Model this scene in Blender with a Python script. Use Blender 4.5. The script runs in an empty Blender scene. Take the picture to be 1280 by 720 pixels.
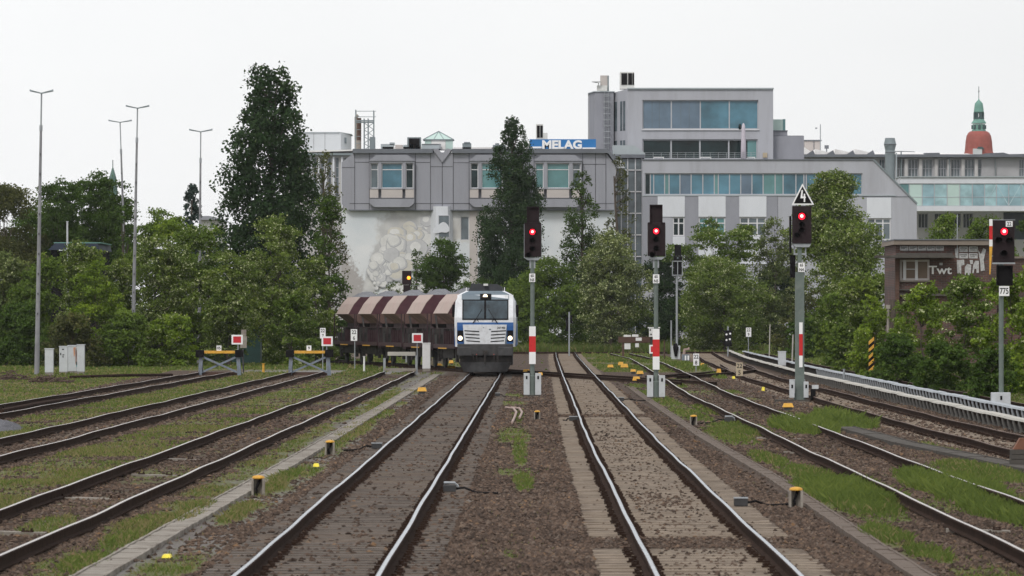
import bpy, bmesh, math, random
import numpy as np
from mathutils import Vector, Matrix

random.seed(7)
RNG = np.random.default_rng(11)
SC = bpy.context.scene
COL = SC.collection
PI = math.pi

# ------------------------------------------------------------------ survey of the place
# camera: 2.85 m above the ballast, long lens; W/Z give metres for a bearing/height at a distance
F, HX, HY, CZ = 6170.0, 640.0, 398.0, 2.85
RT = 0.17                                     # rail top


def W(px, Y): return (px - HX) * Y / F
def Z(py, Y): return CZ - (py - HY) * Y / F
def GY(py, z=0.0): return F * (CZ - z) / (py - HY)


def GP(px, py, z=0.0):
    Y = GY(py, z)
    return (W(px, Y), Y)


# ------------------------------------------------------------------ materials
def new_mat(name):
    m = bpy.data.materials.new(name)
    m.use_nodes = True
    nt = m.node_tree
    for n in list(nt.nodes):
        if n.type not in ('OUTPUT_MATERIAL', 'BSDF_PRINCIPLED'):
            nt.nodes.remove(n)
    return m, nt, nt.nodes['Principled BSDF'], nt.nodes['Material Output']


def c4(c): return (c[0], c[1], c[2], 1)


def mixrgb(nt, fac, a, b, mode='MIX'):
    n = nt.nodes.new('ShaderNodeMix')
    n.data_type = 'RGBA'
    n.blend_type = mode
    for sock, v in ((0, fac), (6, a), (7, b)):
        if isinstance(v, (int, float)):
            n.inputs[sock].default_value = v
        elif isinstance(v, tuple):
            n.inputs[sock].default_value = c4(v)
        else:
            nt.links.new(v, n.inputs[sock])
    return n.outputs[2]


def noise(nt, vec, scale, detail=4, rough=.6, vscale=None):
    if vscale:
        mp = nt.nodes.new('ShaderNodeMapping')
        mp.inputs['Scale'].default_value = vscale
        nt.links.new(vec, mp.inputs[0])
        vec = mp.outputs[0]
    n = nt.nodes.new('ShaderNodeTexNoise')
    n.inputs['Scale'].default_value = scale
    n.inputs['Detail'].default_value = detail
    n.inputs['Roughness'].default_value = rough
    nt.links.new(vec, n.inputs['Vector'])
    return n.outputs[0]


def ramp(nt, val, stops):
    n = nt.nodes.new('ShaderNodeValToRGB')
    el = n.color_ramp.elements
    while len(el) < len(stops):
        el.new(.5)
    for e, (p, c) in zip(el, stops):
        e.position = p
        e.color = c4(c) if isinstance(c, tuple) else (c, c, c, 1)
    nt.links.new(val, n.inputs[0])
    return n.outputs[0]


def objco(nt):
    return nt.nodes.new('ShaderNodeTexCoord').outputs['Object']


def mat(name, col, rough=.7, metal=0., var=.18, scale=2.5, bump=0., spec=.4, dirt=None, dscale=1.2, damt=.5, vscale=None, pos=False):
    m, nt, b, o = new_mat(name)
    co = nt.nodes.new('ShaderNodeNewGeometry').outputs['Position'] if pos else objco(nt)
    n1 = noise(nt, co, scale, 5, .65, vscale)
    lo = tuple(max(0, x * (1 - var)) for x in col)
    hi = tuple(x * (1 + var) for x in col)
    c = ramp(nt, n1, [(.3, lo), (.7, hi)])
    if dirt:
        n2 = noise(nt, co, dscale, 6, .7, vscale)
        f = ramp(nt, n2, [(.48, 0.), (.68, damt)])
        c = mixrgb(nt, f, c, dirt)
    nt.links.new(c, b.inputs['Base Color'])
    b.inputs['Roughness'].default_value = rough
    b.inputs['Metallic'].default_value = metal
    b.inputs['Specular IOR Level'].default_value = spec
    if bump:
        bp = nt.nodes.new('ShaderNodeBump')
        bp.inputs['Strength'].default_value = bump
        bp.inputs['Distance'].default_value = .02
        nt.links.new(noise(nt, co, scale * 8, 4), bp.inputs['Height'])
        nt.links.new(bp.outputs[0], b.inputs['Normal'])
    return m


def emit(name, col, s):
    m, nt, b, o = new_mat(name)
    b.inputs['Base Color'].default_value = c4(col)
    b.inputs['Emission Color'].default_value = c4(col)
    b.inputs['Emission Strength'].default_value = s
    return m


def glass(name, col, rough=.08, var=.35, scale=.25, spec=.5):
    m, nt, b, o = new_mat(name)
    co = objco(nt)
    n1 = noise(nt, co, scale, 4, .6)
    c = ramp(nt, n1, [(.3, tuple(x * (1 - var) for x in col)), (.7, tuple(x * (1 + var) for x in col))])
    nt.links.new(c, b.inputs['Base Color'])
    b.inputs['Roughness'].default_value = rough
    b.inputs['Specular IOR Level'].default_value = spec
    return m


def leaf_mat(name, col, trans=.3, dry=(.16, .15, .05)):
    m, nt, b, o = new_mat(name)
    nt.nodes.remove(b)
    a = nt.nodes.new('ShaderNodeAttribute')
    a.attribute_name = 'tint'
    lo = tuple(x * .68 for x in col)
    hi = (col[0] * 1.55, col[1] * 1.4, col[2] * 1.2)
    c = ramp(nt, a.outputs['Fac'], [(0., lo), (.5, col), (.9, hi), (1., dry)])
    d = nt.nodes.new('ShaderNodeBsdfDiffuse')
    t = nt.nodes.new('ShaderNodeBsdfTranslucent')
    nt.links.new(c, d.inputs[0])
    nt.links.new(mixrgb(nt, .5, c, (.10, .16, .02)), t.inputs[0])
    mx = nt.nodes.new('ShaderNodeMixShader')
    mx.inputs[0].default_value = trans
    nt.links.new(d.outputs[0], mx.inputs[1])
    nt.links.new(t.outputs[0], mx.inputs[2])
    nt.links.new(mx.outputs[0], o.inputs[0])
    return m


M = {}
M['rail_side'] = mat('rusty rail side', (.034, .021, .016), .95, 0, .4, 6, .2, spec=.05, dirt=(.060, .036, .026), dscale=2)
M['rail_top'] = mat('polished rail head', (.44, .47, .51), .24, 1., .18, 1.5)
M['rail_top_dull'] = mat('dull rail head', (.60, .56, .53), .42, 1., .15, 2)
M['rail_top_rust'] = mat('rusted rail head', (.13, .085, .065), .6, .3, .3, 4)
M['sleeper_wood'] = mat('weathered sleeper wood', (.125, .107, .094), .95, 0, .45, 2.2, .4, spec=.1, dirt=(.055, .043, .037), dscale=3, damt=.8, vscale=(.5, 1.6, 1), pos=True)
M['sleeper_tan'] = mat('tan concrete sleeper', (.245, .198, .154), .95, 0, .22, 2.2, .3, spec=.1, dirt=(.13, .098, .076), dscale=1.6, damt=.75, vscale=(1, .55, 1), pos=True)
M['concrete'] = mat('grey concrete', (.27, .245, .215), .95, 0, .25, 2, .3, spec=.1, dirt=(.12, .096, .078), dscale=1.3, damt=.8, pos=True)
M['concrete_dark'] = mat('dirty concrete', (.088, .080, .072), .95, 0, .3, 2, .3, spec=.1, dirt=(.05, .043, .037), dscale=2)
M['white_paint'] = mat('white paint', (.72, .72, .72), .5, 0, .06, 3, dirt=(.42, .40, .36), dscale=3, damt=.45)
M['sign_white'] = mat('sign white', (.80, .80, .80), .45, 0, .04, 3)
M['sign_tan'] = mat('weathered sign', (.42, .35, .25), .6, 0, .15, 5)
M['red'] = mat('signal red paint', (.55, .018, .02), .45, 0, .12, 4)
M['sign_red'] = mat('red board', (.50, .02, .03), .5, 0, .15, 6)
M['yellow'] = mat('yellow paint', (.64, .34, .04), .6, 0, .18, 6, dirt=(.28, .16, .06), dscale=8)
M['lemon'] = mat('lemon paint', (.75, .62, .05), .6, 0, .2, 9)
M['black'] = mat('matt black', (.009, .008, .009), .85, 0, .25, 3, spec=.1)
M['black_screen'] = mat('black signal screen', (.020, .012, .014), .75, 0, .3, 3, spec=.2)
M['text_black'] = mat('lettering black', (.02, .02, .02), .6, 0, .1, 3)
M['mast_green'] = mat('grey green mast', (.13, .16, .145), .55, .2, .15, 3, dirt=(.2, .22, .2), dscale=4)
M['galv'] = mat('galvanised steel', (.32, .34, .36), .5, .35, .15, 4)
M['cab_grey'] = mat('light grey cabinet', (.50, .52, .54), .55, 0, .07, 2, dirt=(.33, .33, .32), dscale=4, damt=.5)
M['lamp_pole'] = mat('lamp pole concrete', (.235, .235, .25), .8, 0, .22, 2.5, dirt=(.15, .15, .16), dscale=4, vscale=(1, 1, .4))
M['buffer_blue'] = mat('blue grey paint', (.17, .20, .245), .6, 0, .2, 4, dirt=(.12, .08, .05), dscale=5)
M['timber'] = mat('brown timber', (.085, .047, .034), .85, 0, .3, 3, .4, vscale=(.3, 1, 3))
M['shed_green'] = mat('dark green sheet', (.018, .055, .050), .6, 0, .2, 3)
M['wire'] = mat('dark green wire', (.012, .022, .018), .7, 0, .2, 3)
M['bracket_grey'] = mat('bracket grey', (.15, .145, .135), .9, 0, .2, 3)
M['hose'] = mat('pink grey hose', (.33, .24, .21), .7, 0, .2, 6)
M['dark_metal'] = mat('dark steel', (.05, .05, .052), .6, .3, .25, 4)
M['underframe'] = mat('dirty underframe', (.026, .023, .022), .85, 0, .35, 3, dirt=(.06, .045, .035), dscale=3)
M['bark'] = mat('bark', (.075, .06, .048), .95, 0, .35, 4, .6, vscale=(3, 3, .5))
M['trough_brown'] = mat('brown grey concrete', (.155, .125, .105), .95, 0, .3, 2, .3, spec=.1, dirt=(.08, .062, .052), dscale=2, damt=.7)
M['rail_hood'] = mat('conductor rail cover', (.42, .40, .36), .75, 0, .12, 1.5, dirt=(.33, .33, .30), dscale=2, damt=.5)
M['rail_hood_blue'] = mat('blue grey rail cover', (.34, .365, .39), .7, 0, .1, 1.5)
M['gravel_grey'] = mat('blue grey gravel', (.125, .125, .14), .95, 0, .45, 14, .8)
# locomotive
M['loco_white'] = mat('white loco paint', (.66, .68, .71), .35, 0, .06, 2, dirt=(.36, .35, .34), dscale=2.2, damt=.5)
M['loco_blue'] = mat('blue loco paint', (.022, .095, .29), .35, 0, .1, 2)
M['loco_grey'] = mat('blue grey loco paint', (.125, .165, .20), .4, 0, .1, 2, dirt=(.085, .095, .10), dscale=2)
M['loco_roof'] = mat('loco roof', (.040, .042, .048), .7, 0, .25, 3)
M['loco_apron'] = mat('grimy apron', (.05, .05, .052), .8, 0, .35, 3, dirt=(.03, .026, .024), dscale=2)
M['loco_glass'] = glass('cab glass', (.035, .055, .07), .05, .6, 1.6)
M['maroon'] = mat('maroon wagon paint', (.066, .016, .026), .65, 0, .3, 2, dirt=(.075, .04, .04), dscale=1.5, damt=.6)
M['maroon_dark'] = mat('darker maroon', (.030, .010, .014), .75, 0, .35, 2, dirt=(.05, .03, .028), dscale=1.5, damt=.6)  # darker version of the wagon maroon, for sills, handrails and frame
M['maroon_dust'] = mat('rusty maroon chute', (.21, .130, .112), .8, 0, .3, 2, dirt=(.09, .042, .042), dscale=1.4, vscale=(1, 1, .5))
M['wagon_side'] = mat('dusty pink wagon side', (.415, .33, .295), .75, 0, .12, 1.2, dirt=(.32, .22, .20), dscale=1.2, damt=.6)
M['ballast_load'] = mat('ballast load', (.17, .175, .19), .95, 0, .45, 9, .9)
# buildings
M['facade'] = mat('mauve grey facade panels', (.285, .29, .325), .55, 0, .08, .35, dirt=(.225, .225, .25), dscale=.9, damt=.65, vscale=(1, 1, .15))
M['facade_dark'] = mat('slate cornice', (.13, .14, .16), .6, 0, .15, .6)
M['seam'] = mat('panel joint', (.08, .08, .09), .8, 0, .2, 2)
M['plaster'] = mat('light grey plaster', (.385, .392, .43), .85, 0, .06, .3, dirt=(.305, .305, .33), dscale=.9, damt=.6, vscale=(1, 1, .12))
M['plaster_mid'] = mat('grey plaster', (.275, .28, .315), .85, 0, .07, .4, dirt=(.21, .215, .24), dscale=.6, damt=.55, vscale=(1, 1, .25))
M['plaster_side'] = mat('pale plaster', (.46, .45, .45), .85, 0, .06, .4)
M['white_panel'] = mat('white wall panel', (.62, .64, .68), .7, 0, .05, .5, dirt=(.5, .51, .53), dscale=.7, damt=.4, vscale=(1, 1, .3))
M['parapet'] = mat('metal parapet', (.36, .40, .42), .5, .2, .1, 1)
M['frame_white'] = mat('white window frame', (.62, .62, .64), .5, 0, .05, 1)
M['frame_grey'] = mat('grey window frame', (.40, .41, .44), .5, 0, .08, 1)
M['apron_beige'] = mat('beige apron', (.47, .43, .41), .8, 0, .06, 1)
M['glass_blue'] = glass('blue tinted glass', (.070, .175, .235), .06, .5, .3)  # uneven tone painted in for clouds and trees reflected in the panes
M['glass_steel'] = glass('steel blue glass', (.105, .155, .21), .10, .3, .3)
M['glass_teal'] = glass('teal curtain glass', (.095, .215, .22), .10, .35, .3)
M['glass_dark'] = glass('dark glass', (.012, .024, .026), .12, .7, .5, .25)
M['glass_pale'] = glass('pale bridge glass', (.25, .40, .45), .08, .45, .35)
M['glass_green'] = glass('pale green glass', (.46, .60, .56), .15, .1, .3)
M['glass_bridge'] = glass('hazy bridge glass', (.30, .46, .49), .1, .35, .8)
M['glass_strut'] = glass('struts behind glass', (.40, .54, .58), .1, .2, .5)
M['glass_grey'] = glass('grey window glass', (.10, .125, .14), .08, .5, .5)
M['sign_blue'] = mat('blue sign', (.02, .165, .43), .45, 0, .06, .3)
M['roof_white'] = mat('white roof sheet', (.74, .73, .72), .6, 0, .06, .6, dirt=(.5, .48, .47), dscale=.8)
M['shed_white'] = mat('pale metal cladding', (.52, .545, .57), .6, 0, .05, .4)
M['duct'] = mat('duct grey', (.20, .235, .25), .6, .1, .12, .6)
M['hall_wall'] = mat('hall wall', (.37, .37, .385), .85, 0, .1, .5, dirt=(.27, .27, .28), dscale=.6)
M['copper'] = mat('green copper', (.15, .30, .255), .8, 0, .2, .5, dirt=(.10, .17, .15), dscale=.8)
M['copper_grey'] = mat('weathered copper', (.085, .15, .13), .85, 0, .2, .5)
M['copper_dark'] = mat('dark copper', (.055, .09, .095), .8, 0, .3, .6)
M['tile_red'] = mat('red roof tiles', (.30, .085, .070), .85, 0, .15, 1.2, dirt=(.22, .07, .06), dscale=.8)
M['hut_roof'] = mat('old roof edge', (.21, .175, .145), .9, 0, .2, 2, dirt=(.1, .085, .075), dscale=2)
M['curtain'] = mat('brown blind', (.17, .125, .095), .9, 0, .12, 2)
M['graffiti_grey'] = mat('graffiti fill', (.42, .42, .42), .8, 0, .25, 12, dirt=(.14, .13, .13), dscale=10)
M['umbrella'] = mat('closed parasol cloth', (.50, .46, .52), .85, 0, .08, 2)
M['dish'] = mat('aerial white', (.62, .62, .6), .6, 0, .1, 2)
M['lamp_red'] = emit('red signal lens', (1., .008, .03), 2.2)
M['lamp_core'] = emit('red signal lens core', (1., .36, .30), 4.)
M['lamp_amber'] = emit('amber signal lens', (1., .28, .02), 2.5)
M['headlight'] = emit('headlight', (1., .82, .58), 1.5)


def brick_mat():
    m, nt, b, o = new_mat('old red brick')
    co = objco(nt)
    mp = nt.nodes.new('ShaderNodeMapping')
    mp.inputs['Rotation'].default_value = (PI / 2, 0, 0)
    nt.links.new(co, mp.inputs[0])
    t = nt.nodes.new('ShaderNodeTexBrick')
    t.inputs['Scale'].default_value = 1.
    t.inputs['Brick Width'].default_value = .25
    t.inputs['Row Height'].default_value = .083
    t.inputs['Mortar Size'].default_value = .011
    t.inputs['Color1'].default_value = (.135, .050, .038, 1)
    t.inputs['Color2'].default_value = (.065, .035, .030, 1)
    t.inputs['Mortar'].default_value = (.13, .115, .10, 1)
    nt.links.new(mp.outputs[0], t.inputs['Vector'])
    c = mixrgb(nt, ramp(nt, noise(nt, co, 1.1, 5), [(.42, 0.), (.66, .75)]), t.outputs[0], (.040, .028, .026))
    nt.links.new(c, b.inputs['Base Color'])
    b.inputs['Roughness'].default_value = .9
    return m


M['brick'] = brick_mat()


def mural_mat():
    # a painted wall: pale blue-white ground with a billowing cream and white plume
    m, nt, b, o = new_mat('painted smoke mural')
    co = objco(nt)
    nd = nt.nodes.new('ShaderNodeTexNoise')
    nd.inputs['Scale'].default_value = .55
    nd.inputs['Detail'].default_value = 3
    nt.links.new(co, nd.inputs['Vector'])
    vm = nt.nodes.new('ShaderNodeVectorMath')
    vm.operation = 'MULTIPLY_ADD'
    nt.links.new(nd.outputs['Color'], vm.inputs[0])
    vm.inputs[1].default_value = (1.3, 1.3, 1.3)
    nt.links.new(co, vm.inputs[2])
    acc = None
    for sc_, wgt in ((.62, .8), (1.6, .4)):
        vo = nt.nodes.new('ShaderNodeTexVoronoi')
        vo.feature = 'SMOOTH_F1'
        vo.inputs['Scale'].default_value = sc_
        vo.inputs['Smoothness'].default_value = .35
        nt.links.new(vm.outputs[0], vo.inputs['Vector'])
        mm = nt.nodes.new('ShaderNodeMath')
        mm.operation = 'MULTIPLY'
        nt.links.new(vo.outputs['Distance'], mm.inputs[0])
        mm.inputs[1].default_value = wgt
        if acc is None:
            acc = mm.outputs[0]
        else:
            ad = nt.nodes.new('ShaderNodeMath')
            nt.links.new(acc, ad.inputs[0])
            nt.links.new(mm.outputs[0], ad.inputs[1])
            acc = ad.outputs[0]
    puff = ramp(nt, acc, [(.18, (.72, .715, .70)), (.42, (.58, .575, .57)), (.72, (.30, .305, .325))])
    puff = mixrgb(nt, ramp(nt, noise(nt, co, .45, 3), [(.52, 0.), (.68, .6)]), puff, (.50, .44, .35))
    ground = ramp(nt, noise(nt, co, .35, 3), [(.3, (.56, .60, .63)), (.7, (.68, .69, .70))])
    # plume region: distance from a slanting line, broken by noise
    sx = nt.nodes.new('ShaderNodeSeparateXYZ')
    nt.links.new(co, sx.inputs[0])

    def math_(op, a, b_=None):
        n = nt.nodes.new('ShaderNodeMath')
        n.operation = op
        for i, v in enumerate((a, b_)):
            if v is None:
                continue
            if isinstance(v, (int, float)):
                n.inputs[i].default_value = v
            else:
                nt.links.new(v, n.inputs[i])
        return n.outputs[0]
    x_, z_ = sx.outputs[0], sx.outputs[2]
    cx_ = math_('ADD', math_('MULTIPLY', math_('SUBTRACT', z_, 5.5), 1.0), -9.7)          # the plume drifts right as it rises
    d = math_('ABSOLUTE', math_('SUBTRACT', x_, cx_))
    wid = math_('ADD', math_('MULTIPLY', math_('SUBTRACT', z_, 5.0), .75), .5)
    d = math_('DIVIDE', d, math_('MAXIMUM', wid, .3))
    d = math_('ADD', d, math_('MULTIPLY', math_('SUBTRACT', noise(nt, co, .9, 4), .5), .9))
    f = ramp(nt, math_('MULTIPLY', d, .5), [(.42, 1.), (.50, 0.)])
    # painted bare trees low on the left
    tr = math_('ADD', math_('MULTIPLY', math_('ADD', x_, 11.0), -1.), math_('MULTIPLY', math_('SUBTRACT', 8.2, z_), .6))
    tr = math_('ADD', tr, math_('MULTIPLY', math_('SUBTRACT', noise(nt, co, 2.2, 6, .8), .5), 5.))
    tf = ramp(nt, tr, [(.25, 0.), (.9, .85)])
    ground = mixrgb(nt, tf, ground, (.33, .30, .285))
    c = mixrgb(nt, f, ground, mixrgb(nt, .6, puff, (.58, .575, .56)))
    nt.links.new(c, b.inputs['Base Color'])
    b.inputs['Roughness'].default_value = .85
    return m


M['mural'] = mural_mat()
for k_, c_ in (('puff_crease', (.36, .365, .385)), ('puff_grey', (.50, .50, .51)), ('puff_pale', (.62, .615, .60)), ('puff_cream', (.575, .55, .49)), ('puff_white', (.665, .66, .65))):
    M[k_] = mat(k_.replace('_', ' '), c_, .85, 0, .10, 1.2)


# ------------------------------------------------------------------ mesh builder
class MB:
    def __init__(s):
        s.v, s.f, s.m, s.cur = [], [], [], 0

    def slot(s, i):
        s.cur = i
        return s

    def add(s, vs, fs):
        o = len(s.v)
        s.v += [tuple(p) for p in vs]
        s.f += [tuple(i + o for i in q) for q in fs]
        s.m += [s.cur] * len(fs)
        return s

    def box(s, x0, x1, y0, y1, z0, z1):
        if x0 > x1: x0, x1 = x1, x0
        if y0 > y1: y0, y1 = y1, y0
        if z0 > z1: z0, z1 = z1, z0
        return s.add([(x0, y0, z0), (x1, y0, z0), (x1, y1, z0), (x0, y1, z0), (x0, y0, z1), (x1, y0, z1), (x1, y1, z1), (x0, y1, z1)],
                     [(0, 3, 2, 1), (4, 5, 6, 7), (0, 1, 5, 4), (1, 2, 6, 5), (2, 3, 7, 6), (3, 0, 4, 7)])

    def prism(s, pts, y0, y1):
        """polygon in x,z (counter-clockwise seen from -y) extruded in y"""
        n = len(pts)
        vs = [(x, y0, z) for x, z in pts] + [(x, y1, z) for x, z in pts]
        fs = [tuple(range(n)), tuple(range(2 * n - 1, n - 1, -1))]
        fs += [(i, n + i, n + (i + 1) % n, (i + 1) % n) for i in range(n)]
        return s.add(vs, fs)

    def prism_x(s, pts, x0, x1):
        """polygon in y,z extruded in x"""
        n = len(pts)
        vs = [(x0, y, z) for y, z in pts] + [(x1, y, z) for y, z in pts]
        fs = [tuple(range(n - 1, -1, -1)), tuple(range(n, 2 * n))]
        fs += [(i, (i + 1) % n, n + (i + 1) % n, n + i) for i in range(n)]
        return s.add(vs, fs)

    def prism_z(s, pts, z0, z1):
        n = len(pts)
        vs = [(x, y, z0) for x, y in pts] + [(x, y, z1) for x, y in pts]
        fs = [tuple(range(n - 1, -1, -1)), tuple(range(n, 2 * n))]
        fs += [(i, (i + 1) % n, n + (i + 1) % n, n + i) for i in range(n)]
        return s.add(vs, fs)

    def tube(s, pts, rads, n=8, cap=True):
        pts = [Vector(p) for p in pts]
        if not hasattr(rads, '__len__'):
            rads = [rads] * len(pts)
        vs, fs = [], []
        for i, p in enumerate(pts):
            t = (pts[min(i + 1, len(pts) - 1)] - pts[max(i - 1, 0)]).normalized()
            a = Vector((1, 0, 0)) if abs(t.x) < .9 else Vector((0, 1, 0))
            u = t.cross(a).normalized()
            w = t.cross(u)
            for k in range(n):
                q = 2 * PI * k / n
                vs.append(p + (u * math.cos(q) + w * math.sin(q)) * rads[i])
        for i in range(len(pts) - 1):
            for k in range(n):
                a, b = i * n + k, i * n + (k + 1) % n
                fs.append((a, b, b + n, a + n))
        if cap:
            fs.append(tuple(range(n - 1, -1, -1)))
            fs.append(tuple(range((len(pts) - 1) * n, len(pts) * n)))
        return s.add(vs, fs)

    def lathe(s, prof, cx, cy, n=12, ph=0.):
        vs, fs = [], []
        for r, z in prof:
            for k in range(n):
                q = 2 * PI * (k + ph) / n
                vs.append((cx + r * math.cos(q), cy + r * math.sin(q), z))
        for i in range(len(prof) - 1):
            for k in range(n):
                a, b = i * n + k, i * n + (k + 1) % n
                fs.append((a, b, b + n, a + n))
        fs.append(tuple(range(n - 1, -1, -1)))
        fs.append(tuple(range((len(prof) - 1) * n, len(prof) * n)))
        return s.add(vs, fs)

    def disc(s, cx, y, cz, r, d=.02, n=14, rz=None):
        """short cylinder facing -y"""
        pts = [(cx + r * math.cos(2 * PI * k / n), cz + (rz or r) * math.sin(2 * PI * k / n)) for k in range(n)]
        return s.prism(pts, y, y + d)

    def build(s, name, mats, parent=None, local=False, smooth=False, bevel=0.):
        me = bpy.data.meshes.new(name)
        off = Vector((0, 0, 0))
        if parent is not None and not local:
            off = world_loc(parent)
        me.from_pydata([(v[0] - off.x, v[1] - off.y, v[2] - off.z) for v in s.v], [], s.f)
        if not isinstance(mats, (list, tuple)):
            mats = [mats]
        for q in mats:
            me.materials.append(M[q] if isinstance(q, str) else q)
        if len(mats) > 1:
            me.polygons.foreach_set('material_index', s.m)
        if bevel:
            bm = bmesh.new()
            bm.from_mesh(me)
            bmesh.ops.remove_doubles(bm, verts=bm.verts, dist=1e-5)
            ed = [e for e in bm.edges if len(e.link_faces) == 2 and e.calc_face_angle(0) > .5]
            bmesh.ops.bevel(bm, geom=ed, offset=bevel, segments=2, profile=.6, affect='EDGES', clamp_overlap=True)
            bm.to_mesh(me)
            bm.free()
        if smooth:
            me.polygons.foreach_set('use_smooth', [True] * len(me.polygons))
        me.update()
        o = bpy.data.objects.new(name, me)
        COL.objects.link(o)
        if parent is not None:
            o.parent = parent
        return o


def world_loc(o):
    v = Vector((0, 0, 0))
    while o is not None:
        v = v + o.location
        o = o.parent
    return v


def tag(o, label, cat, group=None, kind=None):
    if label: o['label'] = label
    if cat: o['category'] = cat
    if group: o['group'] = group
    if kind: o['kind'] = kind
    return o


def thing(name, label, cat, loc=(0, 0, 0), rz=0., group=None):
    o = bpy.data.objects.new(name, None)
    o.empty_display_size = .3
    COL.objects.link(o)
    o.location = loc
    o.rotation_euler = (0, 0, rz)
    return tag(o, label, cat, group)


KIDS = {}


def copy_tree(o, parent=None):
    c = o.copy()
    COL.objects.link(c)
    if parent is not None:
        c.parent = parent
    for ch in [q for q in bpy.data.objects if q.parent == o]:
        copy_tree(ch, c)
    return c


def dup(o, label, loc, rz=0., scale=None, group=None):
    c = copy_tree(o)
    c.location = loc
    c.rotation_euler = (0, 0, rz)
    if scale: c.scale = (scale if hasattr(scale, '__len__') else (scale,) * 3)
    c['label'] = label
    if group: c['group'] = group
    return c


def text(name, txt, h, x, y, z, m, parent, bold=0., depth=.006, sx=1., align='CENTER', local=False):
    """lettering facing -y; x,z is the middle of the line of text"""
    cu = bpy.data.curves.new('tmp', 'FONT')
    cu.body = txt
    cu.size = 1
    cu.align_x = align
    cu.offset = bold
    cu.extrude = .001
    cu.resolution_u = 3
    ob = bpy.data.objects.new('tmp', cu)
    COL.objects.link(ob)
    dg = bpy.context.evaluated_depsgraph_get()
    me = bpy.data.meshes.new_from_object(ob.evaluated_get(dg))
    bpy.data.objects.remove(ob)
    vs = np.array([v.co[:] for v in me.vertices])
    mn, mx = vs[:, 1].min(), vs[:, 1].max()
    k = h / (mx - mn)
    cy = (mn + mx) / 2
    out = MB()
    off = vs[:, 2].max()
    out.add([(x + a * k * sx, y + (depth if c < 0 else 0), z + (b - cy) * k) for a, b, c in vs], [tuple(p.vertices) for p in me.polygons])
    bpy.data.meshes.remove(me)
    return out.build(name, m, parent, local)


# ------------------------------------------------------------------ numpy meshes (leaves, blades, stones)
def np_mesh(name, V, Fc, mats, tint=None, midx=None, smooth=False):
    """V (n,3), Fc (m,k)"""
    me = bpy.data.meshes.new(name)
    n, k = Fc.shape
    me.vertices.add(len(V))
    me.vertices.foreach_set('co', V.astype(np.float32).ravel())
    me.loops.add(n * k)
    me.loops.foreach_set('vertex_index', Fc.astype(np.int32).ravel())
    me.polygons.add(n)
    me.polygons.foreach_set('loop_start', np.arange(0, n * k, k, dtype=np.int32))
    if midx is not None:
        me.polygons.foreach_set('material_index', midx.astype(np.int32))
    me.update(calc_edges=True)
    for q in mats:
        me.materials.append(M[q] if isinstance(q, str) else q)
    if tint is not None:
        a = me.attributes.new('tint', 'FLOAT', 'FACE')
        a.data.foreach_set('value', tint.astype(np.float32))
    if not smooth:
        me.polygons.foreach_set('use_smooth', np.zeros(n, dtype=bool))
    return me


def link(name, me, parent=None, loc=None):
    o = bpy.data.objects.new(name, me)
    COL.objects.link(o)
    if parent is not None: o.parent = parent
    if loc is not None: o.location = loc
    return o


def unit(v): return v / np.maximum(np.linalg.norm(v, axis=1, keepdims=True), 1e-9)


def leaf_quads(P, size, nbias, rng, hang=None):
    n = len(P)
    nor = unit(rng.normal(size=(n, 3)) + nbias)
    t = unit(np.cross(nor, rng.normal(size=(n, 3))))
    b = np.cross(nor, t)
    s = (size * rng.uniform(.65, 1.35, n))[:, None]
    V = np.stack([P - t * s * .5, P - b * s * .34 + nor * s * .08, P + t * s * .5, P + b * s * .34 + nor * s * .08], 1).reshape(-1, 3)
    return V, np.arange(n * 4).reshape(n, 4)


def vnoise(x, y, sc, seed=0):
    x = np.asarray(x) / sc
    y = np.asarray(y) / sc
    xi, yi = np.floor(x).astype(np.int64), np.floor(y).astype(np.int64)
    fx, fy = x - xi, y - yi
    fx, fy = fx * fx * (3 - 2 * fx), fy * fy * (3 - 2 * fy)

    def h(a, b):
        q = (a * 374761393 + b * 668265263 + seed * 974711) & 0x7fffffff
        q = ((q ^ (q >> 13)) * 1274126177) & 0x7fffffff
        return ((q ^ (q >> 16)) & 0xffff) / 65535.
    return (h(xi, yi) * (1 - fx) + h(xi + 1, yi) * fx) * (1 - fy) + (h(xi, yi + 1) * (1 - fx) + h(xi + 1, yi + 1) * fx) * fy


# ------------------------------------------------------------------ tracks
def curve_pts(pts, step=1.5):
    pts = np.array(pts, float)
    pts = pts[np.argsort(pts[:, 1])]
    y = np.arange(pts[0, 1], pts[-1, 1], step)
    y = np.append(y, pts[-1, 1])
    # smooth monotone interpolation (moving average of the polyline)
    yy = np.linspace(pts[0, 1] - 12, pts[-1, 1] + 12, 2000)
    xx = np.interp(yy, pts[:, 1], pts[:, 0])
    lo = (pts[1, 0] - pts[0, 0]) / (pts[1, 1] - pts[0, 1])
    hi = (pts[-1, 0] - pts[-2, 0]) / (pts[-1, 1] - pts[-2, 1])
    xx = np.where(yy < pts[0, 1], pts[0, 0] + lo * (yy - pts[0, 1]), xx)
    xx = np.where(yy > pts[-1, 1], pts[-1, 0] + hi * (yy - pts[-1, 1]), xx)
    w = max(3, int(14 / (yy[1] - yy[0])))
    ker = np.hanning(w + 2)[1:-1]
    ker /= ker.sum()
    pad = np.concatenate([np.full(w, xx[0]) - (np.arange(w, 0, -1)) * (xx[1] - xx[0]), xx, np.full(w, xx[-1]) + np.arange(1, w + 1) * (xx[-1] - xx[-2])])
    sm = np.convolve(pad, ker, 'same')[w:-w]
    return np.interp(y, yy, sm), y


RAILPROF = [(-.07, 0), (.07, 0), (.07, .015), (.012, .03), (.012, .112), (.036, .122), (.036, .146), (.024, .152), (-.024, .152), (-.036, .146), (-.036, .122), (-.012, .112), (-.012, .03), (-.07, .015)]


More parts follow.
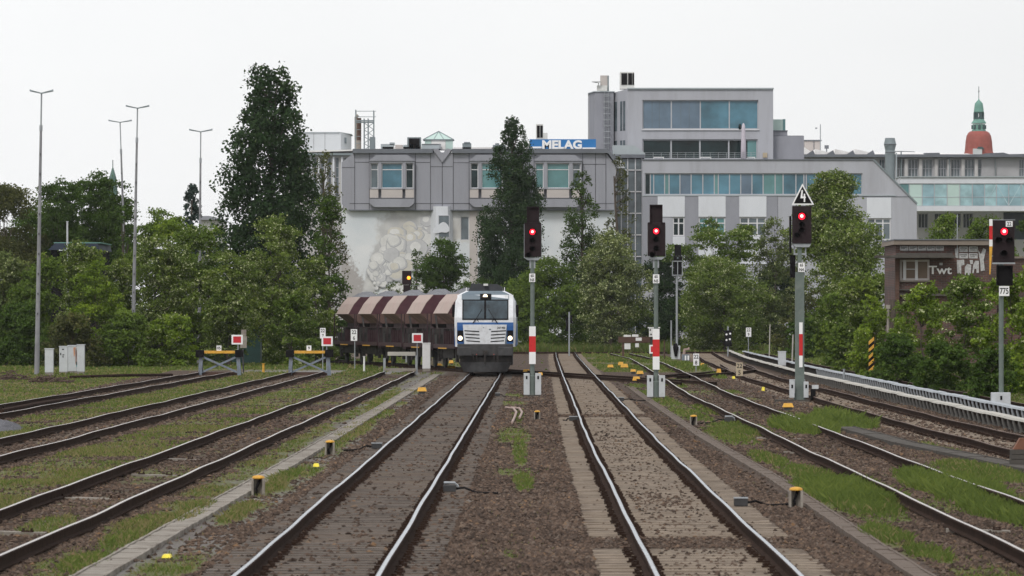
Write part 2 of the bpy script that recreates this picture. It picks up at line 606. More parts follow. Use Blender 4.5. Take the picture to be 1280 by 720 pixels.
def rail_mesh(xs, ys, side, seed, topmat, wob=1., name='rail', zb=.018):
    n = len(xs)
    dx = np.gradient(xs, ys)
    nx, ny = 1 / np.sqrt(1 + dx * dx), -dx / np.sqrt(1 + dx * dx)
    rs = np.random.RandomState(seed)
    wz = np.zeros(n)
    wx = np.zeros(n)
    for per, a in ((31, .009), (15, .006), (8.5, .003)):
        p = rs.rand(2) * 6.28
        wz += a * np.sin(ys / per * 6.28 + p[0])
        wx += a * .55 * np.sin(ys / per * 6.28 * 1.13 + p[1])
    wz *= wob
    wx *= wob
    V = []
    for px, pz in RAILPROF:
        o = side * .7535 + px + wx
        V.append(np.stack([xs + nx * o, ys + ny * o, zb + pz + wz], 1))
    V = np.stack(V, 1).reshape(-1, 3)
    k = len(RAILPROF)
    Fc, mi = [], []
    for i in range(n - 1):
        for j in range(k):
            a, b = i * k + j, i * k + (j + 1) % k
            Fc.append((a, b, b + k, a + k))
            mi.append(1 if j in (7,) else 0)
    me = np_mesh(name, V, np.array(Fc), ['rail_side', topmat], midx=np.array(mi))
    return me


sleeper_src = {}


def sleeper_mesh(kind):
    if kind not in sleeper_src:
        m = MB()
        L = 1.3
        m.add([(-L, -.13, -.14), (L, -.13, -.14), (L, .13, -.14), (-L, .13, -.14),
               (-L, -.13, 0), (L, -.13, 0), (L, .13, 0), (-L, .13, 0)],
              [(0, 3, 2, 1), (4, 5, 6, 7), (0, 1, 5, 4), (1, 2, 6, 5), (2, 3, 7, 6), (3, 0, 4, 7)])
        # base plates with fastenings
        for s in (-1, 1):
            m.slot(1).box(s * .7535 - .17, s * .7535 + .17, -.08, .08, .001, .017)
            for d in (-.12, .12):
                m.box(s * .7535 + d - .03, s * .7535 + d + .03, -.045, .045, .017, .05)
        o = m.build('sleeper', [kind, 'rail_side'])
        me = o.data
        bpy.data.objects.remove(o)
        sleeper_src[kind] = me
    return sleeper_src[kind]


TRACKS = {}


def track(key, label, pts, topmat='rail_top_dull', sleep=None, ymax_parts=None, few=None, seed=1, wob=1., sgap=()):
    xs, ys = curve_pts(pts)
    TRACKS[key] = (xs, ys)
    r = thing('railway_track', label, 'railway track', (float(xs[0]), float(ys[0]), 0), group='railway tracks of the yard')
    off = np.array([xs[0], ys[0], 0])
    for s in (-1, 1):
        me = rail_mesh(xs - xs[0], ys - ys[0], s, seed * 2 + s, topmat, wob)
        o = link('rail', me, r)
    if sleep:
        me = sleeper_mesh(sleep)
        rr = random.Random(seed)
        y = ys[0] + .3
        i = 0
        rest_V, rest_F = [], []
        src = np.array([v.co[:] for v in me.vertices])
        srcF = [tuple(p.vertices) for p in me.polygons]
        srcM = [p.material_index for p in me.polygons]
        rm = []
        while y < ys[-1]:
            x = float(np.interp(y, ys, xs))
            gap = any(a <= y <= b for a, b in sgap)
            ang = -math.atan(float(np.interp(y, ys, np.gradient(xs, ys)))) + rr.uniform(-.008, .008)
            loc = (x - xs[0] + rr.uniform(-.03, .03), y - ys[0], .011 + rr.uniform(-.007, .003) - (.035 if gap else 0))
            if i < 100:
                o = link('sleeper', me, r, loc)
                o.rotation_euler = (0, 0, ang)
            else:
                c, s_ = math.cos(ang), math.sin(ang)
                q = src.copy()
                q[:, 0], q[:, 1] = src[:, 0] * c - src[:, 1] * s_ + loc[0], src[:, 0] * s_ + src[:, 1] * c + loc[1]
                q[:, 2] += loc[2]
                b = len(rest_V) * len(src)
                rest_F += [tuple(k + b for k in f) for f in srcF]
                rest_V.append(q)
                rm += srcM
            i += 1
            y += .6 + rr.uniform(-.02, .02)
        if rest_V:
            me2 = np_mesh('sleepers', np.concatenate(rest_V), np.array(rest_F), [sleep, 'rail_side'], midx=np.array(rm))
            o = link('sleepers', me2, r)
            o['kind'] = 'stuff'
    for (px, py) in (few or ()):
        X, Y = GP(px, py)
        x = float(np.interp(Y, ys, xs))
        o = link('sleeper', sleeper_mesh('concrete'), r, (x - xs[0] - .35 + .2 * math.sin(Y), Y - ys[0], .012))
        o.rotation_euler = (.02, .03, -.03)
        o.scale = (.42 + .1 * math.sin(Y * 3), .7, 1)
    return r


def gp(px, py): return GP(px, py, RT)


near = 44.
track('A', 'track with dark weathered sleepers and shiny rails that carries the white and blue locomotive',
      [(-2.19, near), (-2.15, 51.4), (-1.73, 145), (-1.30, 240), (-1.27, 250), (-1.45, 259), (-3.2, 269.5), (-5.2, 281), (-9.4, 306), (-12, 320)],
      'rail_top', 'sleeper_wood', seed=3)
track('B', 'track with tan concrete sleepers and shiny rails between the two nearest red signals',
      [(2.24, near), (2.26, 51.4), (2.46, 112), (2.76, 162), (3.19, 240), (3.9, 352), (4.3, 400)],
      'rail_top', 'sleeper_tan', seed=4, sgap=((61.0, 64.0), (142, 146), (226, 236)))
track('C', 'siding half buried in brown dirt that ends at the low pale buffer beam',
      [(-6.6, 48), (-6.35, 85), (-6.25, 108), (-6.05, 152), (-5.7, 250)], 'rail_top_dull', seed=5,
      few=[(97, 623), (190, 594), (250, 574), (10, 665)])
track('D', 'siding with grey dust between its rails ending at the buffer stop numbered 9',
      [(-10.8, 80), (-10.65, 110), (-10.5, 160), (-10.25, 250)], 'rail_top_dull', seed=6)
track('E', 'outermost siding on the left, ending at the buffer stop numbered 05',
      [(-15.35, 118), (-15.2, 146), (-15.0, 200), (-14.85, 250)], 'rail_top_dull', seed=7)
track('F', 'grass grown track with rusty rail sides just left of the tallest red signal',
      [(6.58, near), (6.72, 72), (6.77, 97), (6.9, 128), (7.02, 175), (7.8, 240), (8.7, 330), (8.3, 380)], 'rail_top_dull', seed=8,
      few=[(1255, 663), (1015, 548), (1052, 566)])
track('G', 'track on pale sandy ballast alongside the near conductor rail cover',
      [(11.25, 80), (10.95, 102), (10.85, 120), (10.9, 145), (11.5, 230), (13.2, 320), (14.6, 370), (15.8, 410)], 'rail_top_rust', 'sleeper_tan', seed=9)
track('H', 'outermost track at the bushes behind the two conductor rail covers',
      [(15.2, 110), (15.35, 150), (15.75, 200), (17.2, 300), (18.7, 380)], 'rail_top_rust', seed=10)
track('K', 'crossover track cutting diagonally across the middle tracks from behind the locomotive',
      [(-2.7, 271), (-.85, 260), (4.0, 232), (7.2, 213), (7.9, 208.5)], 'rail_top_rust', seed=11, wob=.7)
track('K2', 'short curved connection between the grass grown track and the sandy track',
      [(7.0, 231), (8.4, 237), (10.6, 248), (12.3, 262), (13.0, 290)], 'rail_top_rust', seed=12, wob=.7)


def flat_track():
    # far cross track runs across the view
    r = thing('railway_track', 'far track running across the view in front of the grass bank', 'railway track', (-6, 396, 0), group='railway tracks of the yard')
    for s in (-1, 1):
        m = MB()
        n = 14
        for i in range(n):
            x0, x1 = -6 + 24 * i / n, -6 + 24 * (i + 1) / n
            y0, y1 = 396 + s * .75 + 5 * (i / n), 396 + s * .75 + 5 * ((i + 1) / n)
            m.slot(0).add([(x0, y0 - .04, 0), (x1, y1 - .04, 0), (x1, y1 - .04, .15), (x0, y0 - .04, .15)], [(0, 1, 2, 3)])
            m.add([(x0, y0 + .04, 0), (x1, y1 + .04, 0), (x1, y1 + .04, .15), (x0, y0 + .04, .15)], [(3, 2, 1, 0)])
            m.slot(1).add([(x0, y0 - .04, .15), (x1, y1 - .04, .15), (x1, y1 + .04, .15), (x0, y0 + .04, .15)], [(0, 1, 2, 3)])
        m.build('rail', ['rail_side', 'rail_top_rust'], r)
flat_track()


def loose_rail(label, a, b):
    m = MB()
    m.tube([(a[0], a[1], .06), ((a[0] + b[0]) / 2, (a[1] + b[1]) / 2, .09), (b[0], b[1], .06)], .07, 6)
    o = m.build('old_rail', 'rail_side')
    tag(o, label, 'rail', 'old rails lying in the siding')


loose_rail('dark old rail lying across the grass beside the grey cabinets', GP(88, 473), GP(215, 470))
for i, (p, q) in enumerate((((2, 512), (70, 499)), ((2, 516), (95, 500)))):
    loose_rail(('thin brown spare rail between the rails of the outermost siding, upper of two',
                'thin brown spare rail between the rails of the outermost siding, lower of two')[i], GP(*p), GP(*q))

# ------------------------------------------------------------------ ground masks
def tx(key, Y): return np.interp(Y, TRACKS[key][1], TRACKS[key][0])


def band(x, a, b, soft=.25):
    return np.clip((x - a) / soft + .5, 0, 1) * np.clip((b - x) / soft + .5, 0, 1)


BLOBS = [  # px, py, half width m, half length m, strength, tall
    (1070, 528, 1.7, 9, 1.2, 1), (1005, 535, .9, 9, 1.1, 1), (1040, 520, .7, 4, 1., 1), (1120, 530, .8, 7, 1., 1),
    (925, 536, .9, 9, .9, .3), (885, 512, .5, 12, .7, .2), (1060, 618, .9, 9, 1.1, .5), (1190, 610, .75, 11, 1.2, .7), (1255, 640, .7, 7, 1., .6),
    (1110, 670, .35, 4, .9, .3), (1160, 690, .3, 3, .8, .2), (1230, 590, .8, 8, .8, .3), (1010, 590, .5, 8, .8, .2), (965, 575, .4, 8, .8, .2),
    (650, 560, .22, 16, .75, 0), (655, 600, .2, 7, .8, 0), (648, 520, .25, 18, .5, 0), (640, 690, .15, 2, .4, 0),
    (860, 458, 1.6, 25, .9, .4), (900, 470, 1.0, 14, .9, .3), (780, 450, 2.2, 30, .8, .2), (840, 480, .7, 12, .8, .2), (960, 478, .7, 10, 1., .6),
    (350, 600, .3, 9, .9, .2), (300, 640, .25, 5, .8, .2), (440, 540, .4, 25, .7, .1), (160, 670, .35, 6, .7, .2), (110, 700, .3, 4, .7, .2),
    (120, 590, .5, 8, .5, .1), (60, 655, .35, 4, .6, .1), (480, 500, .5, 25, .7, .1),
    (1180, 560, .5, 8, .5, .1), (240, 640, .3, 5, .8, .2), (580, 455, 1., 20, .5, 0), (700, 448, 1., 20, .3, 0)]


def masks(X, Y):
    """grass, tall, pale sand, grey gravel, dark rust"""
    n1 = vnoise(X, Y, 2.6, 1) * .55 + vnoise(X, Y * .5, .8, 2) * .45
    n2 = vnoise(X, Y * .6, 5., 3)
    n3 = vnoise(X, Y, .45, 4)
    g = np.zeros_like(X)
    g = np.maximum(g, band(X, tx('E', Y) + 1.0, tx('D', Y) - 1.15) * (.2 + 1.0 * n1) * np.where(Y < 262, 1, .3))
    g = np.maximum(g, band(X, tx('D', Y) + 1.15, tx('C', Y) - 1.0) * (-.03 + 1.25 * n1))
    g = np.maximum(g, band(X, tx('C', Y) + .95, -4.62 + .3 * (n2 - .5), .35) * (.0 + 1.0 * n1))
    g = np.maximum(g, band(X, -4.32 + .3 * (n1 - .5), -3.55, .3) * (-.12 + 1.15 * n2 * n1 * 1.5))
    g = np.maximum(g, band(X, 4.9, 5.75, .25) * (-.1 + 1.3 * n2) * (Y < 215))
    g = np.maximum(g, band(X, 7.9, 8.9, .4) * (-.25 + 1.2 * n2) * (Y < 200))
    g = np.maximum(g, band(X, -.4, .5, .4) * (-.35 + 1.0 * n2) * (Y > 75) * (Y < 190))
    for k in 'CF':
        d = np.abs(X - tx(k, Y))
        g = np.maximum(g, (d < .62) * (-.32 + .9 * n2 + .35 * (n1 - .5)))
    # outer land
    out = np.maximum((X < -16.3 - .02 * (Y - 150)) * 1., (X > 16.9 + np.maximum(0, (Y - 230)) * .02) * 1.)
    g = np.maximum(g, out * (.45 + .6 * n1))
    far = np.clip((Y - 268) / 14, 0, 1) * np.clip((X < -6.) + (Y > 400), 0, 1)
    g = np.maximum(g, far * (.4 + .7 * n1))
    g = np.maximum(g, ((X > 4.9) & (X < 11.5) & (Y > 262)) * (.2 + .8 * n2))
    tall = np.zeros_like(X)
    for px, py, rx, ry, st, tl in BLOBS:
        bx, by = GP(px, py)
        q = 1 - ((X - bx) / rx) ** 2 - ((Y - by) / ry) ** 2
        q = np.clip(q * 1.6 + (n1 - .5) * 1.2, 0, 1) * (q > -.4)
        g = np.maximum(g, q * st)
        tall = np.maximum(tall, q * tl)
    for k in 'ABG':
        d = np.abs(X - tx(k, Y))
        g = np.where((d < 1.32) & (Y < 400), g * .0, g)
    g = np.clip(g, 0, 1.2)
    sand = np.zeros_like(X)
    dG = np.abs(X - tx('G', Y))
    sand = np.maximum(sand, band(dG, -1, 1.35, .3) * .85)
    dD = np.abs(X - tx('D', Y))
    sand = np.maximum(sand, band(dD, -1, .5, .4) * .42)
    dE = np.abs(X - tx('E', Y))
    sand = np.maximum(sand, band(dE, -1, .5, .4) * .30)
    sand = np.maximum(sand, band(X, tx('D', Y) + 1.0, tx('C', Y) - 1.0) * .45 * (n2 > .5))
    dB = np.abs(X - tx('B', Y))
    sand = np.maximum(sand, band(dB, -1, 1.28, .1) * (.62 + .3 * n1) * (1 - .75 * ((Y > 61) & (Y < 64)) - .75 * ((Y > 142) & (Y < 146))))
    dA = np.abs(X - tx('A', Y))
    sand = np.maximum(sand, band(dA, -1, 1.28, .1) * (.16 + .2 * n1))
    grey = band(X, -5.2, -3.5, .3) * (.45 + .5 * n2) * (Y < 262)
    bx, by = GP(5, 537)
    grey = np.maximum(grey, np.clip(1.3 - ((X - bx) / 1.0) ** 2 - ((Y - by) / 8) ** 2, 0, 1))
    grey = np.maximum(grey, ((X < -6) & (X > -14.5) & (Y > 255) & (Y < 280)) * .9)
    return g, tall, np.clip(sand, 0, 1), np.clip(grey, 0, 1)


def ground_h(X, Y):
    h = (vnoise(X, Y, 1.7, 8) - .5) * .05 + (vnoise(X, Y, .5, 9) - .5) * .02
    near_rail = np.zeros_like(X)
    for k in 'ABG':
        near_rail = np.maximum(near_rail, band(np.abs(X - tx(k, Y)), -1, 1.5, .5))
    h = h * (1 - .75 * near_rail) - .022 * (1 - near_rail) + .006 * near_rail
    h = h + np.clip((np.abs(Y - 418) < 40) * 1., 0, 1) * 0
    h = h + np.clip((Y - 404) / 12, 0, 1) * np.clip((X + 4) / 8, 0, 1) * .45      # low grass bank at the back
    h = h + np.clip((X - 17.8 - np.maximum(0, Y - 230) * .02) / 3, 0, 1) * .35
    return h


def ground():
    xs = np.concatenate([[-3000, -1200, -500, -220, -120, -75, -50, -40, -34, -30, -27], np.arange(-25, 24, .2), [24.5, 26, 29, 33, 38, 46, 60, 90, 160, 350, 900, 3000]])
    ys = np.concatenate([[-60, 0, 25, 38], np.arange(44, 130, .4), np.arange(130, 300, 1.2), np.arange(300, 480, 3.), [500, 540, 600, 700, 850, 1100, 1600, 2500, 4500]])
    X, Y = np.meshgrid(xs, ys)
    g, tall, sand, grey = masks(X, Y)
    V = np.stack([X, Y, ground_h(X, Y)], 2).reshape(-1, 3)
    nx, ny = len(xs), len(ys)
    I = np.arange(nx * ny).reshape(ny, nx)
    Fc = np.stack([I[:-1, :-1], I[:-1, 1:], I[1:, 1:], I[1:, :-1]], 2).reshape(-1, 4)
    m, nt, b, o = new_mat('yard ground')
    co = objco(nt)
    at = nt.nodes.new('ShaderNodeAttribute')
    at.attribute_name = 'zone'
    sp = nt.nodes.new('ShaderNodeSeparateColor')
    nt.links.new(at.outputs['Color'], sp.inputs[0])
    nb = noise(nt, co, 14, 6, .75)
    nbig = noise(nt, co, .35, 4, .6)
    vor = nt.nodes.new('ShaderNodeTexVoronoi')
    vor.inputs['Scale'].default_value = 16
    nt.links.new(co, vor.inputs['Vector'])
    stone = ramp(nt, vor.outputs['Color'], [(.05, (.037, .026, .021)), (.45, (.082, .057, .044)), (.75, (.122, .085, .063)), (1., (.17, .14, .118))])
    stone = mixrgb(nt, ramp(nt, nbig, [(.35, 0.), (.7, .5)]), stone, (.048, .035, .030))
    sandc = ramp(nt, nb, [(.25, (.13, .10, .078)), (.5, (.24, .195, .150)), (.8, (.31, .258, .20))])
    greyc = ramp(nt, nb, [(.25, (.12, .115, .11)), (.55, (.22, .21, .20)), (.8, (.30, .29, .28))])
    grassc = ramp(nt, nb, [(.25, (.07, .078, .032)), (.5, (.115, .125, .048)), (.8, (.19, .150, .085))])
    sandc = mixrgb(nt, ramp(nt, noise(nt, co, 1.5, 6, .7, (1, .55, 1)), [(.46, 0.), (.66, .8)]), sandc, (.10, .075, .058))
    c = mixrgb(nt, sp.outputs[1], stone, sandc)
    c = mixrgb(nt, sp.outputs[2], c, greyc)
    ad = nt.nodes.new('ShaderNodeMath')
    ad.operation = 'MULTIPLY_ADD'
    nt.links.new(noise(nt, co, 5, 5, .7), ad.inputs[0])
    ad.inputs[1].default_value = 1.3
    nt.links.new(sp.outputs[0], ad.inputs[2])
    gf = ramp(nt, ad.outputs[0], [(.80, 0.), (1.25, 1.)])
    c = mixrgb(nt, gf, c, grassc)
    nt.links.new(c, b.inputs['Base Color'])
    b.inputs['Roughness'].default_value = .95
    b.inputs['Specular IOR Level'].default_value = .15
    bp = nt.nodes.new('ShaderNodeBump')
    bp.inputs['Strength'].default_value = .9
    bp.inputs['Distance'].default_value = .04
    nt.links.new(vor.outputs['Distance'], bp.inputs['Height'])
    nt.links.new(bp.outputs[0], b.inputs['Normal'])
    me = np_mesh('ground', V, Fc, [m], smooth=True)
    a = me.attributes.new('zone', 'FLOAT_COLOR', 'POINT')
    colr = np.stack([np.clip(g, 0, 1), sand, grey, np.ones_like(g)], 2).reshape(-1, 4)
    a.data.foreach_set('color', colr.astype(np.float32).ravel())
    o = link('ground', me)
    o['kind'] = 'structure'


ground()


# ------------------------------------------------------------------ loose ballast stones
def stones():
    m, nt, b, o = new_mat('ballast stones')
    at = nt.nodes.new('ShaderNodeAttribute')
    at.attribute_name = 'tint'
    c = ramp(nt, at.outputs['Fac'], [(0., (.031, .022, .017)), (.35, (.076, .053, .041)), (.58, (.122, .082, .060)), (.75, (.138, .108, .088)), (.88, (.20, .118, .064)), (.96, (.16, .14, .125)), (1., (.30, .26, .23))])
    nt.links.new(c, b.inputs['Base Color'])
    b.inputs['Roughness'].default_value = .9
    b.inputs['Specular IOR Level'].default_value = .2
    Xs, Ys = [], []
    for (y0, y1, dens) in ((47, 62, 230), (62, 80, 170), (80, 110, 95), (110, 160, 38), (160, 245, 12)):
        w = y1 * 640 / F + .4
        n = int(2 * w * (y1 - y0) * dens)
        Xs.append(RNG.uniform(-w, w, n))
        Ys.append(RNG.uniform(y0, y1, n))
    X = np.concatenate(Xs)
    Y = np.concatenate(Ys)
    g, tall, sand, grey = masks(X, Y)
    dA, dB, dG = (np.abs(X - tx(k, Y)) for k in 'ABG')
    p = np.full(len(X), 1.)
    p = np.where(g > .35, p * .18, p)
    p = np.where(grey > .5, p * .25, p)
    p = np.where((dA < 1.32), np.where(dA < .62, .05, .08), p)
    p = np.where((dB < 1.32), np.where(dB < .5, .11 + .5 * np.clip(vnoise(X, Y * .4, 2.2, 41) - .5, 0, 1), .008), p)
    p = np.where((dB < 1.32) & (((Y > 61) & (Y < 64)) | ((Y > 142) & (Y < 146))), .9, p)
    p = np.where(dG < 1.2, .25, p)
    for k in 'CDE':
        p = np.where(np.abs(X - tx(k, Y)) < .62, p * .45, p)
    p = np.where((X > -4.95) & (X < -4.15) & (Y < 250), .05, p)
    p = np.where((X > 4.35) & (X < 4.85), .05, p)
    keep = RNG.uniform(size=len(X)) < p
    X, Y = X[keep], Y[keep]
    n = len(X)
    # light random blocky stone: jittered octahedron
    base = np.array([(1, 0, 0), (0, 1, 0), (-1, 0, 0), (0, -1, 0), (0, 0, 1), (0, 0, -1)], float)
    V = base[None] + RNG.normal(0, .22, (n, 6, 3))
    a = RNG.uniform(0, 6.28, n)
    ca, sa = np.cos(a), np.sin(a)
    x = V[:, :, 0] * ca[:, None] - V[:, :, 1] * sa[:, None]
    y = V[:, :, 0] * sa[:, None] + V[:, :, 1] * ca[:, None]
    s = RNG.uniform(.020, .040, n) * np.where(Y > 110, 1.35, 1.)
    big = RNG.uniform(size=n) < .03
    s = np.where(big, s * 1.5, s) * np.where(np.abs(X - tx('B', Y)) < 1.3, .72, 1.)
    fl = RNG.uniform(.55, .9, n)
    z0 = ground_h(X, Y)
    V = np.stack([x * s[:, None] * 1.15 + X[:, None], y * s[:, None] + Y[:, None], V[:, :, 2] * (s * fl)[:, None] + (z0 + s * .25)[:, None]], 2).reshape(-1, 3)
    T = np.array([(0, 1, 4), (1, 2, 4), (2, 3, 4), (3, 0, 4), (1, 0, 5), (2, 1, 5), (3, 2, 5), (0, 3, 5)])
    Fc = (np.arange(n)[:, None, None] * 6 + T[None]).reshape(-1, 3)
    zone = vnoise(X, Y, 3., 21)
    tint = np.clip(RNG.beta(2, 2.6, n) * .95 + (zone - .5) * .25, 0, 1)
    me = np_mesh('ballast', V, Fc, [m], tint=np.repeat(tint, 8))
    o = link('ballast', me)
    tag(o, 'loose brown ballast stones strewn between the tracks', 'ballast', kind='stuff')
    print('stones', n)


stones()


# ------------------------------------------------------------------ grass
def grass():
    M['grass_blade'] = leaf_mat('grass blades', (.128, .170, .048), .40, dry=(.27, .225, .11))
    Xs, Ys = [], []
    for (y0, y1, dens) in ((47, 65, 620), (65, 90, 440), (90, 130, 230), (130, 190, 90), (190, 270, 32), (270, 420, 12)):
        w = y1 * 640 / F + .5
        n = int(2 * w * (y1 - y0) * dens)
        Xs.append(RNG.uniform(-w, w, n))
        Ys.append(RNG.uniform(y0, y1, n))
    X, Y = np.concatenate(Xs), np.concatenate(Ys)
    g, tall, sand, grey = masks(X, Y)
    p = np.clip((g - .16) * 1.35, 0, 1) ** 1.5
    dm = np.minimum(np.minimum(np.abs(X - tx('A', Y)), np.abs(X - tx('B', Y))), np.abs(X - tx('G', Y)))
    p = np.maximum(p, .05 * (vnoise(X, Y, .35, 51) > .80) * (dm > 1.5))
    keep = RNG.uniform(size=len(X)) < p
    X, Y, g, tall = X[keep], Y[keep], g[keep], tall[keep]
    n = len(X)
    h = RNG.uniform(.02, .065, n) * (1 + np.clip(g - .4, 0, 1)) + tall * RNG.uniform(.06, .26, n)
    h *= np.where(Y > 250, 1.8, 1.) * np.where(Y > 395, 2.2, 1.)
    w = np.where(Y < 90, .010, np.where(Y < 130, .016, np.where(Y < 190, .03, np.where(Y < 270, .05, .09))))
    a = RNG.uniform(0, 6.28, n)
    lean = RNG.normal(0, .45, (n, 2)) * h[:, None]
    z0 = ground_h(X, Y) - .01
    dx, dy = np.cos(a) * w, np.sin(a) * w
    B0 = np.stack([X - dx, Y - dy, z0], 1)
    B1 = np.stack([X + dx, Y + dy, z0], 1)
    Tm = np.stack([X + lean[:, 0] * .4 + dx * .7, Y + lean[:, 1] * .4 + dy * .7, z0 + h * .6], 1)
    Tt = np.stack([X + lean[:, 0], Y + lean[:, 1], z0 + h], 1)
    V = np.stack([B0, B1, Tm, Tt], 1).reshape(-1, 3)
    Fc = np.arange(n * 4).reshape(n, 4)
    zone = vnoise(X, Y * .5, 1.6, 31) * .6 + vnoise(X, Y, .5, 32) * .4
    dryz = np.clip((.62 - g) * 2.2, 0, 1) * (tall < .2)
    tint = np.clip(.25 + .5 * zone + RNG.normal(0, .12, n), 0, .9)
    isdry = RNG.uniform(size=n) < .16 + .6 * dryz * (vnoise(X, Y, 3.1, 33) > .42)
    isdry |= (X < -3.4) & (Y < 265) & (RNG.uniform(size=n) < .14 + .36 * (vnoise(X, Y * .4, 2.3, 35) > .52))
    tint = np.where(isdry, 1., tint)
    tint = np.where(tall > .35, np.clip(tint, 0, .75), tint)
    me = np_mesh('grass', V, Fc, ['grass_blade'], tint=tint)
    o = link('grass', me)
    tag(o, 'green and dry tufts of grass growing between the tracks', 'grass', kind='stuff')
    print('blades', n)


grass()

# ------------------------------------------------------------------ cable troughs
def trough(label, pts, w, matname, L=.5, h=.06):
    m = MB()
    pts = np.array(pts)
    pts = pts[np.argsort(pts[:, 1])]
    y = pts[0, 1]
    rr = random.Random(3)
    x0 = float(pts[0, 0])
    while y < pts[-1, 1]:
        x = float(np.interp(y, pts[:, 1], pts[:, 0]))
        x2 = float(np.interp(y + L, pts[:, 1], pts[:, 0]))
        j = rr.uniform(-.012, .012)
        dz = rr.uniform(-.006, .006)
        x += j
        x2 += j
        k = w * .42
        m.add([(x - w / 2, y, -.1), (x + w / 2, y, -.1), (x2 + w / 2, y + L - .02, -.1), (x2 - w / 2, y + L - .02, -.1),
               (x - k, y, h + dz), (x + k, y, h + dz), (x2 + k, y + L - .02, h + dz), (x2 - k, y + L - .02, h + dz)],
              [(4, 5, 6, 7), (0, 1, 5, 4), (1, 2, 6, 5), (2, 3, 7, 6), (3, 0, 4, 7)])
        # raised lip on each side of the channel
        for s in (-1, 1):
            a, b = x + s * w * .5, x2 + s * w * .5
            m.add([(a - .018, y, -.1), (a + .018, y, -.1), (b + .018, y + L, -.1), (b - .018, y + L, -.1),
                   (a - .018, y, h + .012), (a + .018, y, h + .012), (b + .018, y + L, h + .012), (b - .018, y + L, h + .012)],
                  [(4, 5, 6, 7), (0, 1, 5, 4), (1, 2, 6, 5), (3, 0, 4, 7)])
        y += L
    o = m.build('cable_trough', matname)
    tag(o, label, 'cable trough', 'concrete cable troughs')


trough('wide pale concrete cable trough with slab covers beside the dirt siding', [(-4.72, near), (-4.66, 51), (-4.42, 85), (-4.3, 108), (-3.85, 235), (-3.8, 250)], .34, 'concrete', .5, .03)
trough('narrow grey concrete cable trough between the tan sleeper track and the grass grown track', [(4.5, near), (4.53, 63), (4.66, 88), (4.58, 118), (4.75, 175), (4.9, 205)], .22, 'trough_brown', .5, .02)
trough('dark dirty cable trough between the grass grown track and the sandy track', [(9.75, 92), (9.3, 102), (8.85, 112), (8.6, 128)], .5, 'concrete_dark', 1., .05)


# ------------------------------------------------------------------ conductor rail covers
def conductor(label, pts, matname, bracket, wide, hgt, y0):
    pts = np.array(pts)
    pts = pts[np.argsort(pts[:, 1])]
    r = thing('conductor_rail', label, 'conductor rail', (float(pts[0, 0]), float(pts[0, 1]), 0), group='covered conductor rails of the suburban line')
    m = MB()
    ys = np.arange(pts[0, 1], pts[-1, 1], 3.)
    xs = np.interp(ys, pts[:, 1], pts[:, 0])
    rr = random.Random(5)
    for i in range(len(ys) - 1):
        a, b = xs[i], xs[i + 1]
        z = hgt + rr.uniform(-.012, .012)
        w = wide
        m.add([(a - w, ys[i], z - .05), (a + w, ys[i], z - .05), (b + w, ys[i + 1] - .02, z - .05), (b - w, ys[i + 1] - .02, z - .05),
               (a - w * .8, ys[i], z), (a + w * .8, ys[i], z + .01), (b + w * .8, ys[i + 1] - .02, z + .01), (b - w * .8, ys[i + 1] - .02, z)],
              [(0, 3, 2, 1), (4, 5, 6, 7), (0, 1, 5, 4), (1, 2, 6, 5), (2, 3, 7, 6), (3, 0, 4, 7)])
    m.build('cover', matname, r)
    m = MB()
    for i in range(len(ys) - 1):
        a, b = xs[i], xs[i + 1]
        for dx, dz, hh in ((0, .19, .09),):
            m.add([(a - .04, ys[i], dz), (b - .04, ys[i + 1], dz), (b - .04, ys[i + 1], dz + hh), (a - .04, ys[i], dz + hh),
                   (a + .04, ys[i], dz), (b + .04, ys[i + 1], dz), (b + .04, ys[i + 1], dz + hh), (a + .04, ys[i], dz + hh)],
                  [(3, 2, 1, 0), (4, 5, 6, 7), (2, 3, 7, 6)])
    m.build('live_rail', 'rail_side', r)
    m = MB()
    for i in range(len(ys) - 1):
        a, b = xs[i] + wide * .75, xs[i + 1] + wide * .75
        m.add([(a, ys[i], -.05), (b, ys[i + 1], -.05), (b, ys[i + 1], hgt - .052), (a, ys[i], hgt - .052), (a + .03, ys[i], -.05), (b + .03, ys[i + 1], -.05), (b + .03, ys[i + 1], hgt - .052), (a + .03, ys[i], hgt - .052)], [(3, 2, 1, 0), (4, 5, 6, 7)])
    m.build('back_board', 'concrete_dark', r)
    yy = np.arange(pts[0, 1] + .5, pts[-1, 1], 1.5)
    mb = MB()
    mb.prism([(-wide, hgt - .051), (-wide + .035, hgt - .051), (-wide * .2, .05), (wide * .6, .02), (wide * .6, -.05), (-wide * .8, -.05), (-wide * .7, .05), (-wide + .0, .22)][::-1], -.06, .06)
    src = mb.build('bracket', bracket, r, local=True)
    me = src.data
    bpy.data.objects.remove(src)
    rest = MB()
    for i, y in enumerate(yy):
        x = float(np.interp(y, pts[:, 1], pts[:, 0]))
        loc = (x - pts[0, 0], y - pts[0, 1], 0)
        if i < 100:
            link('bracket', me, r, loc)
    return r


conductor('near conductor rail under a long pale cover with curved grey brackets beside the sandy track',
          [(12.9, 85), (12.85, 105), (12.75, 122), (12.95, 150), (13.6, 230), (15.2, 320), (16.6, 370), (17.3, 395)], 'rail_hood', 'bracket_grey', .14, .34, 0)
conductor('second conductor rail under a blue grey cover behind the near pale one',
          [(14.1, 100), (14.2, 135), (14.7, 185), (15.6, 260), (17.0, 340), (17.8, 380)], 'rail_hood_blue', 'rail_hood_blue', .13, .36, 0)


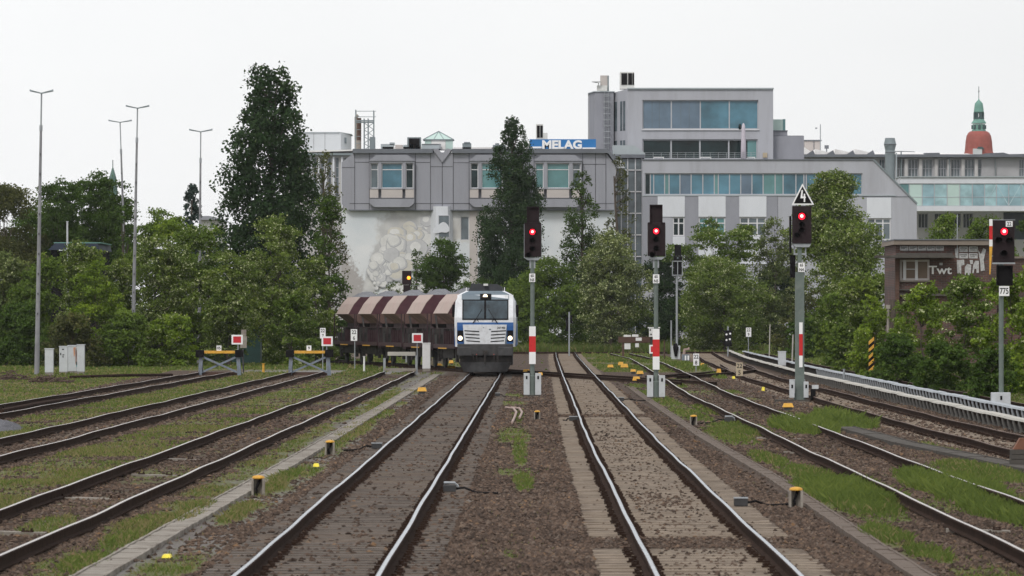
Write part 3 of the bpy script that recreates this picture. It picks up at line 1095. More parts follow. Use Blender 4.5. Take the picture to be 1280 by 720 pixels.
# ------------------------------------------------------------------ lamp posts
def lamp(label, base, top, Y, wpx):
    bx, by = base
    X, zt = W(bx, Y), Z(top[1], Y)
    tx_ = W(top[0], Y)
    r = thing('yard_lamp', label, 'lamp post', (X, Y, 0), group='tall twin headed yard lamps')
    p = lambda t: (X + (tx_ - X) * t, Y, zt * t)
    k = wpx / 2 * Y / F
    m = MB()
    m.tube([p(0), p(.2), p(.5), p(.86)], [k, k * .88, k * .7, k * .48], 10)
    m.build('pole', 'lamp_pole', r)
    m = MB()
    m.tube([p(.855), p(.875)], k * .62, 10)
    m.build('collar', 'galv', r)
    m = MB()
    m.tube([p(.875), p(.985)], k * .3, 8)
    m.build('spigot', 'galv', r)
    x, y, z = p(.985)
    L = 14.5 * Y / F
    for s in (-1, 1):
        m = MB()
        h = .085
        m.add([(x, y - .10, z), (x + s * L, y - .18, z + h * 1.5), (x + s * L, y + .18, z + h * 1.5), (x, y + .10, z),
               (x, y - .09, z + .06), (x + s * L * .55, y - .16, z + h * 1.6), (x + s * L * .55, y + .16, z + h * 1.6), (x, y + .09, z + .06),
               (x + s * L, y - .14, z + h * 1.5 + .10), (x + s * L, y + .14, z + h * 1.5 + .10), ],
              [(0, 1, 2, 3), (4, 7, 6, 5), (5, 6, 9, 8), (0, 4, 5, 8, 1), (3, 2, 9, 6, 7), (1, 8, 9, 2), (0, 3, 7, 4)])
        m.build('lamp_head', 'duct', r)
    # small bolts hatch openings up the pole
    for i in range(3, 12):
        q = p(i * .07)
        m = MB()
        m.box(q[0] - .03, q[0] + .03, q[1] - k * 1.03, q[1] - k * .6, q[2], q[2] + .10)
        m.build('pole_hole', 'seam', r)


lamp('tall twin headed lamp post beside the grey cabinets, nearest to the camera', (46, 468), (52, 112), 251, 6.6)
lamp('leaning twin headed lamp post standing farthest back behind another lamp post', (160, 447), (150, 149), 355, 4.6)
lamp('tall twin headed lamp post at the bushes, in front of the leaning one', (165.5, 458), (172, 131), 293, 5.6)
lamp('shortest twin headed lamp post beside the dark wire fence and the green shed', (248.5, 455), (251, 161), 308, 5.0)


# ------------------------------------------------------------------ main signals
def ring(m, cx, y, cz, r, R, d, n=16):
    for k in range(n):
        a, b = 2 * PI * k / n, 2 * PI * (k + 1) / n
        vs = []
        for rr_, yy in ((r, y), (R, y), (R, y + d), (r, y + d)):
            for q in (a, b):
                vs.append((cx + rr_ * math.cos(q), yy, cz + rr_ * math.sin(q)))
        m.add(vs, [(0, 1, 3, 2), (2, 3, 5, 4), (6, 7, 1, 0)])


def hood(m, cx, y, cz, R, L=.22):
    n = 10
    for k in range(n):
        a, b = PI * (-.1 + 1.2 * k / n), PI * (-.1 + 1.2 * (k + 1) / n)
        vs = []
        for q, l in ((a, L), (b, L)):
            for rr_ in (R, R + .012):
                vs.append((cx + rr_ * math.cos(q), y, cz + rr_ * math.sin(q)))
                vs.append((cx + rr_ * math.cos(q), y - l, cz + rr_ * math.sin(q)))
        m.add(vs, [(0, 1, 5, 4), (2, 6, 7, 3), (1, 3, 7, 5)])


def lens(parent, cx, y, cz, r, col='lamp_red', core=True, name='lamp'):
    m = MB()
    m.disc(cx, y - .03, cz, r, .03)
    o = m.build(name, col, parent)
    if core:
        m = MB()
        m.disc(cx, y - .036, cz + r * .08, r * .48, .006)
        m.build('lamp_core', 'lamp_core', o)
    return o


def plate_text(parent, name, x0, x1, z0, z1, y, lines, m_plate='sign_white', m_txt='text_black', h=None, bold=.02, sx=.9, t=.015):
    m = MB()
    m.box(x0, x1, y, y + t, z0, z1)
    pl = m.build(name, m_plate, parent)
    n = len(lines)
    H = z1 - z0
    hh = h or H / n * .66
    for i, s in enumerate(lines):
        zc = z1 - H * (i + .5) / n
        text('lettering', s, hh, (x0 + x1) / 2, y - .004, zc, m_txt, pl, bold, .004, sx)
    return pl


def cabinet(parent, name, x0, x1, y0, y1, z0, z1, m='cab_grey', bev=.012, lock=True):
    mb = MB()
    mb.box(x0, x1, y0, y1, z0, z1)
    o = mb.build(name, m, parent, bevel=bev)
    if lock:
        mb = MB()
        mb.box((x0 + x1) / 2 - .03, (x0 + x1) / 2 + .03, y0 - .012, y0 + .004, z1 - .22, z1 - .10)
        mb.build('lock', 'black', o)
    return o


def main_signal(label, px, pbase, Y, head, screen, lampxy, plate, stripes, lines, cab=True):
    s = F / Y
    x = W(px, Y)
    zz = lambda py: Z(py, Y)
    xx = lambda q: W(q, Y)
    r = thing('railway_signal', label, 'railway signal', (x, Y, 0), group='tall main signals showing red')
    m = MB()
    zb = zz(screen[3])
    m.tube([(x, Y, -.1), (x, Y, zz(stripes[1] + 15)), (x, Y, zz(stripes[1] + 14)), (x, Y, zb - .1)], [.13, .13, .085, .08], 10)
    mast = m.build('mast', 'mast_green', r)
    m = MB()
    for i in range(3):
        m.slot(1 if i == 1 else 0)
        a = stripes[0] + (stripes[1] - stripes[0]) * (0, .26, .68)[i]
        b = stripes[0] + (stripes[1] - stripes[0]) * (.26, .68, 1)[i]
        w = .12
        m.box(x - w, x + w, Y - .16, Y - .13, zz(b), zz(a))
    m.build('striped_board', ['sign_white', 'red'], r)
    # screen
    m = MB()
    m.box(xx(screen[0]), xx(screen[2]), Y - .16, Y - .02, zz(screen[3]), zz(screen[1]))
    sc = m.build('signal_screen', 'black_screen', r, bevel=.02)
    m = MB()
    m.box(xx(head[0]), xx(head[2]), Y - .14, Y - .02, zz(head[3]) + .004, zz(head[1]))
    # frame of the number indicator box
    for a, b in ((head[0], head[0] + 1.2), (head[2] - 1.2, head[2])):
        m.box(xx(a), xx(b), Y - .24, Y - .145, zz(head[3]) + .01, zz(head[1]))
    m.box(xx(head[0]), xx(head[2]), Y - .24, Y - .145, zz(head[1] + 1), zz(head[1]) + .002)
    m.build('indicator_box', 'black_screen', r)
    cx, cz = xx(lampxy[0]), zz(lampxy[1])
    lens(sc, cx, Y - .16, cz, .105)
    m = MB()
    hood(m, cx, Y - .165, cz, .135)
    for dx, dz in ((-.0, -.30), (.0, -.62), (-.14, -.85)):
        m.disc(cx + dx, Y - .175, cz + dz, .085, .016)
        hood(m, cx + dx, Y - .17, cz + dz, .10, .15)
    m.build('lamp_hoods', 'black', sc)
    # platform bracket under the screen
    m = MB()
    m.prism([(xx(screen[0]), zb - .03), (xx(screen[0]) + .12, zb - .13), (xx(screen[2]) - .12, zb - .13), (xx(screen[2]), zb - .03)], Y - .12, Y + .25)
    m.box(x - .11, x + .11, Y - .06, Y + .1, zb - .42, zb - .12)
    for q in (xx(screen[0]), xx(screen[2])):
        m.tube([(q, Y + .02, zb - .05), (q, Y + .02, zz(screen[1]) - .05)], .018, 5)
    m.build('bracket', 'galv', r)
    plate_text(r, 'number_plate', xx(plate[0]), xx(plate[2]), zz(plate[3]), zz(plate[1]), Y - .135, lines, bold=.03)
    if cab:
        for sx in (-1, 1):
            a = x + sx * .10
            b = x + sx * .32
            cabinet(r, 'switch_box', min(a, b), max(a, b), Y - .16, Y + .12, .05, .05 + 27 / s)
        m = MB()
        m.box(x - .3, x + .3, Y - .22, Y + .22, -.1, .05)
        m.build('footing', 'concrete_dark', r)
    return r


s1 = main_signal('red lit signal on a thin mast just right of the locomotive', 665.5, 495, 181,
                 (658.5, 258.5, 674, 279), (655.5, 278.5, 676.5, 321), (665.5, 290), (661.5, 342, 669, 352.5), (408, 455), ['65', 'N5'])
s2 = main_signal('red lit signal with an empty box on top, left of the tallest red signal', 820, 498, 176,
                 (812, 256, 828, 279), (809.5, 278, 831.5, 320), (820, 289), (816, 343, 824, 354), (411, 462), ['65', 'N5'])


def big_signal():
    Y = 169.
    x = W(999.5, Y)
    zz = lambda py: Z(py, Y)
    xx = lambda q: W(q, Y)
    r = thing('railway_signal', 'tallest red lit signal, with a black triangle showing a 4 on top', 'railway signal', (x, Y, 0), group='tall main signals showing red')
    m = MB()
    w = .155
    m.box(x - w, x + w, Y - .1, Y + .1, .3, zz(340))
    m.box(x - .07, x + .07, Y - .06, Y + .06, zz(341), zz(305))
    m.box(x - .2, x + .2, Y - .15, Y + .15, .0, .3)
    m.build('mast', 'mast_green', r)
    m = MB()
    for i, (a, b) in enumerate(((403, 417.5), (417.5, 444.5), (444.5, 459))):
        m.slot(1 if i == 1 else 0).box(xx(998.7), xx(1003), Y - .14, Y - .105, zz(b), zz(a))
    m.build('striped_board', ['sign_white', 'red'], r)
    m = MB()
    m.box(xx(990), xx(1014), Y - .18, Y - .02, zz(304.5), zz(257.5))
    sc = m.build('signal_screen', 'black_screen', r, bevel=.02)
    lens(sc, xx(1001.8), Y - .18, zz(270.5), .115)
    m = MB()
    hood(m, xx(1001.8), Y - .185, zz(270.5), .145)
    for q in ((1001.8, 280.5), (1001.5, 288), (996, 294)):
        m.disc(xx(q[0]), Y - .195, zz(q[1]), .075, .014)
        hood(m, xx(q[0]), Y - .19, zz(q[1]), .09, .14)
    m.build('lamp_hoods', 'black', sc)
    m = MB()
    tri = [(989.2, 256.2), (1017.2, 256.2), (1002.6, 229.5)]
    m.prism([(xx(a), zz(b)) for a, b in tri], Y - .20, Y - .17)
    t = m.build('triangle_board', 'sign_white', r)
    m = MB()
    c = (sum(a for a, b in tri) / 3, sum(b for a, b in tri) / 3)
    m.prism([(xx(c[0] + (a - c[0]) * .80), zz(c[1] + (b - c[1]) * .80)) for a, b in tri], Y - .207, Y - .196)
    m.build('triangle_face', 'black', t)
    m = MB()
    for pts in (((1001.3, 238), (1003.3, 237.6), (1002.6, 245.6), (1000.2, 246.6)), ((1000.2, 246.6), (1002.6, 245.6), (1006.8, 245.9), (1006.8, 247.8), (1000.2, 248.1)), ((1004.2, 242.4), (1006.0, 242.4), (1006.0, 252.6), (1004.2, 252.6))):
        yq = Y - .213 - .001 * len(m.f)
        m.prism([(xx(a), zz(b)) for a, b in pts], yq, Y - .205)
    m.build('numeral', 'sign_white', t)
    m = MB()
    m.prism([(xx(990), zb) for zb in (zz(304.6),)] + [(xx(994), zz(309)), (xx(1011), zz(309)), (xx(1014), zz(304.6))], Y - .14, Y + .3)
    for a in (993, 1007):
        m.tube([(xx(a), Y, zz(306)), (xx(a), Y, zz(318))], .03, 6)
    m.box(xx(992), xx(1008), Y - .05, Y + .05, zz(318.5), zz(316.5))
    m.build('bracket', 'galv', r)
    m = MB()
    m.box(xx(987), xx(989.3), Y - .02, Y + .25, zz(316), zz(270))
    m.box(xx(988), xx(994.3), Y + .02, Y + .3, zz(347), zz(319))
    m.build('rear_box', 'black', r)
    plate_text(r, 'number_plate', xx(997.6), xx(1005.6), zz(340), zz(328.5), Y - .135, ['65', 'N4'], bold=.03)
    for (a, b, p_, q) in ((986.5, 992.5, 477, 497), (1004, 1010, 477, 497)):
        cabinet(r, 'switch_box', xx(a), xx(b), Y - .35, Y - .12, zz(q), zz(p_))
    cabinet(r, 'relay_box', xx(987.5), xx(1007), Y + .16, Y + .45, zz(497), zz(474.5), lock=False)
    m = MB()
    m.box(xx(969), xx(1011), Y - .55, Y + .55, -.1, zz(499.5))
    m.build('plinth', 'concrete_dark', r)
    m = MB()
    m.box(xx(1012.5), xx(1018.5), Y - .5, Y - .3, 0, zz(486))
    m.slot(1).box(xx(1014), xx(1022), Y - .5, Y - .35, zz(485.8), zz(481))
    m.build('cable_post', ['black', 'cab_grey'], r)


big_signal()


def right_signal():
    Y = 148.
    zz = lambda py: Z(py, Y)
    xx = lambda q: W(q, Y)
    x = xx(1251.5)
    r = thing('railway_signal', 'red lit signal with number 775 below it, at the bushes', 'railway signal', (x, Y, 0))
    m = MB()
    m.tube([(x, Y, .0), (x, Y, zz(330))], .075, 10)
    m.build('mast', 'mast_green', r)
    m = MB()
    m.box(xx(1240.5), xx(1267.5), Y - .18, Y - .08, zz(328), zz(275.5))
    sc = m.build('signal_screen', 'black_screen', r, bevel=.015)
    m = MB()
    m.box(xx(1239.8), xx(1268.2), Y - .2, Y - .06, zz(330.2), zz(328.2))
    m.box(xx(1239.8), xx(1268.2), Y - .2, Y - .06, zz(275.4), zz(274.6))
    m.build('screen_edge', 'galv', sc)
    lens(sc, xx(1254.5), Y - .18, zz(289.5), .105)
    m = MB()
    hood(m, xx(1254.5), Y - .185, zz(289.5), .125)
    for a, b in ((1247, 300.5), (1260.5, 300.5), (1253.5, 317)):
        m.disc(xx(a), Y - .195, zz(b), .075, .014)
        hood(m, xx(a), Y - .19, zz(b), .095, .2)
    m.build('lamp_hoods', 'black', sc)
    plate_text(sc, 'corner_plate', xx(1256.5), xx(1265), zz(283.5), zz(276.5), Y - .19, ['22'], bold=.02)
    m = MB()
    m.box(xx(1245), xx(1265), Y - .16, Y - .08, zz(357), zz(332))
    for a, b in ((1245, 1246), (1264, 1265)):
        m.box(xx(a), xx(b), Y - .26, Y - .165, zz(357), zz(332))
    m.box(xx(1245), xx(1265), Y - .26, Y - .165, zz(333), zz(332) + .002)
    m.build('indicator_box', 'black', r)
    plate_text(r, 'number_plate', xx(1248.3), xx(1261), zz(370), zz(357.5), Y - .15, ['775'], bold=.02, h=.185, sx=.72)
    # striped board, tapering at the foot
    m = MB()
    for i, (a, b) in enumerate(((274, 282.5), (282.5, 299.5), (299.5, 308))):
        m.slot(1 if i == 1 else 0).box(xx(1236), xx(1240), Y - .16, Y - .13, zz(b), zz(a))
    m.slot(2).prism([(xx(1236.2), zz(343)), (xx(1237.4), zz(343)), (xx(1240), zz(308)), (xx(1236), zz(308))], Y - .16, Y - .13)
    m.build('striped_board', ['sign_white', 'red', 'yellow'], r)
    m = MB()
    for z in (286, 320):
        m.box(xx(1237), xx(1251), Y - .12, Y - .085, zz(z) - .02, zz(z) + .02)
    m.build('board_arms', 'galv', r)
    cabinet(r, 'switch_cabinet', xx(1238.5), xx(1262), Y - .32, Y + .05, -.02, zz(490.5), lock=True)


right_signal()


def rear_signal():
    # seen from behind, unlit
    Y = 345.
    zz = lambda py: Z(py, Y)
    xx = lambda q: W(q, Y)
    x = xx(846)
    r = thing('railway_signal', 'unlit dark signal in a grey cage frame, farther back among the masts', 'railway signal', (x, Y, 0))
    m = MB()
    m.tube([(x, Y, 0), (x, Y, zz(345))], .075, 8)
    m.build('mast', 'galv', r)
    m = MB()
    m.box(xx(843.2), xx(851.5), Y - .2, Y, zz(320), zz(306))
    m.box(xx(841.8), xx(852.6), Y - .16, Y, zz(327), zz(320.2))
    m.box(xx(842.4), xx(852), Y - .1, Y, zz(345), zz(327.2))
    m.build('signal_screen', 'black', r)
    m = MB()
    for a in (840.3, 847, 852.8):
        m.box(xx(a) - .025, xx(a) + .025, Y - .25, Y - .205, zz(345), zz(326))
    for b in (326.5, 344):
        m.box(xx(840), xx(853), Y - .25, Y - .206, zz(b) - .03, zz(b) + .03)
    m.build('cage', 'galv', r)
    m = MB()
    m.disc(xx(847), Y - .22, zz(322.5), .06, .02)
    m.build('lamp_glass', 'glass_grey', r)
    cabinet(r, 'switch_cabinet', xx(839), xx(850), Y - .55, Y - .2, 0, zz(432), lock=False)
    m = MB()
    m.tube([(xx(844.5), Y - .62, .2), (xx(844.5), Y - .62, .8), (xx(843.5), Y - .62, 1.1)], [.09, .2, .12], 8)
    m.build('cable_bag', 'black', r)


rear_signal()


def amber_signal():
    Y = 318.
    zz = lambda py: Z(py, Y)
    xx = lambda q: W(q, Y)
    x = xx(508)
    r = thing('railway_signal', 'signal with one amber light rising behind the loaded wagons', 'railway signal', (x, Y, 0))
    m = MB()
    m.tube([(x, Y, 0), (x, Y, zz(362))], .08, 8)
    m.build('mast', 'galv', r)
    m = MB()
    m.box(xx(502.7), xx(514.4), Y - .16, Y, zz(356), zz(338.5))
    m.box(xx(504.2), xx(512.8), Y - .14, Y, zz(366), zz(356.2))
    sc = m.build('signal_screen', 'black_screen', r)
    lens(sc, xx(511), Y - .16, zz(347.3), .115, 'lamp_amber', False)
    m = MB()
    m.tube([(xx(513), Y - .05, zz(357)), (xx(525), Y - .05, zz(357)), (xx(525), Y - .05, zz(370))], .025, 5)
    m.build('handrail', 'galv', r)


amber_signal()


def dwarf(label, px, ptop, pbase, Y, kind):
    zz = lambda py: Z(py, Y)
    xx = lambda q: W(q, Y)
    x = xx(px)
    r = thing('dwarf_signal', label, 'dwarf signal', (x, Y, 0))
    m = MB()
    m.tube([(x, Y, 0), (x, Y, zz(ptop))], .06, 8)
    m.build('post', 'galv', r)
    if kind == 0:
        m = MB()
        m.box(xx(px - 4), xx(px - .5), Y + .05, Y + .3, zz(414), zz(397))
        m.box(xx(px + 1.5), xx(px + 4), Y + .05, Y + .3, zz(404), zz(394))
        m.build('signal_box', 'black', r)
    elif kind == 1:
        m = MB()
        m.box(xx(px - 4.5), xx(px + 4.5), Y - .2, Y, zz(433), zz(413))
        m.build('signal_box', 'black', r)
        m = MB()
        for a, b in ((-2, 418), (2.6, 417), (2.2, 424), (-2, 425)):
            m.disc(xx(px + a), Y - .215, zz(b), .075, .012)
        m.build('white_lenses', 'sign_white', r)
    return r


dwarf('slim post with small black signal boxes at the back, right of the locomotive', 711.5, 390, 427, 374, 0)
dwarf('small black shunting signal with white lenses at the back of the yard', 910, 408, 437, 370, 1)


# ------------------------------------------------------------------ sign posts
def board_sign(name, label, cat, pxc, pbase, plate, lines, m_plate='sign_white', group=None, post='galv', pw=.03, Y=None, htext=None, bold=.02):
    Y = Y or GY(pbase)
    x = W(pxc, Y)
    r = thing(name, label, cat, (x, Y, 0), group=group)
    m = MB()
    m.tube([(x, Y, -.1), (x, Y, Z(plate[1] + 1, Y))], pw, 6)
    m.build('post', post, r)
    plate_text(r, 'plate', W(plate[0], Y), W(plate[2], Y), Z(plate[3], Y), Z(plate[1], Y), Y - pw - .02, lines, m_plate, bold=bold, h=htext)
    return r


GN = 'small numbered boards of the yard'
board_sign('number_board', 'white board reading 22 over 6 on a thin leaning post in front of the wagons', 'number board', 443.5, 453.5, (438.5, 411.5, 446.5, 426), ['22', '6'], group=GN, Y=276)
board_sign('number_board', 'white board reading 22 over 7 half behind a red and white board', 'number board', 403.5, 452, (400, 410, 407, 423), ['22', '7'], group=GN, Y=272)
board_sign('number_board', 'white board reading 22 over 8 between the grass grown rails and the sandy track', 'number board', 870, 465, (866.5, 442, 873.8, 457), ['22', '8'], group=GN)
board_sign('number_board', 'weathered tan board reading 22 over 5 left of the sandy track', 'number board', 924.5, 478, (920, 453, 928.5, 470), ['22', '5'], 'sign_tan', group=GN, post='timber')
board_sign('number_board', 'white board reading 22 over 9 on a post at the far grass bank', 'number board', 935.5, 438, (932.4, 409.5, 939, 421), ['22', '9'], group=GN, Y=368)


def stop_board(label, pxc, pbase, plate, Y=None):
    Y = Y or GY(pbase)
    x = W(pxc, Y)
    r = thing('stop_board', label, 'stop board', (x, Y, 0), group='red stop boards with white edges')
    m = MB()
    m.tube([(x, Y, 0), (x, Y, Z(plate[3] - 2, Y))], .03, 6)
    m.build('post', 'galv', r)
    m = MB()
    m.box(W(plate[0], Y), W(plate[2], Y), Y - .06, Y - .035, Z(plate[3], Y), Z(plate[1], Y))
    p = m.build('plate', 'sign_white', r)
    m = MB()
    dx, dz = (plate[2] - plate[0]) * .15, (plate[3] - plate[1]) * .17
    m.box(W(plate[0] + dx, Y), W(plate[2] - dx, Y), Y - .066, Y - .058, Z(plate[3] - dz, Y), Z(plate[1] + dz, Y))
    m.build('red_field', 'sign_red', p)


stop_board('red board with white edge in front of the dark green shed', 297.5, 464, (289.5, 418.5, 303.5, 430.5), Y=249)
stop_board('red board with white edge above the buffer stop nearest the wagons', 408.5, 464, (402, 420.5, 416, 432.5), Y=249)
stop_board('red board with white edge in front of the wagons beside the white cabinet', 521.5, 463, (515, 416.5, 528.5, 428.5), Y=254)
stop_board('red board with white edge half hidden by the second signal mast', 817.5, 446, (811.5, 431, 824, 442), Y=340)


def shunt_plates():
    Y = 262.
    x = W(305, Y)
    r = thing('shunting_post', 'post with pale cracked plates leaning in front of the dark green shed', 'sign post', (x, Y, 0))
    m = MB()
    m.tube([(W(304.5, Y), Y, -.05), (W(303.5, Y), Y, Z(440, Y)), (W(304, Y), Y, Z(436, Y))], .05, 6)
    m.build('post', 'dark_metal', r)
    m = MB()
    m.prism([(W(300, Y), Z(435, Y)), (W(308.5, Y), Z(435, Y)), (W(308.8, Y), Z(420, Y)), (W(302, Y), Z(420, Y))], Y - .08, Y - .05)
    m.prism([(W(301.5, Y), Z(419.6, Y)), (W(308, Y), Z(419.6, Y)), (W(308, Y), Z(412, Y)), (W(301.5, Y), Z(412, Y))], Y - .075, Y - .05)
    m.build('plates', 'sign_tan' if False else 'concrete', r)


shunt_plates()


def pole(name, label, cat, px, p0, p1, Y, rad, m_, lean=0., group=None):
    x = W(px, Y)
    m = MB()
    m.tube([(x, Y, -.1), (x + lean, Y, Z(p0, Y))], [rad, rad * .85], 8)
    m.tube([(x + lean, Y, Z(p0, Y)), (x + lean, Y, Z(p0, Y) + .03)], rad * 1.25, 8)
    o = m.build(name, m_)
    # keep the origin at the foot
    for v in o.data.vertices:
        v.co.x -= x
        v.co.y -= Y
    o.location = (x, Y, 0)
    tag(o, label, cat, group)


PG = 'plain posts at the back of the yard'
pole('post', 'pale plain pole on the far grass bank right of the last numbered board', 'post', 961.5, 406, 437, 366, .045, 'rail_hood', .06, PG)
pole('post', 'thin pale pole beside the conductor rail, left of the tallest signal', 'post', 990, 419, 458, 293, .05, 'rail_hood', .06, PG)
pole('post', 'grey pole right beside the unlit dark signal', 'post', 839, 401, 446, 352, .06, 'galv', 0, PG)
pole('post', 'short dark post in the grass between the second signal and the unlit signal', 'post', 830.5, 426, 446, 350, .05, 'timber', 0, PG)
pole('post', 'short grey post beside the sandy track\'s conductor rail', 'post', 1055, 462, 478, 215, .05, 'galv', 0, PG)
pole('post', 'white post beside the dark wire fence', 'post', 224, 403, 441, 335, .07, 'white_paint', 0, PG)
pole('marker_post', 'short white marker post at the end of the dirt siding', 'marker post', 455.2, 446, 465.5, 262, .055, 'white_paint')
pole('marker_post', 'short yellow marker post between the two buffer stops', 'marker post', 329.3, 455, 466.5, 256, .07, 'yellow')
pole('pole', 'slim white mast rising out of the bushes over the dark roof on the left', 'pole', 84.2, 277, 440, 322, .07, 'cab_grey')


def striped_post():
    Y = 215.
    x = W(1089.3, Y)
    m = MB()
    for i in range(10):
        a, b = 424 + i * 4.4, 424 + (i + 1) * 4.4
        m.slot(i % 2)
        w = 3.2 * Y / F
        d = .10
        m.prism([(x - w, Z(b, Y) - d), (x + w, Z(b, Y) + d), (x + w, Z(a, Y) + d - .001), (x - w, Z(a, Y) - d - .001)], Y, Y + .15)
    o = m.build('warning_post', ['yellow', 'black'])
    tag(o, 'post with slanting yellow and black stripes at the foot of the bushes', 'warning post')


striped_post()


# ------------------------------------------------------------------ buffer stops
def buffer_stop(label, x, Y, num, board=True):
    r = thing('buffer_stop', label, 'buffer stop', (x, Y, 0), group='buffer stops with yellow bars')
    for s in (-1, 1):
        m = MB()
        m.prism([(x + s * .98 - .09, 0.0), (x + s * .98 + .09, 0.0), (x + s * .92 + .09, 1.02), (x + s * .92 - .09, 1.02)], Y - .09, Y + .09)
        m.prism_x([(Y + 1.5, .0), (Y + 1.65, .0), (Y + .1, .95), (Y + .1, .80)], x + s * .95 - .06, x + s * .95 + .06)
        m.build('upright', 'buffer_blue', r)
        m = MB()
        m.box(x + s * .98 - .20, x + s * .98 + .20, Y - .22, Y + .16, .92, 1.28)
        m.build('buffer_block', 'black', r, bevel=.03)
        m = MB()
        a = Vector((x - s * .88, Y, .12))
        b = Vector((x + s * .82, Y, .93))
        y_ = Y - .05 + .06 * s
        m.prism([(a.x, a.z), (a.x, a.z + .1), (b.x, b.z + .05), (b.x, b.z - .06)] if s > 0 else [(b.x, b.z - .06), (b.x, b.z + .05), (a.x, a.z + .1), (a.x, a.z)], y_, y_ + .055)
        m.build('brace', 'buffer_blue', r)
    m = MB()
    m.box(x - .77, x + .77, Y - .12, Y + .12, 1.10, 1.24)
    m.build('yellow_bar', 'yellow', r, bevel=.015)
    m = MB()
    m.box(x - .9, x + .9, Y + .1, Y + .3, .02, .17)
    m.build('foot_beam', 'timber', r)
    plate_text(r, 'number_plate', x - .15, x + .09, 1.245, 1.50, Y - .06, [num], bold=.03, h=.15)


buffer_stop('blue grey buffer stop in front of the shed, its plate reading 05', W(274.5, 246), 246, '05')
buffer_stop('blue grey buffer stop nearest the wagons, its plate reading 9', W(387, 246), 246, '9')


def low_buffer():
    Y = 255.
    x = W(502, Y)
    r = thing('buffer_stop', 'low buffer stop with one pale beam in front of the wagons', 'buffer stop', (x, Y, 0))
    m = MB()
    m.box(x - .72, x + .72, Y - .1, Y + .1, .92, 1.12)
    m.build('beam', 'rail_hood', r, bevel=.01)
    for a in (480.5, 520.5):
        m = MB()
        m.box(W(a, Y) - .06, W(a, Y) + .06, Y - .05, Y + .25, 0, .93 if a > 500 else .8)
        m.build('leg', 'galv', r)
    m = MB()
    m.box(x - .9, x + .75, Y - .2, Y - .1, .15, .28)
    m.build('foot_beam', 'concrete', r)


low_buffer()


def timber_buffer():
    Y = 362.
    zz = lambda py: Z(py, Y)
    xx = lambda q: W(q, Y)
    r = thing('buffer_stop', 'brown timber buffer beam with white boards at the back, left of the second signal', 'buffer stop', (xx(797), Y, 0))
    m = MB()
    m.box(xx(773), xx(822), Y - .15, Y + .15, zz(428.5), zz(421))
    m.build('beam', 'timber', r, bevel=.02)
    for a in (779, 814):
        m = MB()
        m.box(xx(a) - .08, xx(a) + .08, Y - .1, Y + .1, 0, zz(421.5))
        m.build('leg', 'timber', r)
    for (a, b, c, d, dy) in ((779.5, 418.6, 788.5, 421.2, -.1), (790, 418, 798, 421.2, -.1), (794.5, 422, 802, 426, -.18), (780.5, 429, 788, 436.5, -.1), (794, 429, 798.5, 434, -.1)):
        m = MB()
        m.box(xx(a), xx(c), Y + dy, Y + dy + .03, zz(d), zz(b))
        m.build('white_board', 'white_paint', r)
    # white box signal beside it
    r = thing('box_signal', 'small white box signal on the timber buffer beside the second signal mast', 'dwarf signal', (xx(814), Y - .4, 0))
    m = MB()
    m.box(xx(813), xx(815), Y - .4, Y - .3, 0, zz(411))
    m.build('post', 'dark_metal', r)
    m = MB()
    m.box(xx(811), xx(819), Y - .6, Y - .42, zz(421), zz(410.5))
    m.box(xx(809.5), xx(825), Y - .62, Y - .42, zz(410.3), zz(408.8))
    m.build('box', 'white_paint', r)
    m = MB()
    for a, b in ((812.6, 412.5), (816.5, 415), (813.5, 418)):
        m.disc(xx(a), Y - .615, zz(b), .06, .012)
    m.build('lenses', 'black', r)


timber_buffer()

# ------------------------------------------------------------------ cabinets and small trackside things
def cab_thing(name, label, px0, px1, p0, pb, Y=None, d=.35, m_='cab_grey', group=None, cap=True, lean=0.):
    Y = Y or GY(pb)
    x0, x1 = W(px0, Y), W(px1, Y)
    r = thing(name, label, 'cabinet', ((x0 + x1) / 2, Y, 0), group=group)
    zt = Z(p0, Y)
    m = MB()
    m.box(x0, x1, Y, Y + d, .12, zt - .05)
    b = m.build('housing', m_, r, bevel=.02)
    m = MB()
    m.box(x0 - .02, x1 + .02, Y - .02, Y + d + .02, zt - .05, zt)
    m.build('lid', m_, r, bevel=.012)
    m = MB()
    m.box(x0 + .01, x1 - .01, Y + .02, Y + d - .02, -.1, .12)
    m.build('plinth', 'concrete', r)
    return r


CG = 'light grey trackside cabinets on the left'
cab_thing('relay_cabinet', 'narrow light grey cabinet standing alone beside the nearest lamp post', 56, 66.5, 435.5, 470, 249, group=CG)


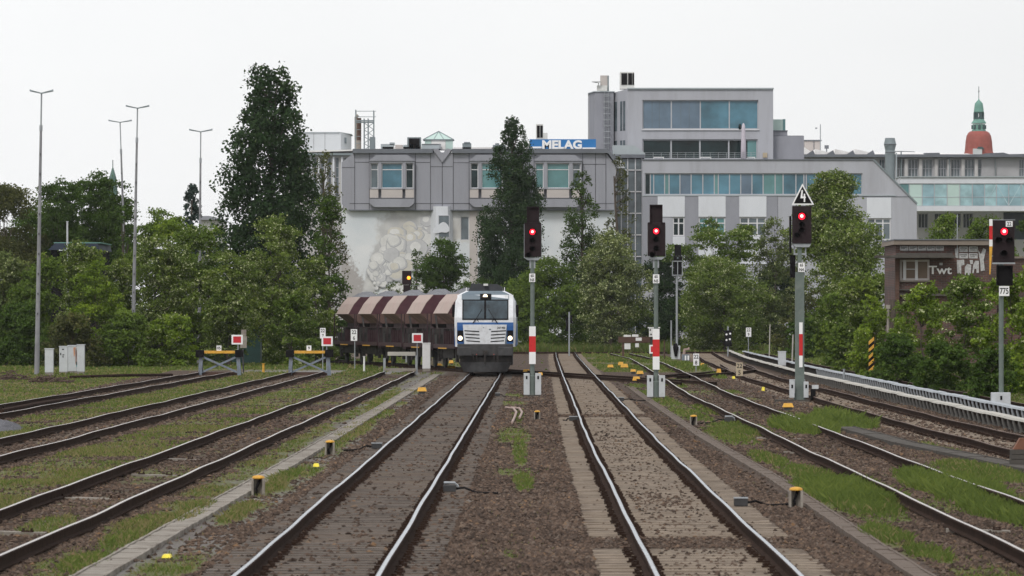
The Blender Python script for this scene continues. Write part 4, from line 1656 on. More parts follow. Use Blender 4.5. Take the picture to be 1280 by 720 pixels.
def graffiti_cabinets():
    Y = 252.
    r = cab_thing('relay_cabinet', 'wide light grey cabinet, left one of the touching pair, with faint black tags', 74, 84.5, 432.5, 467, Y, group=CG)
    m = MB()
    for a, b, c, d in ((77.5, 436, 80, 437.5), (75.2, 441, 76.6, 444), (78, 443, 80.5, 444), (78.2, 444.5, 79.4, 447)):
        m.box(W(a, Y), W(c, Y), Y - .006, Y + .003, Z(d, Y), Z(b, Y))
    m.build('paint_tag', 'text_black', r)
    r = cab_thing('relay_cabinet', 'light grey cabinet with dripping green and orange paint on its front, behind two plain ones', 84.6, 96, 431.5, 464, Y + 3, d=.8, group=CG)
    rr = random.Random(2)
    cols = [('paint_green', (.18, .36, .20)), ('paint_orange', (.55, .28, .17)), ('paint_yellow', (.50, .50, .22)), ('paint_teal', (.12, .34, .38)), ('paint_brown', (.30, .22, .20))]
    for i, (n, c) in enumerate(cols):
        M[n] = mat(n.replace('_', ' '), c, .6)
        m = MB()
        for k in range(4):
            a = rr.uniform(84.8, 92)
            t = rr.uniform(434, 442)
            w = rr.uniform(1.4, 3.4)
            b = t + rr.uniform(8, 20)
            yy = Y + 3 - .008 - i * .002
            m.prism([(W(a + w * .3, Y), Z(min(b, 461), Y)), (W(a + w * .7, Y), Z(min(b, 461), Y)), (W(a + w, Y), Z((t + b) / 2, Y)), (W(a + w * .8, Y), Z(t, Y)), (W(a, Y), Z(t + 1, Y))], yy, yy + .014 + i * .002)
        m.build('paint_drip', n, r)
    cab_thing('relay_cabinet', 'tall light grey cabinet with a pale blue smear, right one of the touching group', 96.3, 105.5, 430.5, 465, Y + .6, group=CG)


graffiti_cabinets()
cab_thing('relay_cabinet', 'white free standing cabinet left of the locomotive', 528, 538, 428.5, 462, 268, d=.5, m_='white_paint')
cab_thing('relay_cabinet', 'grey cabinet standing between the conductor rail covers left of the tallest signal', 973, 982.5, 439, 457, 285, d=.5)


def small_cluster():
    Y = 330.
    r = thing('cable_box', 'dark blue box with two white striped plates right of the unlit signal', 'cable box', (W(857, Y), Y, 0))
    m = MB()
    m.box(W(852.5, Y), W(862, Y), Y, Y + .4, 0, Z(443, Y))
    m.build('housing', 'buffer_blue', r)
    m = MB()
    for a in (856, 859.5):
        m.box(W(a, Y), W(a + 1.8, Y), Y - .03, Y - .004, .05, Z(444.5, Y))
    m.build('white_plate', 'sign_white', r)
    m = MB()
    m.tube([(W(855, Y), Y + .2, Z(443, Y)), (W(856, Y), Y + .2, Z(437, Y)), (W(862, Y), Y + .2, Z(436, Y))], .11, 6)
    m.build('cable_loop', 'hose', r)


small_cluster()


def capped_post(label, px, p0, pb, w=16):
    Y = GY(pb)
    x = W(px, Y)
    h = Z(p0, Y)
    k = h / .30
    r = thing('trackside_post', label, 'cable post', (x, Y, 0), group='short concrete posts with yellow caps')
    m = MB()
    m.box(x - .11 * k, x - .075 * k, Y - .07, Y + .07, -.1, h * .82)
    m.box(x + .065 * k, x + .105 * k, Y - .07, Y + .07, -.1, h * .82)
    m.box(x - .075 * k, x + .065 * k, Y + .03, Y + .07, -.1, h * .82)
    m.build('body', 'concrete', r)
    m = MB()
    m.tube([(x - .02, Y - .03, -.02), (x - .03 * k, Y - .04, h * .3), (x + .0, Y - .02, h * .55), (x + .02, Y, h * .8)], .022, 7)
    m.build('cable', 'black', r)
    m = MB()
    m.lathe([(.10 * k, h * .81), (.105 * k, h * .86), (.09 * k, h * .95), (.03, h)], x, Y, 10)
    m.build('cap', 'yellow', r, smooth=False)
    return x, Y


capped_post('yellow capped concrete post on the wide cable trough, nearest to the camera', 323, 594, 617)
capped_post('yellow capped concrete post on the wide cable trough, the farther one with a cable', 412.5, 550, 567)
capped_post('small yellow capped post on the ballast between the two main tracks', 671.5, 513, 524)
capped_post('yellow capped post in the grass right of the tan sleeper track', 995, 608.5, 633)
capped_post('yellow capped post beside the narrow trough near the second signal', 867, 518.5, 531)


def yellow_cap(name, label, px, py, w, h, m_='yellow', group='yellow covers and markers along the tracks', base=True):
    Y = GY(py)
    x = W(px, Y)
    s = F / Y
    hw, hh = w / 2 / s, h / s
    r = thing(name, label, 'track marker', (x, Y, 0), group=group)
    z0 = .01
    if base:
        m = MB()
        m.box(x - hw * .7, x + hw * .7, Y - .1, Y + .16, -.05, .10)
        m.build('base', 'dark_metal', r)
        z0 = .10
    m = MB()
    m.add([(x - hw, Y - .14, z0), (x + hw, Y - .14, z0), (x + hw, Y + .2, z0), (x - hw, Y + .2, z0),
           (x - hw * .75, Y - .08, z0 + hh), (x + hw * .75, Y - .08, z0 + hh), (x + hw * .7, Y + .14, z0 + hh), (x - hw * .7, Y + .14, z0 + hh)],
          [(0, 3, 2, 1), (4, 5, 6, 7), (0, 1, 5, 4), (1, 2, 6, 5), (2, 3, 7, 6), (3, 0, 4, 7)])
    m.build('cover', m_, r, bevel=.01)


for lb, px, py, w, h in (
    ('yellow cover left of the second signal, nearest of the scattered ones beside the crossover', 795.5, 478.5, 10, 5),
    ('yellow cover at the right foot of the second signal', 823.5, 496.5, 12, 4),
    ('yellow cover at the right foot of the first signal', 675.5, 471.5, 6, 3.5),
    ('flat yellow cover behind the left foot of the first signal', 658, 467, 9, 3),
    ('yellow cover just left of the second signal mast behind the crossover', 800, 470, 9, 4),
    ('smaller yellow cover left of the second signal, beside a larger one behind the crossover', 791.5, 467, 7, 3),
    ('yellow cover in the grass behind the crossover, right one of three', 780.5, 461.5, 10, 4.5),
    ('yellow cover in the grass behind the crossover, farthest back of three', 776, 458.5, 7, 4),
    ('yellow cover in the grass nearest to the tan sleeper track, left one of three', 763, 461.5, 8, 3.5),
    ('yellow cover on the ground close in front of the locomotive\'s left side', 563.5, 463.5, 13, 4),
    ('small yellow cover under the wagons just left of the locomotive', 564, 456, 6, 3.5),
    ('flat yellow cover beside the white cabinet left of the locomotive', 547, 459, 12, 2.5),
    ('flat yellow cover under the wagons beside the low pale buffer beam', 487, 455.5, 13, 2.5),
    ('yellow cover beside the wide cable trough in front of the white cabinet', 527.5, 492.5, 12, 5),
    ('yellow cover left of the weathered tan board', 898.5, 468.5, 6, 5),
    ('yellow cover in front of the concrete plinth of the tallest signal', 985, 513, 14, 5),
    ('small yellow cover behind the white board reading 22 over 8', 878, 459, 5, 3)):
    yellow_cap('track_marker', lb, px, py, w, h)
for lb, px, py, w, h in (('bright yellow lump on the ballast beside the wide trough, farther from the camera', 395.3, 584, 8, 4),
                         ('bright yellow lump on the ballast beside the wide trough, close to the camera', 208.5, 698, 12, 4),
                         ('tiny yellow and white marker on the dirt left of the tallest signal', 954, 489, 4, 5),
                         ('tiny lime green marker on the dirt near the weathered tan board', 917, 474.5, 4, 4)):
    yellow_cap('track_marker', lb, px, py, w, h, 'lemon', None, False)


def rail_box(label, px, py, w, kind, cable_to):
    Y = GY(py)
    x = W(px, Y)
    s = F / Y
    k = w / s / 2
    r = thing('axle_counter', label, 'axle counter', (x, Y, 0), group='dark sensor boxes clamped to the rails')
    m = MB()
    m.box(x - k, x + k, Y - .09, Y + .09, .02, .13)
    m.build('housing', 'dark_metal', r, bevel=.012)
    m = MB()
    if kind == 1:
        m.tube([(x - k * .9, Y, .165), (x + k * .8, Y, .165), (x + k * 1.25, Y, .12), (x + k * 1.35, Y, .05)], .022, 7)
    else:
        m.box(x - k * 1.05, x + k * 1.05, Y - .1, Y + .1, .132, .15)
    m.build('hood', 'galv', r)
    m = MB()
    cx, cy = GP(*cable_to)
    a = Vector((x + (k if cx > x else -k), Y, .07))
    b = Vector((cx, cy, .02))
    mid = (a + b) / 2
    m.tube([a, a.lerp(b, .2) + Vector((0, 0, .03)), mid + Vector((0, .02, -.03)), b], .018, 6)
    m.build('cable', 'black', r)


rail_box('dark sensor box left of the dark sleeper track, cabled to a yellow capped post', 471, 562, 13, 0, (430, 564))
rail_box('dark sensor box under a bent silver hood right of the dark sleeper track', 562, 616, 16, 1, (622, 618))
rail_box('dark sensor box right of the tan sleeper track, nearest to the camera', 926, 634, 17, 0, (985, 632))
rail_box('small dark sensor box left of the tan sleeper track', 717, 527, 11, 0, (704, 526))
rail_box('small dark sensor box right of the tan sleeper track near the second signal', 776, 502, 8, 0, (812, 501))
rail_box('small sensor box right of the dark sleeper track close to the first signal', 622, 496, 6, 0, (633, 496))
rail_box('sensor box left of the grass grown track with a cable towards a yellow capped post', 911, 528, 11, 1, (872, 530))


def hoses():
    Y = GY(522)
    m = MB()
    for dx in (0, .16):
        pts = [GP(632 + dx * 45, 511), GP(642 + dx * 45, 512), GP(645.5 + dx * 45, 517), GP(643 + dx * 40, 524), GP(640 + dx * 35, 530)]
        m.tube([(a, b, .04) for a, b in pts[:4 if dx else 5]], .035, 7)
    o = m.build('bent_hose', 'hose')
    tag(o, 'pair of bent pinkish hose ends lying on the ballast between the two main tracks', 'hose')


hoses()


def block_stack():
    Y = 95.
    x = W(1276, Y)
    r = thing('block_stack', 'stack of dark concrete blocks with a rusty pointed cap at the right edge', 'block stack', (x, Y, 0))
    for i in range(4):
        m = MB()
        m.box(x - .21 + .005 * i, x + .22, Y - .12 - .004 * i, Y + .2, .095 * i - .05, .095 * i + .04)
        m.build('block', 'concrete_dark', r, bevel=.01)
    m = MB()
    m.prism([(x - .15, .33), (x + .25, .33), (x + .2, .55), (x - .02, .55)], Y - .1, Y + .15)
    m.build('cap', mat('rusty cap', (.17, .075, .045), .8, 0, .3, 5), r)


block_stack()


def gravel_heap():
    bx, by = GP(4, 537)
    n = 26
    V, Fc = [], []
    rs = np.random.RandomState(4)
    for i in range(n):
        for j in range(n):
            u, v = i / (n - 1) * 2 - 1, j / (n - 1) * 2 - 1
            d = math.hypot(u, v)
            z = max(0, .30 * (1 - d ** 1.6)) - .05 + rs.uniform(-.02, .025)
            V.append((bx - .1 + u * .62 + rs.uniform(-.01, .01), by + v * 3.4, z))
    for i in range(n - 1):
        for j in range(n - 1):
            a = i * n + j
            Fc.append((a, a + n, a + n + 1, a + 1))
    me = np_mesh('gravel_heap', np.array(V), np.array(Fc), ['gravel_grey'])
    o = link('gravel_heap', me)
    tag(o, 'low heap of blue grey gravel between the two left sidings', 'gravel heap')


gravel_heap()


def brush_pile(label, px, py, w, h, n=70, seed=1):
    rr = random.Random(seed)
    x, Y = GP(px, py)
    m = MB()
    for i in range(n):
        a = rr.uniform(-w, w)
        t = 1 - abs(a) / w
        p = Vector((x + a, Y + rr.uniform(-.5, .5), rr.uniform(0, h * t)))
        d = Vector((rr.uniform(-1, 1), rr.uniform(-.6, .6), rr.uniform(-.1, .35))).normalized() * rr.uniform(.3, .9)
        m.tube([p - d * .5, p + Vector((0, 0, .03)), p + d * .5], [.03, .025, .01], 5)
    o = m.build('brush_pile', mat('dead twigs', (.085, .055, .045), .95, 0, .35, 3))
    tag(o, label, 'brush pile', 'piles of dead branches')


brush_pile('pile of dead brown branches at the left edge of the grass', 8, 475, 1.1, .5, 80, 1)
brush_pile('dark pile of dead branches in front of the grey cabinets', 62, 478, .9, .35, 60, 2)
brush_pile('grey brown heap of branches under the bushes left of the shed', 186, 455, 1.1, .8, 80, 3)


def shed():
    Y = 312.
    zz = lambda py: Z(py, Y)
    xx = lambda q: W(q, Y)
    r = thing('shed', 'dark green sheet metal shed behind a buffer stop', 'shed', (xx(307), Y, 0))
    m = MB()
    x0, x1 = xx(290), xx(325)
    n = 22
    for i in range(n):
        a, b = x0 + (x1 - x0) * i / n, x0 + (x1 - x0) * (i + 1) / n
        m.box(a, a + (b - a) * .55, Y - .03, Y, 0, zz(408))
    m.box(x0, x1, Y, Y + 2.4, 0, zz(408))
    m.build('walls', 'shed_green', r)
    m = MB()
    m.prism([(x0 - .1, zz(408) + .005), (x1 + .1, zz(408) + .005), (x1 + .25, zz(405.5)), (x1 + .0, zz(406.3)), (x0 + .1, zz(405.3)), (x0 - .1, zz(406.5))], Y - .2, Y + 2.6)
    m.build('roof', 'shed_green', r)


shed()


def wire_fence():
    Y = 318.
    x0, x1 = W(226, Y), W(290, Y)
    r = thing('wire_fence', 'dark green bar fence between a lamp post and the green shed', 'fence', (x0, Y, 0))
    m = MB()
    for i in range(46):
        x = x0 + (x1 - x0) * i / 45
        m.box(x - .012, x + .012, Y, Y + .02, .1, 2.25)
    for z in (.2, .8, 1.4, 2.0):
        m.box(x0, x1, Y - .012, Y - .001, z, z + .04)
    m.build('mesh_panel', 'wire', r)
    for i in range(4):
        x = x0 + (x1 - x0) * i / 3
        m = MB()
        m.box(x - .04, x + .04, Y + .02, Y + .1, 0, 2.4)
        m.build('fence_post', 'wire', r)


wire_fence()


# ------------------------------------------------------------------ locomotive
def loco():
    Y0 = 240.
    X0 = W(606.5, Y0)
    r = thing('diesel_locomotive', 'white and blue locomotive with lit headlights pulling red wagons', 'locomotive', (X0, Y0, RT))
    r.rotation_euler = (0, 0, -math.atan(.0045))
    S = F / Y0
    lx = lambda px: (px - 606.5) / S
    lz = lambda py: (468.4 - py) / S
    L = 19.
    # cab front: (z, half width of flat front, y of front, half width of side, y where side starts)
    LV = [(1.30, 1.33, .05, 1.46, .30), (2.30, 1.33, .0, 1.50, .28), (2.72, 1.33, .03, 1.50, .30), (3.50, 1.24, .36, 1.46, .66), (3.86, 1.10, .55, 1.28, .92), (4.02, .80, .80, .95, 1.2)]

    def fy(z):
        for (a, b) in zip(LV, LV[1:]):
            if z <= b[0]:
                t = (z - a[0]) / (b[0] - a[0])
                return a[2] + (b[2] - a[2]) * t
        return LV[-1][2]
    body, white = MB(), MB()
    rows = []
    for z, wf, yf, ws, ys in LV:
        rows.append([(-ws, L, z), (-ws, ys, z), (-wf, yf, z), (wf, yf, z), (ws, ys, z), (ws, L, z)])
    for a, b in zip(rows, rows[1:]):
        for i in range(5):
            q = [a[i], a[i + 1], b[i + 1], b[i]]
            body.slot({0: 0, 4: 0, 1: 1, 3: 1, 2: 2}[i]).add(q, [(0, 1, 2, 3)])
    body.slot(3).add(rows[-1], [(0, 1, 2, 3, 4, 5)])
    body.slot(0).add([rows[0][0], rows[0][5], rows[-1][5], rows[-1][0]], [(0, 1, 2, 3)])
    body.add([(x, y, 1.3) for x, y, z in rows[0]], [(5, 4, 3, 2, 1, 0)])
    body.build('body', ['loco_grey', 'loco_white', 'loco_grey', 'loco_roof'], r, local=True)

    def panel(name, poly, m_, t=.02, parent=r, back=.03):
        """front panel following the rake; poly in local x,z"""
        mb = MB()
        n = len(poly)
        vs = [(x, fy(z) - t, z) for x, z in poly] + [(x, fy(z) + back, z) for x, z in poly]
        mb.add(vs, [tuple(range(n)), tuple(range(2 * n - 1, n - 1, -1))] + [(i, n + i, n + (i + 1) % n, (i + 1) % n) for i in range(n)])
        return mb.build(name, m_, parent, local=True)

    def rectp(a, b, c, d):  # px box -> polygon split at rake knees
        x0, x1, z1, z0 = lx(a), lx(c), lz(b), lz(d)
        zs = [z0] + [q[0] for q in LV if z0 < q[0] < z1] + [z1]
        return [(x0, z0), (x1, z0)] + [(x1, z) for z in zs[1:-1]] + [(x1, z1), (x0, z1)] + [(x0, z) for z in zs[1:-1]][::-1]
    # white surround
    panel('window_surround', rectp(571.5, 370, 641.5, 406.5), 'loco_white', .008)
    panel('brow', [(lx(577), lz(376)), (lx(636), lz(376)), (lx(636), 3.862), (lx(630), lz(366.3)), (lx(583), lz(366.3)), (lx(577), 3.862)], 'loco_grey', .022)
    w = panel('windscreen', rectp(577.8, 375.8, 635.5, 401.3), 'black', .028)
    for a, c in ((579.3, 605.2), (607.6, 634.2)):
        panel('pane', rectp(a, 377.2, c, 399.8), 'loco_glass', .034, w)
    h = panel('top_light', rectp(600, 368.6, 614, 375.6), 'black', .05)
    mb = MB()
    z = lz(372)
    mb.disc(lx(606.5), fy(z) - .062, z, .115, .02)
    mb.build('lamp', 'headlight', h, local=True)
    # blue band and flanks
    panel('blue_band', rectp(571.3, 404.5, 641.8, 409.5), 'loco_blue', .012)
    for a, c in ((571.3, 579.5), (633.5, 641.8)):
        panel('blue_flank', rectp(a, 409, c, 431), 'loco_blue', .014)
    # white grille panel
    g = panel('grille_panel', [(lx(580.5), lz(431.5)), (lx(631), lz(431.5)), (lx(633.5), lz(407.2)), (lx(578.5), lz(407.2))], 'loco_white', .035)
    mb = MB()
    for i in range(4):
        py = 416 + i * 4.2
        for s in (-1, 1):
            inner, outer = 606.5 + s * (7.5 - i * .3), 606.5 + s * (26 - i * .8)
            z_ = lz(py)
            pts = [(lx(inner), z_ + .028 - .05), (lx(outer), z_ + .02 + .0), (lx(outer), z_ + .07), (lx(inner), z_ + .028)]
            if s < 0:
                pts = pts[::-1]
            mb.prism(pts, fy(z_) - .042, fy(z_) - .03)
    mb.build('grille_slots', 'black', g, local=True)
    text('running_number', '247 902', .10, lx(626.5), fy(2.3) - .04, lz(411.2), 'text_black', g, .02, .005, .9, local=True)
    mb = MB()
    for a, b, c_ in ((604.5, 411, .035), (612.5, 413.2, .06)):
        mb.disc(lx(a), fy(2.1) - .041, lz(b), c_, .006, 10, c_ * .5)
    mb.build('small_emblem', 'loco_grey', g, local=True)
    for s in (-1, 1):
        a = 606.5 + s * 31.2
        hh = panel('headlight', rectp(a - 3.7, 414.5, a + 3.7, 428.5), 'black', .03)
        mb = MB()
        mb.disc(lx(a), fy(1.6) - .048, lz(424.2), .115, .02)
        mb.build('lamp', 'headlight', hh, local=True)
        mb = MB()
        mb.disc(lx(a), fy(1.6) - .042, lz(418), .085, .01)
        mb.build('tail_lamp', 'glass_grey', hh, local=True)
        # buffers
        mb = MB()
        mb.box(s * .98 - .34, s * .98 + .34, -.52, -.40, .86, 1.30)
        mb.build('buffer', 'loco_apron', r, local=True, bevel=.05)
        mb = MB()
        mb.tube([(s * .98, -.41, 1.07), (s * .98, .1, 1.07)], .16, 10)
        mb.build('buffer_stem', 'underframe', r, local=True)
        # wipers
        mb = MB()
        mb.tube([(lx(606.5 + s * 8.5), fy(2.6) - .06, lz(403.5)), (lx(606.5 + s * 11), fy(2.75) - .06, lz(399.5)), (lx(606.5 + s * 4), fy(3.2) - .06, lz(388))], .018, 5)
        mb.tube([(lx(606.5 + s * 15.5), fy(2.6) - .05, lz(405.5)), (lx(606.5 + s * 12), fy(2.75) - .07, lz(401))], .022, 5)
        mb.build('wiper', 'black', r, local=True)
        # side glazing and mirror
        mb = MB()
        mb.box(s * 1.505, s * 1.475, 1.0, 1.75, 2.55, 3.3)
        mb.build('side_window', 'loco_glass', r, local=True)
        mb = MB()
        mb.box(s * 1.50, s * 1.62, .72, .84, 2.75, 3.35)
        mb.build('mirror', 'black', r, local=True, bevel=.02)
        # blue lower side band
        mb = MB()
        mb.box(s * 1.512, s * 1.47, .9, L - .1, 1.32, 2.4)
        mb.build('side_band', 'loco_blue', r, local=True)
        mb = MB()
        mb.tube([(lx(606.5 + s * 24), 1.0, 4.0), (lx(606.5 + s * 24), 1.0, 4.2)], .02, 5)
        mb.build('aerial', 'sign_white', r, local=True)
    # headstock, apron, plough
    mb = MB()
    mb.box(-1.36, 1.36, -.03, .5, .86, 1.43)
    mb.build('headstock', 'loco_apron', r, local=True, bevel=.04)
    mb = MB()
    mb.box(-1.22, 1.22, .12, .6, .45, .857)
    mb.build('apron', 'underframe', r, local=True)
    mb = MB()
    n = 10
    vs = []
    for i in range(n + 1):
        t = i / n * 2 - 1
        yf = -.28 + .55 * t * t
        vs += [(t * 1.05, yf, .08), (t * 1.30, yf - .05, .55)]
    mb.add(vs, [(2 * i, 2 * i + 2, 2 * i + 3, 2 * i + 1) for i in range(n)])
    k = len(mb.v)
    mb.add([(x, y + .06, z) for x, y, z in vs], [(2 * i + 1, 2 * i + 3, 2 * i + 2, 2 * i) for i in range(n)])
    mb.build('plough', 'loco_apron', r, local=True)
    mb = MB()
    mb.box(-.12, .12, -.3, .05, .9, 1.12)
    mb.tube([(0, -.32, 1.0), (0, -.36, .75), (0, -.34, .5)], .05, 6)
    for x, cx in ((-.42, 1), (.42, -1), (-.6, 1), (.6, -1)):
        mb.tube([(x, -.04, .95), (x + .02, -.16, .7), (x + .05 * cx, -.1, .45)], .03, 6)
    mb.build('coupling', 'underframe', r, local=True)
    mb = MB()
    for x in (-.42, .42):
        mb.disc(x, -.12, .93, .03, .03)
    mb.build('hose_taps', 'tile_red', r, local=True)
    # roof equipment
    mb = MB()
    mb.prism([(-.86, 4.02), (.86, 4.02), (.78, 4.26), (.55, 4.36), (-.55, 4.36), (-.70, 4.30)], 1.9, 8.5)
    mb.prism([(-1.15, 3.95), (1.15, 3.95), (.75, 4.22), (-.75, 4.22)], 9., 17.)
    for x in (-.62, -.36):
        mb.tube([(x, 2.6, 4.28), (x, 3.4, 4.3)], .13, 8)
    mb.build('roof_hood', 'loco_roof', r, local=True)
    mb = MB()
    mb.box(-.1, .12, 1.7, 1.88, 4.28, 4.38)
    mb.build('horn', 'dish', r, local=True)
    # running gear
    mb = MB()
    mb.box(-1.3, 1.3, 6.2, 12.8, .35, 1.25)
    mb.build('tank', 'underframe', r, local=True)
    for yb in (3.6, 15.2):
        mb = MB()
        for s in (-1, 1):
            mb.box(s * 1.02, s * 1.16, yb - 2.2, yb + 2.2, .45, .95)
        mb.box(-1., 1., yb - .3, yb + .3, .5, .9)
        b = mb.build('bogie', 'underframe', r, local=True)
        for s in (-1, 1):
            for dy in (-1.35, 1.35):
                mb = MB()
                pts = [(yb + dy + .62 * math.cos(2 * PI * k / 22), .62 + .62 * math.sin(2 * PI * k / 22)) for k in range(22)]
                mb.prism_x(pts, s * .69, s * .82)
                mb.build('wheel', 'dark_metal', b, local=True)


loco()


# ------------------------------------------------------------------ hopper wagons
def wagon():
    r = thing('hopper_wagon', 'x', 'hopper wagon', (0, 0, RT), group='loaded red hopper wagons behind the locomotive')
    hl = 2.4
    prof = [(.78, 3.98), (1.17, 3.55), (1.52, 2.94)]
    # upper bin
    m = MB()
    full = [(-x, z) for x, z in prof] + [(x, z) for x, z in prof[::-1]]
    m.prism(full, -hl, hl)
    m.build('bin', 'maroon', r, local=True)
    for s in (-1, 1):
        m = MB()
        n = len(prof)
        o = [(x + .015, z + .01) for x, z in prof]
        vs = [(s * x, -hl - .03, z) for x, z in o] + [(s * x, hl + .03, z) for x, z in o] + [(s * (x - .03), -hl - .03, z - .02) for x, z in o] + [(s * (x - .03), hl + .03, z - .02) for x, z in o]
        fs = []
        for i in range(n - 1):
            fs += [(i, i + 1, n + i + 1, n + i), (2 * n + i, 3 * n + i, 3 * n + i + 1, 2 * n + i + 1), (i, 2 * n + i, 2 * n + i + 1, i + 1), (n + i, n + i + 1, 3 * n + i + 1, 3 * n + i)]
        fs += [(n - 1, 3 * n - 1, 4 * n - 1, 2 * n - 1), (0, n, 3 * n, 2 * n)]
        m.add(vs, fs)
        m.build('side_panel', 'wagon_side', r, local=True)
        # ladder / stanchions at the ends
        m = MB()
        for e in (-1, 1):
            m.tube([(s * 1.38, e * 4.1, 1.25), (s * 1.38, e * 4.1, 2.95)], .035, 6)
            m.tube([(s * 1.38, e * 4.1, 2.2), (s * 1.38, e * 3.2, 2.2)], .022, 5)
        for k in range(4):
            y = -3. + k * 2.
            m.tube([(s * 1.42, y, 1.3), (s * 1.40, y, 2.15)], .025, 5)
        m.tube([(s * 1.42, -4.1, 2.15), (s * 1.42, 4.1, 2.15)], .022, 5)
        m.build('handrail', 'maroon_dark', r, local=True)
        m = MB()
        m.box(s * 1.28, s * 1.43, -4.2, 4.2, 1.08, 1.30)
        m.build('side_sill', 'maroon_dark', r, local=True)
        m = MB()
        m.box(s * 1.435, s * 1.455, -1.6, 1.2, 1.05, 1.11)
        m.build('yellow_mark', 'yellow', r, local=True)
        # lower chute flaps
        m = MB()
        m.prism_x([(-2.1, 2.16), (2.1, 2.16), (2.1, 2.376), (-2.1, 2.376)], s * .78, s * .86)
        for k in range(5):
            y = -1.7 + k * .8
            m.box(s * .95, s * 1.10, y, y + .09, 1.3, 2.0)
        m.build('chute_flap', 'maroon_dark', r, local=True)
    # sloping funnel
    m = MB()
    a = [(-1.49, -hl, 2.938), (1.49, -hl, 2.938), (1.49, hl, 2.938), (-1.49, hl, 2.938)]
    b = [(-.80, -hl + .25, 2.38), (.80, -hl + .25, 2.38), (.80, hl - .25, 2.38), (-.80, hl - .25, 2.38)]
    m.add(a + b, [(0, 3, 2, 1), (4, 5, 6, 7), (0, 1, 5, 4), (1, 2, 6, 5), (2, 3, 7, 6), (3, 0, 4, 7)])
    m.build('funnel', 'maroon_dust', r, local=True)
    m = MB()
    m.box(-.8, .8, -1.5, 1.5, 1.3, 2.42)
    m.build('discharge_box', 'underframe', r, local=True)
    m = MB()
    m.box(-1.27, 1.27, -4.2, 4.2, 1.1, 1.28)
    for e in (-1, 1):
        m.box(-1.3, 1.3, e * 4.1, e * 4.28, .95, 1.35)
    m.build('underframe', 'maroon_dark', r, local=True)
    # end platform machinery
    for e in (-1, 1):
        m = MB()
        m.box(-.9, .9, e * 2.7, e * 3.5, 1.3, 2.1)
        m.prism_x([(e * 2.38, 2.95), (e * 2.3, 2.95), (e * 3.6, 1.3), (e * 3.75, 1.3)], -.7, -.6)
        m.prism_x([(e * 2.38, 2.95), (e * 2.3, 2.95), (e * 3.6, 1.3), (e * 3.75, 1.3)], .6, .7)
        m.tube([(-.5, e * 3.9, 1.7), (.6, e * 3.9, 1.75)], .22, 8)
        m.box(-1.2, -.9, e * 3.2, e * 4.0, 1.3, 1.8)
        m.build('end_equipment', 'underframe', r, local=True)
    # load
    n = 12
    V, Fc = [], []
    rs = np.random.RandomState(3)
    for i in range(n):
        for j in range(n):
            u, v = i / (n - 1) * 2 - 1, j / (n - 1) * 2 - 1
            z = 3.95 + .40 * (1 - u * u) * (1 - abs(v) ** 1.5) + rs.uniform(-.03, .03) * (abs(u) < 1)
            V.append((u * .8, v * hl * .93, z))
    for i in range(n - 1):
        for j in range(n - 1):
            k = i * n + j
            Fc.append((k, k + n, k + n + 1, k + 1))
    o = link('gravel_load', np_mesh('gravel_load', np.array(V), np.array(Fc), ['ballast_load']), r)
    # wheels, buffers
    for e in (-1, 1):
        for s in (-1, 1):
            m = MB()
            m.box(s * .95, s * 1.08, e * 3.0 - .75, e * 3.0 + .75, .55, 1.05)
            m.box(s * 1.0, s * 1.16, e * 3.0 - .16, e * 3.0 + .16, .35, .75)
            b = m.build('axle_guard', 'underframe', r, local=True)
        for s in (-1, 1):
            m = MB()
            m.prism_x([(e * 3.0 + .46 * math.cos(2 * PI * k / 20), .46 + .46 * math.sin(2 * PI * k / 20)) for k in range(20)], s * .69, s * .82)
            m.build('wheel', 'dark_metal', b, local=True)
            m = MB()
            m.tube([(s * .9, e * 4.28, 1.08), (s * .9, e * 4.72, 1.08)], .11, 8)
            m.tube([(s * .9, e * 4.72, 1.08), (s * .9, e * 4.78, 1.08)], .22, 10)
            m.build('buffer', 'underframe', r, local=True)
    m = MB()
    m.box(-1.1, 1.1, -1.9, 1.9, .55, 1.08)
    m.build('brake_gear', 'underframe', r, local=True)
    return r


w0 = wagon()
rz = .171
d = Vector((-math.sin(rz), math.cos(rz), 0))
wl = ['red hopper wagon coupled right behind the locomotive, nearest of the five',
      'red hopper wagon second behind the locomotive with a high grey gravel load',
      'red hopper wagon in the middle of the five',
      'red hopper wagon second from the far left end of the train',
      'red hopper wagon at the far left end of the train beside the trees']
for i in range(5):
    c = Vector((-2.35, 265.2, RT)) + d * 9.67 * i
    o = w0 if i == 0 else copy_tree(w0)
    o.location = c
    o.rotation_euler = (0, 0, rz + .004 * i)
    o['label'] = wl[i]

